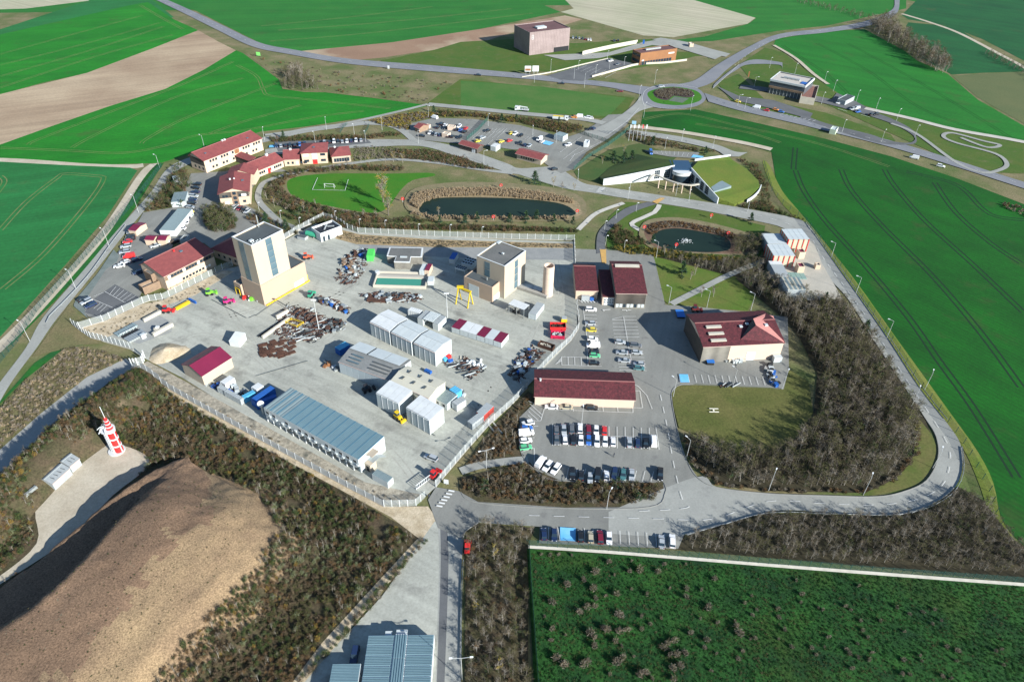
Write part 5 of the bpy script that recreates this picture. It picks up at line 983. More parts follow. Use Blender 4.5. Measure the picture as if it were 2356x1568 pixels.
# guard rails along the ring road (blue-shadowed kerb rail) and field road
rail=M('guard_rail',(.42,.45,.46),rough=.5,metal=.4)
def guard(lab,pts):
    w=resample([Vector(P(x,y)) for x,y in spline(pts,5)],4.); c=w[0].copy(); c.z=gz(c.x,c.y); e=thing('guard_rail',lab,'guard rail',c,0,'road guard rails')
    for a,b in zip(w,w[1:]):
        z=gz(a.x,a.y)-c.z; d=b-a; p=Vector((a.x-c.x,a.y-c.y,z)); cube('post',rail,p,(.12,.12,.7),e); cube('beam',rail,p+Vector((d.x,d.y,0))/2+Vector((0,0,.42)),(d.length,.08,.32),e,math.atan2(d.y,d.x))
guard('grey guard rail round the outside of the ring road bend',D('2212,1030 2216,1085 2195,1132 2145,1166 2080,1185 2017,1188 1917,1185 1770,1181 1650,1213 1575,1235'))
guard('grey guard rail along the side road below the yard gate',D('1066,1290 1063,1350 1062,1450 1060,1560')); guard('grey guard rail beside the perimeter road and slate bed',D('290,520 255,565 205,635 150,695 115,730 108,745'))
guard('grey guard rail beside the upper bend of the ring road',D('1855,513 1880,545 1918,598 1994,705 2050,786 2120,893 2180,970'))
# ================================================================ CARS
PAINT={}
def carpaint(n,c): PAINT[n]=M('car_'+n.replace(' ','_'),c,rough=.28,spec=.5,coat=.6,metal=.15 if n in('silver','grey','light blue') else 0)
for n,c in dict(white=(.8,.8,.8),black=(.015,.016,.018),grey=(.14,.15,.16),silver=(.42,.45,.47),navy=(.015,.03,.08),blue=(.04,.14,.45),red=(.6,.03,.03),maroon=(.18,.015,.03),beige=(.42,.38,.28),green=(.1,.45,.22),yellow=(.7,.55,.05),orange=(.65,.25,.04),teal=(.06,.16,.17)).items(): carpaint(n,c)
lampw=M('headlight',(.8,.82,.85),rough=.15); lampr=M('tail_light',(.35,.01,.01),rough=.3)
CM={}
TYPES={'hatchback':dict(L=4.0,w=1.74,st=[(-2.0,.55,.35,.62),(-1.85,.82,.25,.74),(-1.0,.87,.2,.92),(1.5,.87,.2,.96),(1.9,.84,.25,.98),(2.0,.7,.35,.85)],cab=[-.95,-.25,1.45,1.92],H=1.48),
 'saloon car':dict(L=4.5,w=1.78,st=[(-2.25,.55,.35,.6),(-2.1,.84,.25,.72),(-1.15,.89,.2,.88),(1.5,.89,.2,.92),(2.1,.86,.25,.92),(2.25,.7,.35,.8)],cab=[-1.05,-.3,1.0,1.75],H=1.43),
 'estate car':dict(L=4.5,w=1.8,st=[(-2.25,.6,.35,.66),(-2.1,.86,.28,.8),(-1.1,.9,.25,.98),(1.9,.9,.25,1.0),(2.15,.88,.3,1.),(2.25,.75,.4,.9)],cab=[-1.05,-.35,1.85,2.2],H=1.6),
 'van':dict(L=5.0,w=1.95,st=[(-2.5,.6,.4,.75),(-2.3,.92,.3,1.05),(-1.7,.97,.25,1.2),(2.3,.98,.25,1.25),(2.45,.97,.3,1.25),(2.5,.9,.4,1.2)],cab=[-1.75,-1.0,2.35,2.47],H=2.1),
 'pickup':dict(L=5.1,w=1.85,st=[(-2.5,.6,.4,.8),(-2.35,.88,.3,.95),(-1.2,.92,.3,1.08),(2.3,.92,.3,1.1),(2.5,.9,.4,1.05),(2.55,.85,.45,1.)],cab=[-1.15,-.45,.8,1.05],H=1.75)}
def carmeshes(ty,col):
    k=(ty,col)
    if k in CM: return CM[k]
    t_=TYPES[ty]; pm=PAINT[col]; v=[];f=[]
    for x,hw,zb,zt in t_['st']: v+=[(x,-hw*.92,zb),(x,-hw,(zb+zt)/2),(x,-hw*.9,zt),(x,hw*.9,zt),(x,hw,(zb+zt)/2),(x,hw*.92,zb)]
    n=len(t_['st'])
    for i in range(n-1): f+=[(i*6+j,(i+1)*6+j,(i+1)*6+(j+1)%6,i*6+(j+1)%6) for j in range(6)]
    f+=[(0,1,2,3,4,5)[::1],tuple(range((n-1)*6+5,(n-1)*6-1,-1))]
    body=mesh('body',v,f,pm,smooth=False)
    x0,x1,x2,x3=t_['cab']; H=t_['H']; hb=t_['w']/2*.88; ht=hb*.8; zb=t_['st'][2][3]-.02
    roof=mesh('roof',*boxv(x1-.03,x2+.03,-ht-.02,ht+.02,H-.06,H),pm)
    a,b,c,d=(x0,zb),(x1,H-.06),(x2,H-.06),(x3,zb)
    ws=mesh('windscreen',[(a[0],-hb,a[1]),(a[0],hb,a[1]),(b[0],ht,b[1]),(b[0],-ht,b[1])],[(3,2,1,0)],glass)
    side_m=glass
    def sd(s): return mesh('side_window',[(a[0],s*hb,a[1]),(d[0],s*hb,d[1]),(c[0],s*ht,c[1]),(b[0],s*ht,b[1])],[(0,1,2,3) if s<0 else (3,2,1,0)],pm if ty=='van' else side_m)
    rw=mesh('rear_window',[(d[0],hb,d[1]),(d[0],-hb,d[1]),(c[0],-ht,c[1]),(c[0],ht,c[1])],[(3,2,1,0)],pm if ty=='van' else glass)
    CM[k]=[('body',body),('roof',roof),('windscreen',ws),('side_panel' if ty=='van' else 'side_window',sd(-1)),('side_panel' if ty=='van' else 'side_window',sd(1)),('rear_door' if ty=='van' else 'rear_window',rw)]; return CM[k]
WHL=ucyl(rubber,14)
def car(ty,col,p,ang,label,group,name=None):
    e=thing(name or {'hatchback':'parked_car','saloon car':'parked_car','estate car':'parked_car','van':'parked_van','pickup':'pickup_truck'}[ty],label,'van' if ty=='van' else 'car',p,ang,group); t_=TYPES[ty]; L=t_['L']; w=t_['w']/2
    for n_,m_ in carmeshes(ty,col): link(n_,m_,e)
    for x in(-L*.31,L*.31):
        for s in(-1,1): o=link('wheel',WHL,e,(x,s*(w-.2) if s>0 else -w+.0,.32),0,(.32,.32,.2)); o.rotation_euler=(R(90) if s<0 else R(-90),0,0); o.location=(x,s*(w-.2),.32)
    zf=t_['st'][1][3]-.12
    for s in(-1,1): cube('headlight',lampw,(-L/2+.08,s*w*.62,zf-.08),(.16,.34,.14),e); cube('tail_light',lampr,(L/2-.06,s*w*.72,.72),(.14,.2,.2),e)
    if ty=='pickup': cube('load_bed',dark,(1.75,0,1.02),(1.35,1.5,.1),e)
    return e
rc=random.Random(11)
SH={'h':'hatchback','s':'saloon car','e':'estate car','v':'van','p':'pickup'}
CO=dict(w='white',k='black',g='grey',s='silver',n='navy',b='blue',r='red',m='maroon',c='beige',G='green',y='yellow',o='orange',t='teal')
NC=[0]
def cars(lot,tile,dirn,spec,flip=True):
    """spec: 'x,y,type+colour ...' in the named quarter; dirn = picture direction of the car's axis"""
    toks=[q.split(',')[2] for q in spec.split()]; nm=lambda k:CO[toks[k][1]]+' '+{'h':'hatchback','s':'saloon','e':'estate','v':'van','p':'pickup'}[toks[k][0]]
    for iq,q in enumerate(spec.split()):
        x,y,tc=q.split(','); px=T(tile,float(x),float(y)+6); dx,dy=dirn
        p=G(*px); a=P(px[0]-dx*3,px[1]-dy*3); b=P(px[0]+dx*3,px[1]+dy*3); d=b-a; ang=math.atan2(d.y,d.x)+rc.uniform(-.03,.03)+(math.pi if flip and rc.random()<.5 else 0)
        ty,col=SH[tc[0]],CO[tc[1]]; ty_=ty if ty!='saloon car' else 'saloon'; near=''
        if toks.count(tc)>1:
            nb=[nm(k) for k in(iq-1,iq+1) if 0<=k<len(toks)]; near=', '+('between '+' and '.join(nb) if len(nb)>1 else 'end of row by '+nb[0])
        lb='%s %s %s%s'%(col,ty_,lot,near)
        if len(lb.split())>16: lb='%s %s %s%s'%(col,ty_,lot,near.replace(' hatchback','').replace(' estate','').replace(' saloon',''))
        if len(lb.split())>16: lb=' '.join(lb.split()[:16])
        car(ty,col,p,ang,lb,'vehicles '+lot); NC[0]+=1
cars('in the double row of the lower car park','22',(0.02,1),'407,820,hg 476,818,ss 548,808,eg 625,805,ew 702,818,em 773,825,hw 848,825,hr 410,910,sg 486,908,hw 560,912,ek 632,915,hw 703,915,hb 780,925,ew 855,928,hw 927,928,hw 1078,935,ss 1153,940,hn 1228,945,hk 1300,925,vw')
cars('backed onto the brown shrubs left of the lower car park','22',(1,-.12),'147,755,hw 135,805,hb 130,850,vw 125,918,hw 125,980,hG')
cars('parked askew by the footpath end','22',(-.62,.78),'262,1118,vw 328,1155,ew 402,1180,ew')
cars('in the bottom row facing the thicket','22',(-.03,1),'553,1222,ek 635,1238,hk 717,1262,hs 785,1245,vk 867,1240,hw 940,1222,en 1020,1228,st 1098,1232,ss 1360,1228,pk')
cars('alongside the long cream wall','22',(1,.04),'362,606,sw 495,610,sc 735,614,hk')
cars('in the left column of the upper car park','21',(1,.04),'725,1280,ew 720,1408,hs 725,1468,hy 740,1552,hw'); cars('in the left column of the upper car park','22',(1,.04),'745,45,vw 750,98,hk 760,135,hG 755,203,hk')
cars('in the double column of the upper car park','22',(1,.08),'993,12,hs 1010,108,ss 1030,182,ss 1135,42,eg 1145,108,hs 1165,215,hs 1165,252,ht')
cars('in the roadside bays above the dark meadow','23',(.04,1),'292,215,hn 387,222,hn 627,232,hk 722,242,hc 808,242,em 890,252,hw 1372,285,ss 1470,280,ew')
cars('standing near the main yard gate','12',(1,.38),'1610,1075,es'); cars('in the shade of the modular office','13',(-.22,1),'910,1325,en')
cars('in the tight column beside the long courtyard cabin','01',(1,.08),'1815,128,ek 1810,162,hk 1800,198,sn 1785,236,es 1778,268,hn 1770,302,ek 1755,338,hs 1748,380,hy 1738,408,ht 1718,442,hg 1690,485,ew 1672,532,hw')
cars('in the short row below the timber gable','01',(.8,-.65),'2165,335,es 2205,350,hm 2240,362,hk 2272,376,hs')
cars('along the curved kerb of the left courtyard','01',(1,-.15),'1225,575,vg 1205,606,hk 1200,632,sk 1175,655,hr 1160,698,es 1150,752,es 1190,792,vr 1155,845,hw 1100,880,sw')
cars('in the courtyard by the red-roof offices','01',(1,-.3),'1430,692,ss 1262,822,en 1270,940,hn 1610,655,hk'); cars('between the cream cube hut and the cabin','01',(.3,-1),'1550,640,ew')
cars('in the small dark car park by the slate bed','01',(1,-.45),'775,1185,ek 797,1208,es 838,1242,en')
cars('in the north row behind the red-roofed blocks','10',(0,1),'630,1305,es 678,1307,hk 718,1302,ew 755,1303,hk 795,1303,hs 838,1300,hw 877,1296,hn 920,1292,hw 966,1290,hs'); cars('in the shaded end of the north row','10',(0.1,1),'230,1342,hs 275,1338,hk 315,1337,hk 360,1335,ek 405,1330,hb 450,1322,hn 190,1345,hn')
cars('in the lower row of the upper lot','10',(.75,-.65),'1600,1224,hw 1630,1232,hk 1660,1238,es 1690,1243,hn 1770,1255,hk 1805,1256,hk 1873,1264,ek'); cars('in the middle rows of the upper lot','10',(.75,-.65),'1705,1140,ek 1740,1152,hw 1670,1172,hk 1738,1178,hk 1868,1162,ew 1930,1180,hr 1840,1192,hk 1880,1196,hb 1920,1212,ek')
cars('turning in front of the open red-roofed shelter','10',(1,.1),'1525,1250,sk'); cars('at the top edge of the upper lot','10',(1,.3),'1640,1084,vw')
cars('in the visitors lot behind the timber guard hut','10',(1,-.3),'2128,1202,sk 2080,1268,es 2040,1298,hy 2255,1302,hy 2330,1294,hr 2350,1226,hy'); cars('in the visitors lot behind the timber guard hut','20',(.8,-.5),'28,1232,ew 80,1247,hk 252,1283,vw 277,1302,hw 70,1317,hk 120,1334,hn 158,1342,hs')
cars('waiting at the entrance barriers','20',(1,-.3),'515,1334,ew'); cars('driving in through the entrance','20',(1,-.5),'718,1187,hk 750,1182,hn'); cars('leaving past the red-roofed gatehouse','20',(1,-.2),'390,1555,hk')
cars('parked on the verge by the tipper lorry','20',(1,.1),'570,1077,ho 615,1072,vw 690,1080,ew 720,1086,hw')
cars('driving on the main road','20',(1,.06),'455,767,sk 990,838,sm'); cars('circling the roundabout','20',(1,0),'1372,795,es'); cars('driving on the main road past the scrub','10',(1,.05),'2045,690,sk'); cars('driving on the main road beside the dark field','30',(1,.22),'1340,1452,vw 1585,1528,ew')
cars('in the archive block car row','20',(.2,1),'560,347,hs 590,350,hk 618,352,hs 648,356,hk 675,360,hm 700,364,hw 722,367,hw 940,375,sk 975,372,sk'); cars('in the orange office car park','20',(1,-.2),'905,560,ew 970,592,sg')
cars('by the grey garage near the hotel','30',(1,.1),'650,948,hw 680,918,vw'); cars('in the hotel rear lot','30',(1,-.2),'775,1003,es 812,998,vs 825,1028,hb 950,1053,sk 990,1050,ek'); cars('in the bays in front of the hotel','20',(1,.2),'2075,933,hy 2245,988,vw 2335,1014,hr'); cars('in the bays in front of the hotel','30',(1,.2),'70,1008,ho 120,1028,hb'); cars('in the visitor centre bays','20',(.3,1),'1275,1405,vb')
# lorries
def lorry(lab,tile,a,b,cabm,bodm,kind):
    pa,pb=G(*T(tile,*a)),G(*T(tile,*b)); d=pb-pa; L=max(8.5,min(d.length,10)); e=thing('lorry',lab,'lorry',pa,math.atan2(d.y,d.x))
    cube('chassis',dark,(L/2,0,.6),(L,1.,.4),e); q=Acc(); q.box(L-2.2,L,-1.2,1.2,.6,2.9); q.obj('cab',cabm,e); cube('windscreen',glass,(L+.01,0,1.7),(.05,2.1,.9),e)
    for s in(-1,1): cube('side_window',glass,(L-.8,s*1.2,1.8),(.9,.05,.8),e); cube('headlight',lampw,(L+.02,s*.9,.8),(.08,.4,.25),e)
    if kind=='tipper':
        cube('tipper_side',bodm,(L*.38,1.15,1.),(L*.72,.15,1.5),e); cube('tipper_side',bodm,(L*.38,-1.15,1.),(L*.72,.15,1.5),e); cube('tipper_floor',whitem,(L*.38,0,1.),(L*.72,2.2,.2),e); cube('load',yellow,(L*.38,0,1.2),(L*.68,2.1,1.3),e)
    else:
        cube('flatbed',bodm,(L*.38,0,1.),(L*.74,2.4,.25),e); cube('crane_base',white,(L*.7,0,1.25),(1.,1.4,1.8),e); bar('crane_arm',white,(L*.7,0,3.),(L*.1,.2,2.6),.4,e)
        for k in range(3): cube('crate',steel,(L*(.12+.17*k),.5,1.25),(1.2,1.,.9),e)
    for x in(.12,.3,.82):
        for s in(-1,1): o=link('wheel',WHL,e,(L*x,s*.95,.5),0,(.5,.5,.3)); o.rotation_euler=(R(-90)*s,0,0)
lorry('white tipper lorry with yellow load parked on the verge','20',(370,1098),(535,1112),white,whitem,'tipper'); lorry('white crane lorry standing on the side track','20',(155,1025),(28,1015),white,whitem,'crane')
# tractors / loaders
def loader(lab,px,ang,m,name='wheel_loader',cat='loader'):
    p=G(*px); e=thing(name,lab,cat,p,ang); cube('body',m,(0,0,.7),(2.6,1.4,.9),e); cube('cab',glass,(-.2,0,1.6),(1.2,1.2,1.2),e); cube('cab_roof',m,(-.2,0,2.8),(1.4,1.3,.12),e); cube('bucket',m,(2.6,0,.2),(.7,2.,.8),e)
    for s in(-1,1): bar('arm',m,(.6,s*.5,1.4),(2.5,s*.5,.6),.18,e)
    for x in(-.9,.9):
        for s in(-1,1): o=link('wheel',WHL,e,(x,s*.75,.55),0,(.55,.55,.35)); o.rotation_euler=(R(-90)*s,0,0)
loader('orange-red wheel loader beside the tan tower hall',T('11',465,810),R(20),M('orange_red',(.7,.12,.06),rough=.5)); loader('lime green small loader near the tower gate annex',T('01',1930,1140),R(25),M('lime',(.2,.6,.05),rough=.5)); loader('magenta-red small loader on the yard near the fence corner',T('01',2090,1220),R(30),M('magenta',(.6,.03,.18),rough=.5)); loader('yellow forklift beside the white corner shed',T('12',1305,712),R(-40),yellow,'forklift','forklift'); loader('red tracked machine near the settling basin',T('01',1535,1300),R(10),redp,'red_machine','machine'); loader('blue and green mixer machine in the open yard',T('11',505,1160),R(80),greent,'mixer_machine','machine'); loader('dark tractor in the shade behind the hip-roofed hall',T('21',1680,1290),R(0),M('dark_red',(.12,.02,.02),rough=.5),'tractor','tractor')
loader('dark excavator in the shade of the grey workshop',T('12',1020,460),R(30),M('charcoal',(.03,.03,.035),rough=.6),'excavator','excavator'); loader('red pump machine just inside the main gate',T('12',1635,1250),R(60),redp,'pump_machine','machine'); loader('red fire trailer on the road edge above the roadside bays',T('23',-60,0) if 0 else T('13',1945,365),R(90),redp,'fire_trailer','trailer')
# ================================================================ LAMPS
lampm=M('lamp_grey',(.55,.57,.57),rough=.5,metal=.3); lamph=M('lamp_head',(.78,.8,.8),rough=.4)
def lamp(lab,px,h,ang,arm=1.5,double=False,group=None,r=.09):
    p=G(*px); e=thing('street_lamp',lab,'lamp',p,ang,group); cyl('pole',lampm,(0,0,0),r,h,e,8,.6); 
    for s in((1,-1) if double else (1,)): 
        bar('arm',lampm,(0,0,h-.05),(s*arm,0,h+.25),.09,e); cube('lamp_head',lamph,(s*(arm+.3),0,h+.18),(.75,.34,.16),e)
def lamps(place,tile,s,h=8,ang=0,**k):
    for q in s.split():
        x,y=map(float,q.split(',')); lamp('grey street lamp '+place,T(tile,x,y),h,ang,group='street lamps '+place,**k)
lamps('on the verge between the farm track and perimeter road','01','1275,385 1005,700 700,1090 275,1568',8.5,R(150)); lamps('behind the north offices','00','1880,1358 1468,1545',7,R(150)); lamps('beside the north site road','10','80,1290 650,1195 1160,1197',7,R(100)); lamps('by the north parking row','10','545,1310 1010,1305 905,1240',7,R(-90)); lamps('around the upper lots','10','1587,1085 2135,1160 1495,1320',8,R(-60)); lamps('beside the sloping site road','10','2095,1500',7,R(20))
lamps('along the main road by the archive block','20','205,762 570,727 665,807 355,667',8.5,R(80)); lamps('around the roundabout','20','1310,772 1165,920 1640,1017 1210,1082',9,R(60)); lamps('in the orange office car park','20','770,677 610,637 895,637 1030,602 875,547',6,R(0),arm=.3); lamps('inside the visitor entrance','20','190,1262 405,1312 1560,1297 1845,1362 1405,1372',7.5,R(-90)); lamps('near the hotel road','20','2225,802 2075,970 2140,1000',7,R(0)); lamps('behind the hotel','30','245,682 515,762 600,842 810,937 990,1012 490,957 1180,1112 680,1217 1040,1307 1345,1267 12,627',7.5,R(30),arm=.4)
lamps('beside the ring road at the visitor centre','21','605,97 1080,202 1505,232 1625,282 2165,377 1065,267',7,R(-100)); lamps('along the dark link road','21','1140,377 955,442 850,547 860,682 1030,727',4.5,R(0),arm=.3); lamps('on the lawn by the pale footpath','21','1325,802 1440,1227 1790,1262 2195,1287',8,R(150))
lamps('standing low along the path outside the north fence','11','30,367 230,442 405,507 730,447 955,522 1190,532 1495,567 1785,572 2078,592',4,R(0),arm=.25); lamps('at the dark field side of the ring road','31','575,812 805,1135 1090,1540',8,R(150)); lamps('inside the ring road bend','32','1318,597 1512,1167 875,1412 5,1372 1440,445',7.5,R(60)); lamps('around the helicopter meadow','22','1482,507 1605,1067 2030,412',7.5,R(130)); lamps('at the corner of the helicopter meadow by the hall','32','128,442',7.5,R(60)); lamps('in the thicket below the lower car park','22','870,1542',7,R(60)); lamps('in the double row of cars','22','640,752',7,R(90),arm=.3)
lamp('double-headed street lamp beside the side road guard rail',T('13',1895,1545),9.5,R(5),2.,True); lamp('double-headed street lamp in the shrubs by the yard fence',T('12',2118,1172),8,R(20),1.8,True)
for k,(x,y,hh) in enumerate(((1760,1352,11),(578,1457,13))):
    p=G(*T('11',x,y)); e=thing('light_mast',['tall grey floodlight mast beside the container row','tall grey floodlight mast above the scrap area'][k],'lamp',p); cyl('pole',lampm,(0,0,0),.2,hh,e,8,.5)
    cube('crossarm',lampm,(0,0,hh),(1.8,.3,.15),e)
    for j in range(4): cube('floodlight',lamph,(-.75+.5*j,0,hh+.15),(.35,.3,.3),e)
for k,x in enumerate((1072,1108,1145,1183,1218)):
    p=G(*T('20',x,1295)); e=thing('flag_pole','white flag pole in the row of five at the entrance fence','flag pole',p,0,'entrance flag poles'); cyl('pole',white,(0,0,0),.1,10,e,8,.6)
    fl=cube('flag',[whitem,white,white,redp,white][k],(.35,0,7.6),(.6,.04,2.2),e)
# ================================================================ SIGNS, BUOYS, SMALL THINGS
for k,(x,y,m_,lab) in enumerate(((145,690,orange,'orange and white billboard on two posts beside the main road'),(215,688,white,'white billboard on two posts beside the main road'))):
    p=G(*T('20',x,y)); e=thing('billboard',lab,'billboard',p,R(5))
    for s in(-1.4,1.4): cube('post',steel,(s,0,0),(.2,.2,4),e)
    cube('board',white,(0,-.1,2.4),(4.6,.15,4),e)
    if k==0: cube('print',orange,(0,-.19,3.),(4,.03,1.6),e)
for lab,c,x,y,m_,w_,hh in(('green direction sign at the bend of the main road','10',25,520,M('sign_green',(.2,.6,.15),rough=.5),3.2,2.6),('white road sign at the edge of the main road scrub','10',1220,640,white,1.4,2.2),('small blue sign on a post at the entrance verge','20',1120,1150,M('sign_blue',(.25,.45,.6),rough=.5),2.6,2.),('blue sign panel near the archive ramp','20',1208,412,bluec,1.6,3.2),('white notice board at the main yard gate','12',1750,1320,white,1.4,1.8),('orange obelisk marker on the hotel lawn','20',2172,715,orange,.9,4.)):
    p=G(*T(c,x,y)); e=thing('road_sign',lab,'sign',p,R(-10)); cube('post',steel,(0,.06,0),(.12,.12,hh+.6),e); cube('panel',m_,(0,-.06,.6),(w_,.1,hh),e)
for k,(c,x,y) in enumerate((('11',2252,165),('11',1350,290),('11',2182,455),('21',597,400),('21',1827,440),('21',1212,548),('21',1980,605),('21',1505,712))):
    p=G(*T(c,x,y)); pond_=['large','large','large','large','small','small','small','small'][k]; e=thing('lifebuoy_stand','red lifebuoy on a white post beside the %s pond, %s'%(pond_,['on its grassy far bank','at its football field end','on its fence side','at its stepped outlet end','on its road side','by its concrete inlet','in its shaded corner','on its hedge side'][k]),'lifebuoy',p,0,'lifebuoys'); cube('post',white,(0,.1,0),(.14,.14,2),e)
    n,m2=16,8; v=[((.62+.2*math.cos(b))*math.cos(a_),.2*math.sin(b),(.62+.2*math.cos(b))*math.sin(a_)) for a_ in[2*math.pi*i/n for i in range(n)] for b in[2*math.pi*j/m2 for j in range(m2)]]
    link('ring',mesh('ring',v,[(i*m2+j,i*m2+(j+1)%m2,((i+1)%n)*m2+(j+1)%m2,((i+1)%n)*m2+j) for i in range(n) for j in range(m2)],redp),e,(0,-.1,1.9))
# fountain spray
p=G(*T('21',1600,650)); rg=random.Random(2); q=Acc()
for i in range(160): a_=rg.uniform(0,6.28); r_=abs(rg.gauss(0,1.5)); z=max(.05,1.0-r_*.3)*rg.random()+.05; s=rg.uniform(.05,.14); x,y=math.cos(a_)*r_,math.sin(a_)*r_*.8; q.box(x-s,x+s,y-s,y+s,z,z+s)
tag(q.obj('fountain_spray',white),'white splash of an aerator fountain in the small pond','fountain',kind='stuff').location=p
# goal
p=G(*T('11',632,160)); p2=G(*T('11',720,165)); d=p2-p; e=thing('soccer_goal','white soccer goal on the bright lawn','goal',p,math.atan2(d.y,d.x)); L=d.length
for a_,b_ in(((0,0,0),(0,0,2.4)),((L,0,0),(L,0,2.4)),((0,0,2.4),(L,0,2.4)),((0,0,2.4),(0,2.,0)),((L,0,2.4),(L,2.,0)),((0,2,0),(L,2,0))): bar('goal_bar',white,a_,b_,.14,e)
marks([[T('11',570,75),T('11',520,185),T('11',820,192),T('11',850,90)]][0:1] and [[T('11',568,75),T('11',520,185)],[T('11',520,185),T('11',820,192)],[T('11',820,192),T('11',850,90)]],.2,asph,name='pitch_line')
# red and white beacon sculpture
p=G(*T('02',1075,1005)); e=thing('beacon_tower','red and white stacked-drum beacon tower with ring platforms and thin mast','tower',p)
cyl('base_ring',white,(0,0,0),2.4,.3,e,20)
for cx_,cy_,rr_,nz in((-.85,.25,.85,3),(.95,-.15,1.2,3)):
    for k in range(nz): cyl('red_drum',redp,(cx_,cy_,.35+k*2.9),rr_,2.35,e,18); cyl('ring_platform',white,(cx_,cy_,2.75+k*2.9),rr_+.18,.35,e,18)
for x,y in((-1.75,0),(0,-.95),(.05,.9),(-.9,-.75),(2.1,-.6),(-.2,-1.1)): cube('white_frame',white,(x,y,0),(.28,.22,9.2),e)
cyl('upper_deck',white,(.1,0,9.05),2.1,.35,e,20); cyl('red_cone',redp,(.8,.1,9.4),.95,4.2,e,16,.4); cyl('mast',white,(.8,.1,13.6),.09,4.5,e,6)
for k in range(3): cyl('mast_ring',white,(.8,.1,10.3+k*1.1),1.05-.18*k,.18,e,16)
for a_ in(1.9,2.6,3.4,4.2,5.0):
    p0=Vector((.1,0,9.4)); 
    for j in range(4): p1=Vector((.1+math.cos(a_)*(.9+j*.6),math.sin(a_)*(.9+j*.6),10.5-.12*j*j)); bar('curved_arm',white,p0,p1,.2,e); p0=p1
# skips with rubble
def skip(lab,A,Bq,X,m,fill):
    a,ang,L,W_=rect(A,Bq,X,1.5); e=thing('waste_skip',lab,'skip',(a.x,a.y,gz(a.x,a.y)),ang,'skips by the fence'); t_=.12
    for c_,s_ in(((L/2,t_/2,0),(L,t_,1.5)),((L/2,W_-t_/2,0),(L,t_,1.5)),((t_/2,W_/2,0),(t_,W_-2*t_,1.5)),((L-t_/2,W_/2,0),(t_,W_-2*t_,1.5))): cube('side',m,c_,s_,e)
    cube('floor',dark,(L/2,W_/2,.05),(L-.3,W_-.3,.5),e); q=Acc(); rg=random.Random(9)
    for i in range(40): x,y,s=rg.uniform(.4,L-.4),rg.uniform(.3,W_-.3),rg.uniform(.1,.3); q.box(x-s,x+s,y-s*.7,y+s*.7,.5,.6+s*2.2)
    o=q.obj('rubble',fill,e); o['kind']='stuff'
skip('bright red skip full of brown scrap at the yard fence','%s'and T('21',352,1445),T('21',497,1448),T('21',492,1400),redp,rust); skip('crimson skip with grey rubble beside the red skip',T('21',357,1520),T('21',485,1528),T('21',490,1478),M('crimson',(.5,.02,.07),rough=.5),whitem); skip('brown open skip of pale waste near the car park fence',T('22',235,28),T('22',372,72),T('22',388,35),rust,concp)
p=G(*T('21',478,1385)); e=thing('yellow_tank','yellow cube tank with grey top by the red skips','tank',p); cube('body',yellow,(0,0,0),(2.2,2.,1.6),e); cube('lid',greyc,(0,0,1.6),(2.,1.8,.25),e)
# yellow beams, tarp, H etc
for lab,A,Bq,m_,w_ in(('long yellow steel beam lying on the yard near the offices fence',(1620,1280),(1745,1212),yellow,1.3),('short blue beam beside the yellow beam',(1740,1190),(1805,1222),bluec,.8)):
    a,b=G(*T('01',*A)),G(*T('01',*Bq)); d=b-a; e=thing('steel_beam',lab,'beam',a,math.atan2(d.y,d.x)); cube('web',m_,(d.length/2,0,.1),(d.length,.25,.7),e); cube('flange',m_,(d.length/2,0,0),(d.length,w_,.1),e); cube('flange',m_,(d.length/2,0,.8),(d.length,w_,.1),e)
for lab,c,s,hh in(('blue sheet-covered flat trailer behind the hip-roofed hall','21','1520,1348 1595,1350 1505,1280',.9),('bundle of blue tarpaulin in front of the timber-clad hall wall','22','1795,200 1865,202 1790,160',1.3)):
    A,Bq,X=t(c,s); a,ang,L,W_=rect(A,Bq,X,hh); e=thing('blue_tarp',lab,'tarp',(a.x,a.y,gz(a.x,a.y)),ang); cube('bed',dark,(L/2,W_/2,0),(L*.9,W_*.9,hh-.15),e); cube('cover',bluedk,(L/2,W_/2,hh-.15),(L,W_,.15),e)
# ---- scrap: plates, arches, pipes, big bags, drums, crates; each one lies where the yard shows it
rs=random.Random(21)
def scatter_items(kind,lab,cat,tile,poly,n,make,group):
    pts=[T(tile,*map(float,q.split(','))) for q in poly.split()]; xs=[q[0] for q in pts]; ys=[q[1] for q in pts]; k=0; tries=0
    while k<n and tries<4000:
        tries+=1; x,y=rs.uniform(min(xs),max(xs)),rs.uniform(min(ys),max(ys)); ins=False
        for i in range(len(pts)):
            (x1,y1),(x2,y2)=pts[i],pts[i-1]
            if (y1>y)!=(y2>y) and x<(x2-x1)*(y-y1)/(y2-y1)+x1: ins=not ins
        if ins: make(kind,lab,cat,G(x,y),group,k); k+=1
PLM={}
CW={'galvanised_steel':'steel-grey ','blue_container':'deep blue ','white_metal':'off-white ','dark_roof':'slate grey ','rusty_steel':'rust-brown ','concrete_pale':'pale buff ','dark_void':'black ','red_paint':'red ','orange_panel':'orange ','white_paint':'white ','grey_container':'mid-grey ','light_blue_container':'light blue ','lime':'lime '}
def shared(k,fn):
    if k not in PLM: PLM[k]=fn()
    return PLM[k]
def one(kind,lab,cat,p,group,me,rz,sc=(1,1,1)): return tag(link(kind,me,None,p,rz,sc),lab,cat,group)
def mk_plate(kind,lab,cat,p,g,k):
    def f():
        q=Acc(); q.box(-1,1,-.8,.8,0,.12)
        for i in range(4): q.box(-1,1,-.75+i*.5-.05,-.75+i*.5+.05,.12,.22)
        return mesh('plate',q.v,q.f,rust)
    one(kind,lab,cat,p+Vector((0,0,.05*(k%6))),g,shared('plate',f),rs.choice([.5,.55,.6,2.1])+rs.uniform(-.15,.15),(rs.uniform(.8,1.3),rs.uniform(.8,1.2),1))
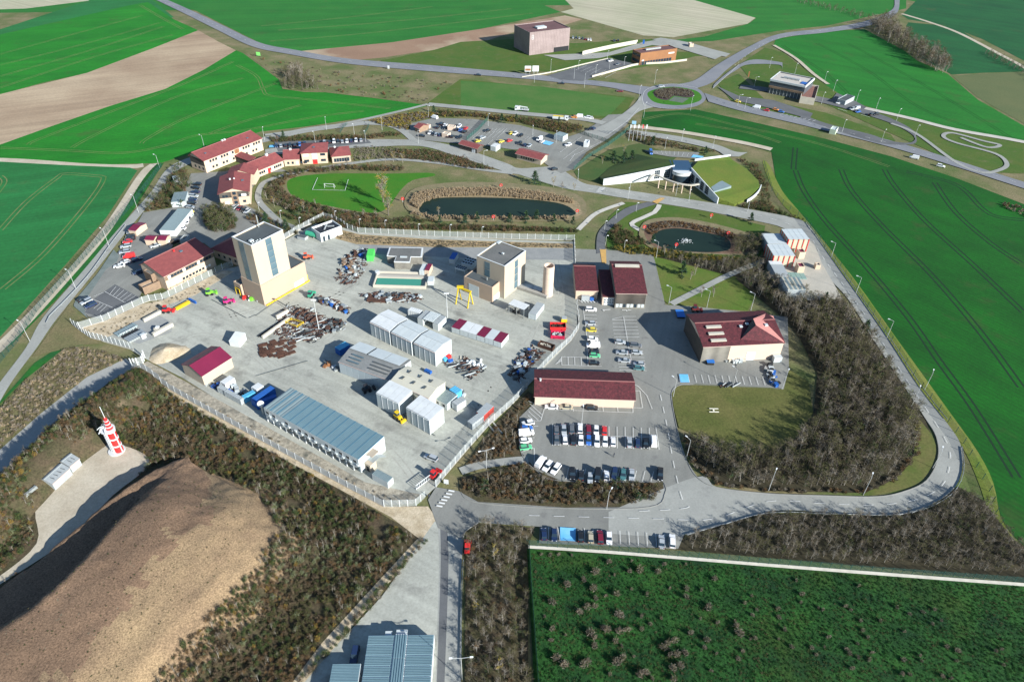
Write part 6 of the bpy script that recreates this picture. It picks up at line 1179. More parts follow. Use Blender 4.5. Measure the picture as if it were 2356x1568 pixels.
def mk_arch(kind,lab,cat,p,g,k):
    def f():
        q=Acc(); n=10
        for i in range(n):
            a,b=math.pi*(.15+.7*i/n),math.pi*(.15+.7*(i+1)/n); r=2.6; q.add(*slab((r*math.cos(a),-.15,r*math.sin(a)*.55),(r*math.cos(a),.15,r*math.sin(a)*.55),(r*math.cos(b),.15,r*math.sin(b)*.55),(r*math.cos(b),-.15,r*math.sin(b)*.55),.25))
        return mesh('arch',q.v,q.f,rust)
    one(kind,lab,cat,p-Vector((0,0,.55)),g,shared('arch',f),R(60)+rs.uniform(-.15,.15))
def mk_pipe(kind,lab,cat,p,g,k):
    m_=[rust,dkroof,steel,rubber][k%4]
    def f():
        v=[];n=10
        for x in(-2,2): v+=[(x,.22*math.cos(2*math.pi*i/n),.22+.22*math.sin(2*math.pi*i/n)) for i in range(n)]
        return mesh('pipe',v,[(i,(i+1)%n,n+(i+1)%n,n+i) for i in range(n)]+[tuple(range(n-1,-1,-1)),tuple(range(n,2*n))],m_)
    one(kind,['rusty ','dark grey ','bright steel ','black '][k%4]+lab,cat,p+Vector((0,0,.2*(k%3))),g,shared('pipe%d'%(k%4),f),R(28)+rs.uniform(-.3,.3),(rs.uniform(.5,1.1),1,1))
def mk_bag(kind,lab,cat,p,g,k):
    def f():
        q=Acc(); v=[];n=10
        for z,r in((0,.45),(.15,.55),(.7,.55),(.95,.4),(1.05,.15)): v+=[(r*math.cos(2*math.pi*i/n)*(1+.12*math.cos(4*2*math.pi*i/n)),r*math.sin(2*math.pi*i/n),z) for i in range(n)]
        return mesh('bag',v,[(j*n+i,j*n+(i+1)%n,(j+1)*n+(i+1)%n,(j+1)*n+i) for j in range(4) for i in range(n)]+[tuple(range(4*n,5*n))],white)
    one(kind,lab,cat,p,g,shared('bag',f),rs.uniform(0,3),(rs.uniform(.9,1.2),)*3)
def mk_box(mats):
    def g_(kind,lab,cat,p,g,k):
        m_=mats[k%len(mats)]
        def f():
            q=Acc(); q.box(-.6,.6,-.5,.5,.12,.9); q.box(-.65,.65,-.55,.55,.9,.96)
            for x in(-.45,0,.45): q.box(x-.08,x+.08,-.5,.5,0,.12)
            return mesh('crate',q.v,q.f,m_)
        one(kind,CW.get(m_.name,'')+lab,cat,p,g,shared('crate_'+m_.name,f),rs.uniform(0,3),(rs.uniform(.7,1.5),rs.uniform(.7,1.3),rs.uniform(.5,1.4)))
    return g_
def mk_reel(kind,lab,cat,p,g,k):
    def f():
        q=Acc(); n=14
        for z0,z1,r in((0,.12,.9),(.12,.9,.5),(.9,1.02,.9)):
            v=[(r*math.cos(2*math.pi*i/n),r*math.sin(2*math.pi*i/n),z) for z in(z0,z1) for i in range(n)]; q.add(v,[(i,(i+1)%n,n+(i+1)%n,n+i) for i in range(n)]+[tuple(range(n,2*n)),tuple(range(n-1,-1,-1))])
        return mesh('reel',q.v,q.f,woodw)
    one(kind,lab,cat,p,g,shared('reel',f),rs.uniform(0,3),(rs.uniform(.8,1.3),)*3)
SC='on the scrap ground below the floodlight mast'
scatter_items('rusty_plate','rusty ribbed steel plate in the low stack '+SC,'plate','12','-20,45 60,30 200,-20 390,30 330,110 180,160 60,130',42,mk_plate,'rusty plates')
scatter_items('steel_arch','rusty curved steel arch segment leaning '+SC,'arch','11','310,1250 420,1280 600,1370 520,1390 360,1330',12,mk_arch,'rusty arches')
scatter_items('steel_pipe','pipe lying '+SC,'pipe','11','560,1390 820,1400 760,1470 600,1480 480,1540 400,1560 300,1540',38,mk_pipe,'scrap pipes')
scatter_items('scrap_crate','small metal crate lying '+SC,'crate','11','560,1160 680,1200 880,1290 830,1310 700,1260 580,1210',26,mk_box([steel,bluec,whitem,dkroof,rust]),'scrap crates')
scatter_items('scrap_crate','heap of dark scrap parts '+SC,'scrap','11','600,1380 780,1380 830,1420 740,1490 640,1480',26,mk_box([dkroof,dark,rust,steel]),'dark scrap heap')
scatter_items('steel_pipe','long bundle bar '+SC,'pipe','11','400,1520 620,1500 600,1568 420,1568',16,mk_pipe,'bundle bars')
BL='in the clutter row in front of the green basin'
scatter_items('steel_pipe','short pipe '+BL,'pipe','11','980,1140 1240,1130 1500,1150 1530,1180 1400,1200 1200,1220 1070,1200',14,mk_pipe,'basin clutter pipes')
scatter_items('scrap_crate','pallet crate of parts '+BL,'crate','11','980,1140 1240,1130 1500,1150 1530,1180 1400,1200 1200,1220 1070,1200',26,mk_box([whitem,steel,rust,dkroof]),'basin clutter crates')
e_=G(*T('11',1130,1192)); tag(cube('rusty_ramp',rust,e_,(9,3,.8),None,R(-4)),'long rust-brown steel box lying in front of the green basin','box')
scatter_items('cable_reel','wooden cable reel standing on the oval scrap patch','reel','11','790,820 860,830 920,860 900,960 800,950 740,1030 720,980',7,mk_reel,'cable reels'); scatter_items('scrap_crate','pallet crate on the oval scrap patch','crate','11','880,740 1010,720 990,920 860,1000 800,880',12,mk_box([bluec,steel,rust,whitem]),'oval patch crates')
scatter_items('bulk_bag','white bulk bag standing by the tower gate annex','bag','11','0,1165 120,1160 140,1195 10,1205',13,mk_bag,'bulk bags by the tower'); scatter_items('bulk_bag','white bulk bag at the end of the last white shed','bag','12','1920,175 2080,165 2100,230 1990,240',14,mk_bag,'bulk bags by the shed')
scatter_items('steel_pipe','bar in the stack at the end of the last white shed','pipe','12','1760,200 1900,200 2060,280 1980,330 1850,270',16,mk_pipe,'bars by the shed'); scatter_items('scrap_crate','drum crate at the end of the last white shed','crate','12','1660,150 1760,120 1820,190 1720,230',9,mk_box([bluec,bluel,redp,MATS['orange_panel']]),'drum crates by the shed')
scatter_items('scrap_crate','crate in the dark heap where the yard narrows by the fence','crate','22','0,230 60,160 180,60 280,110 200,190 90,330 20,350',38,mk_box([dkroof,steel,rust,bluec,whitem,dark]),'crates by the narrow fence'); scatter_items('steel_pipe','pipe in the dark heap where the yard narrows by the fence','pipe','22','0,250 90,150 200,80 280,120 120,280 20,350',24,mk_pipe,'pipes by the narrow fence')
scatter_items('scrap_crate','small pallet load along the pink wall of the hip-roofed hall','crate','22','1880,180 1940,165 2010,180 2150,170 2150,190 1980,205',10,mk_box([whitem,steel,concp]),'pallets at the hall'); scatter_items('scrap_crate','stacked box on the corner pad beside the hip-roofed hall','crate','32','-30,240 20,220 90,330 110,410 20,420 -10,320',22,mk_box([bluec,dark,steel,whitem]),'boxes on corner pad')
scatter_items('steel_pipe','culvert pipe at the top edge of the helicopter meadow','pipe','22','1880,395 2080,405 2110,425 1890,420',7,mk_pipe,'culvert pipes'); scatter_items('scrap_crate','box beside the grey workshop near the lone light pole','crate','12','600,180 660,180 760,250 740,275 630,250',9,mk_box([orange,dkroof,steel,white]),'workshop boxes'); scatter_items('scrap_crate','crate between the storage containers near the maroon shed','crate','02','1890,400 2060,380 2240,470 2200,510 2080,470 1960,450',14,mk_box([whitem,bluec,greyc]),'container row crates'); scatter_items('scrap_crate','crate on the gravel pad by the beacon','crate','02','700,1030 830,960 880,980 780,1040 730,1060',8,mk_box([concp,steel,bluec]),'gravel pad crates'); scatter_items('scrap_crate','bin behind the cream-roofed hall','bin','12','1880,470 1970,490 1960,510 1890,500',4,mk_box([dkroof,white]),'bins behind the hall'); scatter_items('bulk_bag','small bag by the tower gate annex','bag','01','2240,1170 2350,1150 2350,1190 2260,1210',7,mk_box([redp,MATS['lime'],white]),'bags by the annex')
marks([[T('01',1950,1195),T('01',2270,1365)],[T('01',2290,1365),T('01',2354,1335)],[T('11',0,1345),T('11',180,1215)],[T('11',160,1180),T('11',410,1330)],[T('12',1380,560),T('12',1480,640)],[T('12',1650,880),T('12',1290,640)],[T('12',0,330),T('12',480,190)]],.22,yard,dkroof,name='drain_channel')
# shaft trench with white parapets
for k,(a,b,w_,hh,m_,lab) in enumerate((((60,1545),(305,1370),2.2,1.2,concp,'pale concrete trench wall on the scrap ground'),((190,1365),(300,1305),2.,1.6,concp,'short pale concrete upstand at the scrap ground trench'),((20,1530),(220,1395),1.,.5,dark,'dark trench slot on the scrap ground'))):
    pa,pb=G(*T('11',*a)),G(*T('11',*b)); d=pb-pa; e=thing('trench_wall',lab,'wall',pa,math.atan2(d.y,d.x)); n=5
    for i in range(n): cube('segment',m_,(d.length*(i+.5)/n,0,0),(d.length/n-.05,w_*.35,hh),e)
pts=[G(*T('11',x,y)) for x,y in((275,1405),(330,1375),(440,1410),(380,1445))]; e=thing('yellow_railing','yellow safety railing round a pit on the scrap ground','railing',pts[0])
for i in range(4):
    a,b=pts[i]-pts[0],pts[(i+1)%4]-pts[0]; 
    for z in(.5,1.05): bar('rail',yellow,a+Vector((0,0,z)),b+Vector((0,0,z)),.12,e)
    cube('post',yellow,a,(.14,.14,1.1),e)
A,Bq,X=t('12','-10,0 0,0 0,0') and t('02','2105,0 2195,15 2240,-60'); o=house('sloped_box','white wedge-shaped steel box standing on the open yard','box',A,Bq,X,2.4,'mono',.8,.5,white,white,.05)
# ================================================================ PEOPLE
def person(lab,px,ang,top,legs):
    p=G(*px); e=thing('person',lab,'person',p,ang)
    J=[(0,0,.95),(0,0,1.2),(0,0,1.42),(0,0,1.52),(0,.02,1.66),(.12,0,.9),(.14,.1,.5),(.13,.05,.06),(.14,.2,.04),(-.12,0,.9),(-.14,-.06,.5),(-.13,-.18,.08),(-.14,-.03,.04),(.2,0,1.4),(.26,-.05,1.13),(.27,.08,.9),(-.2,0,1.4),(-.26,.05,1.13),(-.27,.12,.9)]
    E_=[(0,1),(1,2),(2,3),(3,4),(0,5),(5,6),(6,7),(7,8),(0,9),(9,10),(10,11),(11,12),(2,13),(13,14),(14,15),(2,16),(16,17),(17,18)]
    Rr=[.15,.15,.16,.07,.11,.1,.07,.05,.04,.1,.07,.05,.04,.07,.055,.045,.07,.055,.045]
    me=bpy.data.meshes.new('body'); me.from_pydata(J,E_,[]); ob=link('body',me,e); md=ob.modifiers.new('skin','SKIN'); sv=me.skin_vertices[0].data
    for i,r_ in enumerate(Rr): sv[i].radius=(r_,r_)
    sv[0].use_root=True; ob.modifiers.new('sub','SUBSURF').levels=1; me.materials.append(top)
    q=Acc(); n=10; v=[(.115*math.sin(math.pi*j/6)*math.cos(2*math.pi*i/n),.02+.12*math.sin(math.pi*j/6)*math.sin(2*math.pi*i/n),1.69+.12*math.cos(math.pi*j/6)) for j in range(1,4) for i in range(n)]
    link('hair',mesh('hair',v+[(0,.02,1.815)],[(j*n+i,(j+1)*n+i,(j+1)*n+(i+1)%n,j*n+(i+1)%n) for j in range(2) for i in range(n)]+[(3*n,i,(i+1)%n) for i in range(n)],rubber),e)
cloth=M('dark_clothes',(.03,.035,.05),rough=.9)
person('person in dark clothes walking across the lower car park',T('22',936,1062),R(40),cloth,cloth); person('person in dark clothes walking by the main yard gate',T('12',1592,1440),R(200),cloth,cloth)
# ================================================================ VEGETATION
rv=random.Random(4)
tw_d=M('twig_dark',(.075,.062,.04),(.1,.085,.052),2.,.9); tw_b=M('twig_brown',(.16,.125,.085),(.115,.09,.06),2.,.9); tw_g=M('twig_grey',(.24,.215,.175),(.18,.16,.13),2.,.9)
tw_o=M('leaf_olive',(.065,.072,.02),(.095,.09,.03),2.,.9); tw_or=M('leaf_rust',(.15,.075,.022),(.11,.06,.022),2.,.9); tw_y=M('leaf_yellow',(.32,.24,.04),(.24,.19,.04),2.,.9); tw_p=M('leaf_pale',(.3,.33,.22),(.22,.26,.16),2.,.9); lf_g=M('leaf_green',(.022,.055,.015),(.038,.075,.022),2.,.9); lf_d=M('needle_dark',(.012,.04,.022),(.02,.055,.03),2.,.9); reed_l=M('reed_leaf',(.4,.3,.18),(.3,.22,.13),2.,.9); bark=M('bark',(.16,.14,.115),(.1,.09,.075),2.,.95); barkl=M('bark_pale',(.32,.3,.26),(.24,.22,.19),2.,.95)
bb1=M('brush_olive',(.08,.095,.022),(.11,.115,.035),2.,.9); bb2=M('brush_brown',(.135,.095,.06),(.1,.072,.045),2.,.9); bb3=M('brush_dark',(.032,.038,.015),(.045,.045,.02),2.,.9); bb4=M('brush_rust',(.17,.095,.03),(.13,.075,.028),2.,.9); bb5=M('brush_sage',(.2,.22,.14),(.15,.175,.1),2.,.9)
def blade(v,f,a,b,w0,w1,rg):
    d=(b-a); s=d.cross(Vector((rg.uniform(-1,1),rg.uniform(-1,1),rg.uniform(-1,1)))); 
    if s.length<1e-4: s=Vector((1,0,0))
    s.normalize(); k=len(v); v+=[a-s*w0,a+s*w0,b+s*w1,b-s*w1]; f.append((k,k+1,k+2,k+3))
def tube(v,f,a,b,r0,r1,n=5):
    d=(b-a).normalized(); x=d.orthogonal().normalized(); y=d.cross(x); k=len(v)
    for c,r in((a,r0),(b,r1)): v+=[c+x*math.cos(2*math.pi*i/n)*r+y*math.sin(2*math.pi*i/n)*r for i in range(n)]
    f+=[(k+i,k+(i+1)%n,k+n+(i+1)%n,k+n+i) for i in range(n)]
def treemesh(seed,h,r,nl,ntw,mats,bk,twl=.9,tww=.035,shape='round',base=.25,trunk=None):
    """trunk and limbs mesh, and twig/leaf crown mesh"""
    rg=random.Random(seed); tv=[];tf=[];cv=[];cf=[];ci=[]; tr=trunk or h*.018; top=Vector((rg.uniform(-.1,.1)*h*.3,rg.uniform(-.1,.1)*h*.3,h*.82))
    tube(tv,tf,Vector((0,0,0)),top*.5,tr,tr*.7,6); tube(tv,tf,top*.5,top,tr*.7,tr*.25,6)
    for i in range(nl):
        t0=base+(1-base)*(i+rg.random())/nl; a=top*t0; an=rg.uniform(0,6.28); k=(t0-base)/(1-base)
        if shape=='round': rr=r*(.45+.55*math.sin(math.pi*min(1,.25+.75*k))); up=rg.uniform(.15,.5)*h*.5
        elif shape=='cone': rr=r*(1.05-k); up=-.05*h*rg.random()
        else: rr=r*(.5+.5*k*(1.4-k)); up=rg.uniform(.5,.9)*h*.45
        b=a+Vector((math.cos(an)*rr,math.sin(an)*rr,up*(1-.5*k))); b.z=min(b.z,h)
        tube(tv,tf,a,b,tr*.4*(1.1-t0)+.012,.01,4); ns=max(3,ntw//nl); mi=rg.randrange(len(mats))
        for j in range(ns):
            q=a+(b-a)*rg.uniform(.25,1.); dr=Vector((rg.gauss(0,1),rg.gauss(0,1),rg.gauss(.35 if shape!='cone' else -.1,.8))).normalized()*twl*rg.uniform(.5,1.2)
            blade(cv,cf,q,q+dr,tww*rg.uniform(.7,1.3),tww*.4,rg); ci.append(mi if rg.random()<.7 else rg.randrange(len(mats)))
    return mesh('trunk',tv,tf,bk),mesh('crown',cv,cf,mats,ci)
def joined(name,seed,*a,**k):
    tm,cm=treemesh(seed,*a,**k); v=[q.co.copy() for q in tm.vertices]; n=len(v); f=[tuple(p.vertices) for p in tm.polygons]; mi=[0]*len(f)
    v+=[q.co.copy() for q in cm.vertices]; f+=[tuple(i+n for i in p.vertices) for p in cm.polygons]; mi+=[p.material_index+1 for p in cm.polygons]
    return mesh(name,v,f,[tm.materials[0]]+list(cm.materials),mi)
def shrubmesh(name,seed,h,r,n,mats,w=.04,spread=.8):
    rg=random.Random(seed); v=[];f=[];mi=[]
    for i in range(n):
        an=rg.uniform(0,6.28); rad=r*math.sqrt(rg.random()); a=Vector((math.cos(an)*rad*.35,math.sin(an)*rad*.35,0)); b=Vector((math.cos(an)*rad*spread,math.sin(an)*rad*spread,h*(1-.5*(rad/r)**2)*rg.uniform(.6,1.05)))
        m=rg.randrange(len(mats)); q=a+(b-a)*rg.uniform(.0,.35); blade(v,f,q,b,w*.6,w*.35,rg); mi.append(m)
        for j in range(3):
            c=a+(b-a)*rg.uniform(.4,1); d=c+Vector((rg.gauss(0,.5),rg.gauss(0,.5),rg.uniform(.1,.7)))*h*.3; blade(v,f,c,d,w*rg.uniform(.6,1.2),w*.4,rg); mi.append(m if rg.random()<.75 else rg.randrange(len(mats)))
    return mesh(name,v,f,mats,mi)
def template(me): return bpy.data.objects.new('template',me)
T_brush=[template(shrubmesh('shrub',s,2.1,1.0,44,m,.03)) for s,m in((1,[bb1,bb2,bb3]),(2,[bb4,bb2,bb2]),(3,[bb1,lf_g,bb3]),(4,[bb2,bb2,bb3]),(5,[bb4,bb4,tw_y]),(6,[bb5,bb1,bb5]))]
T_low=[template(shrubmesh('shrub',s,1.3,.8,30,m,.05)) for s,m in((11,[tw_b,tw_d]),(12,[tw_b,tw_or]),(13,[tw_d,tw_g]))]
T_dry=[template(shrubmesh('tuft',s,.9,.8,26,m,.05)) for s,m in((21,[tw_g,tw_b]),(22,[reed_l,tw_g]),(23,[tw_b,tw_o]))]
T_wood=[template(joined('sapling',s,h,r,12,210,m,bk,.9,.028,'round')) for s,h,r,m,bk in((31,6.2,1.9,[tw_d,tw_b,tw_o],bark),(32,5.2,1.7,[tw_b,tw_g,tw_d],barkl),(33,6.8,1.8,[tw_o,tw_d,tw_b],bark),(34,4.6,1.6,[tw_d,tw_o,lf_g],bark),(35,6.,1.6,[tw_g,tw_b,tw_d],barkl))]
T_reed=[template(shrubmesh('reed',s,1.7,.7,34,[reed_l,reed_l,tw_g],.045,.5)) for s in(41,42)]
T_yel=[template(shrubmesh('broom',s,1.4,.9,34,[tw_y,tw_y,tw_o],.05)) for s in(51,52)]
T_pale=[template(joined('bare_sapling',s,4.2,1.0,6,70,[tw_g,tw_b,tw_d],barkl,.8,.03,'up')) for s in(61,62)]
T_grass=[template(shrubmesh('tussock',s,.4,.6,20,m,.05)) for s,m in((71,[lf_g,tw_o]),(72,[lf_g,M('leaf_mid',(.013,.085,.013),rough=.9)]),(73,[tw_o,tw_b]))]
def inside(x,y,pts):
    c=False
    for i in range(len(pts)):
        (x1,y1),(x2,y2)=pts[i][:2],pts[i-1][:2]
        if (y1>y)!=(y2>y) and x<(x2-x1)*(y-y1)/(y2-y1)+x1: c=not c
    return c
def node_scatter(ob,temps):
    ng=bpy.data.node_groups.new('planting','GeometryNodeTree'); ng.interface.new_socket('Geometry',in_out='INPUT',socket_type='NodeSocketGeometry'); ng.interface.new_socket('Geometry',in_out='OUTPUT',socket_type='NodeSocketGeometry')
    n=ng.nodes; l=ng.links; gi=n.new('NodeGroupInput'); go=n.new('NodeGroupOutput'); ip=n.new('GeometryNodeInstanceOnPoints'); j=n.new('GeometryNodeJoinGeometry')
    for t_ in reversed(temps):   # the join node lists its last link first
        oi=n.new('GeometryNodeObjectInfo'); oi.inputs['Object'].default_value=t_; oi.inputs['As Instance'].default_value=True; l.new(oi.outputs['Geometry'],j.inputs[0])
    def attr(nm,ty):
        a=n.new('GeometryNodeInputNamedAttribute'); a.data_type=ty; a.inputs[0].default_value=nm; return a.outputs[0]
    l.new(gi.outputs[0],ip.inputs['Points']); l.new(j.outputs[0],ip.inputs['Instance']); ip.inputs['Pick Instance'].default_value=True
    l.new(attr('pick','INT'),ip.inputs['Instance Index']); l.new(attr('turn','FLOAT_VECTOR'),ip.inputs['Rotation']); l.new(attr('size','FLOAT_VECTOR'),ip.inputs['Scale']); l.new(ip.outputs[0],go.inputs[0])
    ob.modifiers.new('planting','NODES').node_group=ng
NP=[0]
from mathutils import noise as mnoise
def scatter(name,label,cat,poly,sp,temps,s0=.7,s1=1.3,weights=None,dens=None,holes=(),rows=None,zs=1.,patch=0,gap=0):
    w=[P(x,y) for x,y in poly]; hw=[[P(x,y) for x,y in h] for h in holes]; xs=[p.x for p in w]; ys=[p.y for p in w]; pts=[]
    y=min(ys)
    while y<max(ys):
        x=min(xs)
        while x<max(xs):
            jx=.45 if rows is None else .15; px,py=x+rv.uniform(-jx,jx)*sp,y+rv.uniform(-jx,jx)*sp
            if inside(px,py,w) and not any(inside(px,py,h) for h in hw) and (dens is None or rv.random()<dens) and (not gap or mnoise.noise(Vector((px*.16,py*.16,3.)))>-gap): pts.append((px,py,gz(px,py)))
            x+=sp
        y+=sp
    me=bpy.data.meshes.new(name); me.from_pydata(pts,[],[]); n=len(pts); NP[0]+=n
    a=me.attributes.new('pick','INT','POINT'); 
    if patch:
        pk=[]
        for p in pts:
            q=[(weights[i] if weights else 1)*math.exp(2.6*mnoise.noise(Vector((p[0]*patch,p[1]*patch,i*7.3)))) for i in range(len(temps))]; pk.append(rv.choices(range(len(temps)),q)[0])
    else: pk=rv.choices(range(len(temps)),weights,k=n)
    a.data.foreach_set('value',pk)
    a=me.attributes.new('turn','FLOAT_VECTOR','POINT'); a.data.foreach_set('vector',[q for _ in range(n) for q in(rv.uniform(-.1,.1),rv.uniform(-.1,.1),rv.uniform(0,6.28))])
    sz=[]
    for _ in range(n): s=rv.uniform(s0,s1); sz+=[s,s,s*rv.uniform(.85,1.15)*zs]
    a=me.attributes.new('size','FLOAT_VECTOR','POINT'); a.data.foreach_set('vector',sz)
    ob=link(name,me); node_scatter(ob,temps); return tag(ob,label,cat,kind='stuff')
mound=D('420,1056 345,1080 285,1115 200,1190 100,1272 30,1330 -80,1420 -80,1640 330,1640 430,1510 589,1336 652,1235 600,1150 545,1118 485,1092'); pad=D('185,1040 225,1015 300,1025 350,1068 260,1140 160,1240 0,1345 -80,1420 -80,1350 0,1320 80,1250 78,1176 105,1122 80,1100 150,1040')
scatter('brushwood','dense olive, rust and brown brushwood on the slope below the white fence','brushwood',D('-70,1190 0,1110 150,966 312,856 600,1028 890,1195 950,1240 840,1370 740,1470 630,1640 -70,1640'),0.8,T_brush+T_pale,.25,.85,[5,4.5,4,5,1.3,1.8,.9,.7],.85,(mound,pad),patch=.07,gap=.42)
scatter('tall_brush','taller sage and dark green bushes rising out of the brushwood slope','bushes',D('-70,1190 0,1110 150,966 312,860 600,1035 890,1205 940,1245 840,1370 740,1470 630,1640 -70,1640'),3.6,[T_brush[5],T_brush[2],T_brush[0],T_brush[3]],.8,1.5,[2,3,3,2],.6,(mound,pad),patch=.05)
scatter('ditch_hedge','dark low hedge in the ditch beside the gravel lot','hedge',D('976,1238 985,1242 900,1345 800,1462 700,1570 685,1570 790,1450 890,1335'),1.0,[T_low[2],T_brush[2],T_brush[3]],.6,1.1)
scatter('dry_scrub','dry tawny scrub between the sunken track and the green strip','scrub',D('-80,1015 0,940 70,870 150,805 190,798 245,812 290,828 200,868 90,955 0,1030 -80,1110'),1.3,T_dry,.7,1.4)
scatter('woodland','dense leafless plantation inside the ring road bend','woodland',D('1700,645 1765,642 1860,695 1935,695 2005,790 2070,895 2100,960 2095,1040 2050,1090 1985,1122 1767,1122 1660,1106 1600,1058 1580,1005 1700,1050 1810,1035 1880,965 1890,860 1850,780 1815,745'),1.75,T_wood,.55,1.15,None,.9,zs=1.1,patch=.12)
scatter('woodland_edge','low brown hedge rows at the rim of the plantation','hedge',D('1576,1000 1600,1065 1660,1112 1770,1128 1985,1130 2060,1098 2104,1040 2106,960 2115,975 2115,1045 2065,1105 1990,1136 1767,1133 1650,1118 1590,1070 1568,1010'),1.2,T_low,.8,1.3)
scatter('thicket','grey-brown leafless thicket between the ring road and the dark meadow','thicket',D('1560,1242 1600,1235 1760,1190 2050,1192 2140,1176 2205,1128 2262,1155 2330,1245 2440,1330 2356,1322 2050,1302 1767,1282 1580,1262'),1.75,T_wood,.4,.85,[2,4,2,1,4])
scatter('thicket','rust and brown thicket between the side road and the dark meadow','thicket',D('1074,1232 1100,1212 1230,1218 1207,1262 1212,1400 1222,1640 1075,1640 1070,1400'),1.7,T_wood+T_brush[:2],.4,.85)
scatter('thicket','low brown thicket in the wedge below the lower car park','thicket',D('1065,1108 1150,1085 1205,1066 1240,1090 1290,1113 1520,1116 1522,1135 1490,1160 1300,1162 1110,1148 1062,1128'),1.25,T_low+T_brush[:1]+T_pale[:1],.7,1.3,[4,4,3,2,1])
scatter('shrub_bed','brown shrub bed between the white fence and the lower car park','shrubs',D('1230,918 1212,908 1135,992 1075,1070 1140,1058 1190,1045 1192,960'),1.2,T_low+T_pale[:1],.6,1.1,[4,4,2,1])
scatter('thicket','leafless thicket between the small pond and the barn lawn','thicket',D('1510,592 1640,606 1750,592 1765,610 1750,630 1700,636 1640,626'),1.8,T_wood,.45,.8)
scatter('hedge','yellow-green broom hedge on the bank of the small pond','hedge',D('1402,575 1420,566 1500,575 1600,588 1700,596 1690,604 1560,596 1450,586'),1.1,T_yel+T_brush[2:3],.7,1.1)
scatter('thicket','dark brush on the slope west of the small pond','thicket',D('1395,545 1420,520 1470,548 1490,568 1420,566'),1.5,T_brush[:4],.8,1.4)
scatter('hedge','brown hedge curving round the soccer lawn','hedge',D('612,440 640,410 690,392 800,384 930,386 930,396 800,394 700,400 665,415 650,432 660,448 700,465 780,485 880,498 870,508 740,500 660,485 620,465'),1.6,T_brush[:4]+T_low,.8,1.5)
scatter('hedge','dry hedge strip between the north fence path and the large pond','hedge',D('700,505 830,520 1000,520 1200,524 1330,530 1330,536 1000,530 830,528 690,515'),1.2,T_brush[:4],.7,1.2); scatter('hedge','brush between the hedge and the large pond','hedge',D('640,490 700,500 850,508 960,504 1000,512 840,518 700,510 650,502'),1.6,T_brush[:4],.7,1.3)
scatter('hedge','yellow flowering hedge round the upper car park','hedge',D('850,280 960,258 1010,262 1000,270 950,282 940,302 890,292'),1.5,T_yel+T_low,.8,1.3); scatter('hedge','brown hedge between the side track and the upper lots','hedge',D('1010,256 1100,262 1260,280 1345,292 1335,302 1300,312 1200,284 1090,270 1010,270'),1.5,T_brush[:4]+T_yel[:1],.8,1.3)
scatter('hedge','brown shrub bank south of the north parking row','hedge',D('920,345 985,345 1060,362 1140,392 1080,390 1000,375 900,362 880,350'),1.3,T_brush[:4]+T_low,.6,1.); scatter('planted_bed','grey-green planted rows beside the small cream block','shrubs',D('812,338 910,338 920,345 905,365 815,368'),1.1,T_low[2:]+T_grass[:1],.5,.9,rows=1); scatter('hedge','brown hedge above the north parking row','hedge',D('620,320 700,315 780,312 830,316 900,305 925,312 840,322 700,325 630,330'),1.5,T_brush[:4],.7,1.2)
scatter('shrub_bed','leafy mixed shrubs between the courtyard cabins and perimeter road','shrubs',D('395,400 430,395 440,430 400,480 335,488 360,455'),1.8,T_brush[:4]+T_wood[3:4],.8,1.4); scatter('shrub_bed','round clipped bush island in the courtyard','shrubs',D('468,500 490,482 525,490 548,510 540,530 500,540 475,525'),1.3,T_brush[2:4]+T_wood[3:4],.9,1.5); scatter('shrub_bed','shrub bed beside the path north of the tower','shrubs',D('560,500 600,490 660,525 690,540 640,545 590,525'),1.7,T_brush[:4],.7,1.2)
scatter('reeds','dry tan reeds fringing the large pond','reeds',D('940,470 955,448 1020,438 1130,436 1250,446 1320,462 1320,470 1260,464 1130,452 1020,455 975,468 962,484'),.9,T_reed,.8,1.25); scatter('reeds','thin dry reeds on the fence side of the large pond','reeds',D('950,488 1000,500 1200,502 1310,500 1310,506 1200,508 1000,507 945,494'),1.,T_reed,.6,1.); scatter('reeds','reddish reeds fringing the small pond','reeds',D('1486,532 1500,516 1560,511 1650,529 1722,552 1690,556 1645,540 1570,525 1525,527 1500,545'),1.,T_low[1:2]+T_dry[:1],.7,1.1)
scatter('scrub','tawny scrub on the wild meadow beside the main road','scrub',D('570,122 640,142 800,168 1050,186 980,238 760,212 660,206 645,180'),4.5,T_dry+T_low,.7,1.5,None,.5); scatter('grove','leafless riverside grove beyond the bright field','grove',D('1995,62 2045,48 2080,90 2100,105 2160,130 2185,160 2175,172 2110,140 2050,100'),3.6,T_wood,1.1,1.9,[2,4,2,1,4]); scatter('grove','bare copse at the edge of the bright crop field','grove',D('648,170 690,150 720,185 740,208 700,210 655,205'),3.,T_wood,.7,1.2); scatter('hedge','far hedge line along the field lane','hedge',D('2270,118 2356,160 2420,200 2400,205 2340,165 2265,128'),3.,T_wood,.4,.8); scatter('hedge','dark far hedge below the road bend','hedge',D('1840,0 1940,22 2010,40 2000,48 1930,30 1830,6'),4.,T_wood,.4,.8); scatter('hedge','dark bushes on the roundabout island','shrubs',D('1505,214 1517,207 1555,204 1588,210 1595,220 1580,224 1550,220 1535,230 1512,225'),1.1,[T_low[2],T_low[0]],.7,1.)
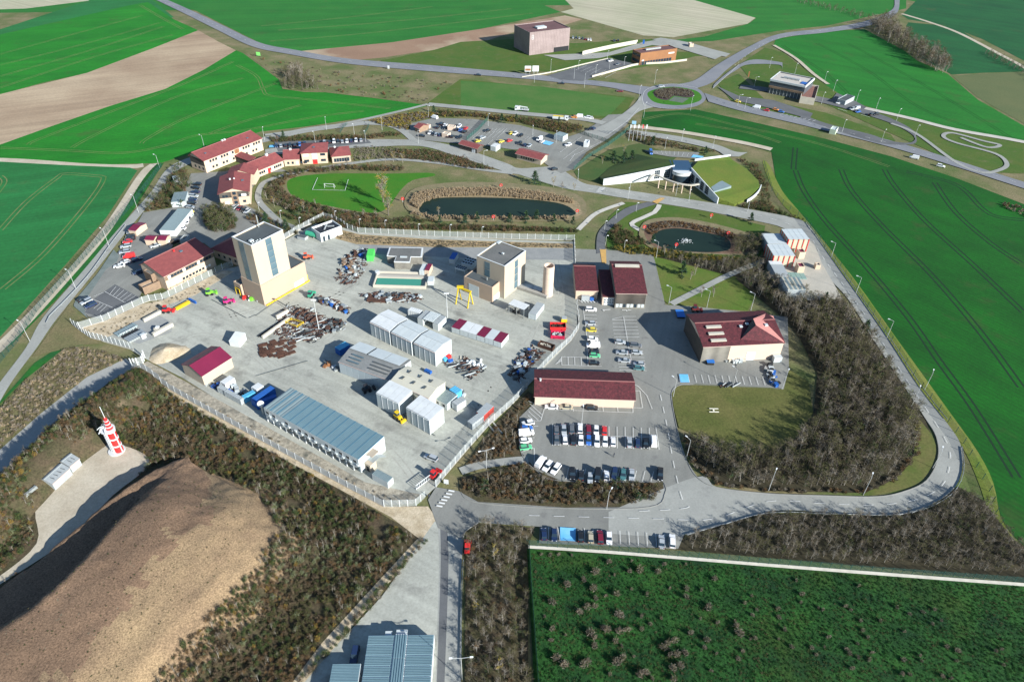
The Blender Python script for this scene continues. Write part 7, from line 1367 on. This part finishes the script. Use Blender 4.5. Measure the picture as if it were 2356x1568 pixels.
scatter('hedge','scrub strip between the main road and the dark field','hedge',D('2300,475 2356,500 2450,530 2450,510 2356,480 2310,465'),2.,T_dry+T_low,.8,1.4); scatter('hedge','brown planting in front of the visitor car park','hedge',D('1440,300 1480,312 1600,340 1660,352 1600,348 1500,335 1440,318'),1.6,T_brush[:4]+T_low,.6,1.1); scatter('hedge','scrubby bank around the visitor centre roof','hedge',D('1690,362 1740,380 1770,430 1770,470 1745,470 1752,430 1722,385'),1.8,T_brush[:4],.6,1.1); scatter('hedge','shrubs beyond the ring road by the visitor centre','hedge',D('1690,475 1760,465 1800,490 1850,508 1760,488'),1.6,T_brush[:4],.7,1.3)
scatter('grass_tussocks','dark green tussocky grass of the fenced meadow','grass',D('1222,1268 1767,1310 2356,1352 2420,1600 1245,1600'),.7,T_grass,.35,.95,[3,6,.3],.75,patch=.1)
scatter('stubble_tufts','small grey-green tufts dotted over the earth mound','tufts',D('330,1150 470,1120 560,1170 600,1230 540,1330 400,1480 300,1600 -40,1600 -40,1490 90,1400 230,1260'),1.5,T_grass[2:]+T_grass[:1],.25,.6,None,.45)
scatter('weeds','weedy tufts on the stony bank under the cabin block','weeds',D('330,850 600,992 850,1130 950,1150 884,1160 600,1002'),1.6,T_dry+T_low[2:],.3,.8,None,.6); scatter('weeds','brown dry tufts on the bank below the north fence','weeds',D('780,532 826,544 1000,556 1316,564 1316,572 1000,568 826,560 775,548'),1.1,T_dry,.4,.9); scatter('weeds','sparse yellow tufts on the bare bank by the offices fence','weeds',D('200,765 330,705 450,665 530,628 450,680 340,730 240,780'),1.5,T_dry,.3,.7,None,.6)
scatter('thicket','dark thicket added to shade the shed end of the small pond','thicket',D('1690,556 1720,548 1755,560 1752,585 1700,590 1680,580'),1.7,T_wood[:1]+T_wood[3:4],.6,1.)  # thicket added for the shade it gives this end of the pond
def bits(seed,mats,n):
    rg=random.Random(seed); q=Acc(); mi=[]
    for i in range(n):
        x,y=rg.gauss(0,.7),rg.gauss(0,.7); w,d_,h_=rg.uniform(.06,.9),rg.uniform(.05,.25),rg.uniform(.05,.45); k=rg.randrange(len(mats)); q.box(x-w,x+w,y-d_,y+d_,0,h_); mi+=[k]*6
    return template(mesh('scrap_bits',q.v,q.f,mats,mi))
T_bits=[bits(301,[rust,dark,steel],7),bits(302,[dkroof,concp,rust],6),bits(303,[dark,greyc,dkroof],8),bits(304,[rust,rust,dark],6)]
for lab,c,pl,d_ in(('loose rusty scrap strewn between the plates and arches','11','290,1240 450,1270 620,1350 830,1400 800,1480 620,1500 560,1568 250,1568 150,1500',.8),('loose offcuts strewn in the clutter row by the green basin','11','960,1140 1240,1120 1520,1140 1540,1185 1400,1215 1080,1215',.7),('loose bits strewn over the oval scrap patch','11','790,800 900,740 1010,730 1000,930 900,1060 790,1070 720,1010',.4),('loose dark scrap heaped where the yard narrows','22','-20,300 60,160 180,50 290,110 210,200 60,380',.85),('loose bars and rubble at the end of the last white shed','12','1700,190 1900,160 2090,220 2080,300 1960,340 1800,260',.6),('loose offcuts beside the crates row below the mixer','11','560,1160 700,1190 890,1290 840,1315 700,1275 580,1215',.7),('loose clutter between the storage containers','02','1890,390 2060,380 2260,470 2220,540 2060,470',.5)): scatter('loose_scrap',lab,'scrap',D(pl,c),1.05,T_bits,.4,1.1,None,d_)
# ---- single trees and shrubs
def tree(name,label,px,me,sc,group=None,rz=None):
    p=G(*px); e=thing(name,label,'tree',p,rv.uniform(0,6.28) if rz is None else rz,group); e.scale=(sc,sc,sc); link('trunk',me[0],e); link('crown',me[1],e); return e
poplar=treemesh(101,15,3.6,26,900,[tw_y,tw_g,tw_g],bark,1.5,.06,'up',.12,.3); conif=treemesh(102,6.5,2.2,20,520,[lf_d,lf_d,lf_g],bark,.8,.09,'cone',.08); oak=treemesh(103,6,2.2,10,300,[lf_g,tw_o,lf_d],bark,.8,.09,'round',.15); bare=treemesh(104,6.5,1.7,9,150,[tw_g,tw_y,tw_b],barkl,1.,.04,'up',.2); bare2=treemesh(105,5.5,1.5,8,130,[tw_b,tw_or,tw_g],barkl,.9,.04,'up',.2)
tree('poplar_tree','tall bare poplar between the soccer lawn and the large pond',T('11',1170,290),poplar,1.05); tree('poplar_tree','slimmer bare poplar just below the tall one by the large pond',T('11',1220,415),poplar,.8)
for lab,c,x,y,s in(('dark conifer on the lawn beside the pale footpath','21',1560,965,1.3),('dark conifer beside the ring road near the large pond','21',210,125,1.4),('dark conifer at the ring road bend above the small pond','21',2190,480,1.),('dark conifer on the shore near the fountain pond','21',1290,675,.9),('dark conifer beside the flag poles','20',1290,1340,1.1),('dark conifer at the end of the visitor bays','20',1775,1420,.9),('dark conifer at the slab corner by the plantation','31',515,1210,.9),('dark conifer at the plantation edge near the ring road','31',885,1490,1.1),('dark conifer in the hedge behind the white service box','10',2260,1130,1.1),('dark conifer by the side track turn','10',1635,1040,.9),('dark conifer behind the tower roof','11',95,480,1.),('dark conifer by the tower and the path','11',280,540,1.),('dark conifer at the north parking hedge','10',255,1275,.9),('small dark conifer by the tipper lorry','20',430,1135,.8),('small dark conifer at the side track bend','20',40,1110,.8)): tree('conifer_tree',lab,T(c,x,y),conif,s)
for k,(c,x,y) in enumerate((('11',1690,490),('11',1925,490),('11',2035,460),('11',2330,480),('21',130,470),('21',225,450),('21',385,480),('21',560,490))): tree('pine_tree','small dark green pine in the row on the fence side of the large pond',T(c,x,y),conif,rv.uniform(.75,1.05),'pines along the large pond')
for lab,c,x,y,s in(('round green bush at the corner of the lower thicket','12',2095,1360,.75),('green bush leaning over the bottom row of cars','22',955,1340,.7),('dark green bush in the lower thicket beside the road curve','22',1170,1470,.75),('leafy bush in front of the courtyard cabin','01',1670,335,.8),('green bush by the courtyard entrance hut','01',1640,150,.9),('leafy bush beside the north offices','00',1650,1560,.9),('green bush among the hedge south of the soccer lawn','11',400,430,1.),('green bush beside the hedge corner of the soccer lawn','11',490,410,.7),('dark tree clump on the visitor centre lawn','20',930,1490,1.25),('dark tree on the visitor centre lawn, tallest of its clump','20',1030,1500,1.3),('dark tree at the edge of the visitor centre lawn clump','20',1100,1480,1.2),('pale flowering bush inside the plantation','32',830,830,.7)): tree('green_bush' if 'bush' in lab else 'green_tree',lab,T(c,x,y),oak if 'bush' in lab else conif,s)
for place,c,s in(('on the lawn by the pale footpath','21','1400,780 1640,1000 1680,960 1740,1160 1850,1160'),('in the brown hedge by the large pond','11','440,370 550,320 985,430 1105,430 1520,470 1680,410 170,330 100,260'),('along the path below the red-roofed blocks','10','885,1510 965,1500 1040,1500 1190,1490 1265,1490 1350,1500'),('in the strip beside the side road','13','2020,600 2025,930 2030,1310 2190,440 2230,1480'),('beside the ring road opposite the visitor centre','21','380,150 460,170 570,190'),('on the visitor centre lawn','20','830,1505 1025,1420')):
    for q in s.split(): x,y=map(float,q.split(',')); tree('bare_tree','slender leafless tree '+place,T(c,x,y),rv.choice((bare,bare2)),rv.uniform(.7,1.05),'leafless trees '+place)
grove_m=[treemesh(110+i,12,2.6,14,330,[tw_g,tw_b,tw_or if i==2 else tw_g],barkl,1.3,.06,'up',.2) for i in range(3)]
for k in range(26):
    x=rv.uniform(2000,2170); y=60+(x-2000)*.62+rv.uniform(-14,14); tree('poplar_tree','tall pale-trunked leafless tree in the riverside grove' if k%3 else 'tall leafless tree with reddish twigs in the riverside grove',(x,y),grove_m[2 if k%3==0 else k%2],rv.uniform(.8,1.15),'riverside grove trees')
for k in range(7): x=rv.uniform(655,715); tree('copse_tree','rounded leafless tree in the copse beside the bright field',(x,165+(x-655)*.45+rv.uniform(-8,14)),grove_m[k%2],rv.uniform(.6,.85),'copse trees')
# shrubs of the dark meadow: each one
SHR=[[shrubmesh('twigs',s,1.7,1.15,70,m,.045,.9)] for s,m in((201,[tw_g,tw_b,tw_b]),(202,[tw_b,tw_d,tw_g]),(203,[tw_b,tw_g,tw_o]))]
def msh(tile,s,big):
    for q in s.split():
        x,y=map(float,q.split(',')); p=G(*T(tile,x,y)); k=rv.uniform(.85,1.25)*big
        tag(link('meadow_shrub',rv.choice(SHR)[0],None,p,rv.uniform(0,6.28),(k*rv.uniform(.7,1.35),k*rv.uniform(.6,1.1),k*rv.uniform(.8,1.2))),('large' if big>.8 else 'small')+' pale leafless shrub standing in the fenced dark meadow','shrub','large meadow shrubs' if big>.8 else 'small meadow shrubs')
msh('23','370,850 660,640 770,570 745,720 770,810 765,880 990,960 960,770 690,890 620,930 510,680 1080,560 890,475 1340,560 1175,550 1600,800 1805,890 1860,630 1605,720 1190,1090 840,1080 720,1130 760,1170 950,1200 985,1110 1050,1100 760,1250 700,1390 1010,1360 960,1400 1230,1490 1290,1540 1450,1330 1510,1330 1590,1310 1550,1430 1480,1450 1390,1260 1430,1220 1490,1200 1770,1260 1640,1130 1790,1190 2090,1130 2060,1060 370,1090 410,1360 480,1420 660,1420 1480,1550 1180,1510 870,1100',.95)
msh('23','300,970 360,1190 490,1140 380,640 270,400 350,405 430,400 550,410 1100,460 1400,490 1600,490 1240,770 1740,730 1450,710 1100,720 2200,780 2140,850 2210,960 2250,910 2050,1010 2230,1170 2190,1180 1270,1040 1370,990 1730,990 1890,1030 1610,1310 1880,1310 2120,1290 940,590 860,780 1190,970 1010,1240 900,1500 2080,1360 1830,1470 1120,1340',.55)
msh('33','260,640 310,770 460,890 500,910 710,880 760,910 830,690 850,1010 870,1100 915,1165 1030,1010 1180,890 1300,950 1250,1110 1420,930 1530,910 1590,1010 1510,1040 90,900 100,980 150,1095 95,1180 215,1250 300,840 555,1160 515,1250 400,1260 440,1320 820,1220 720,1270 745,1310 825,1350 930,1370 1245,1370 1395,1330 1410,1380 1730,1380 1740,1290 2145,1270 2090,1290 2160,1415 1230,1500 1300,1500 1680,1540 770,1450 1600,1520 960,1300 1640,1250',.55)
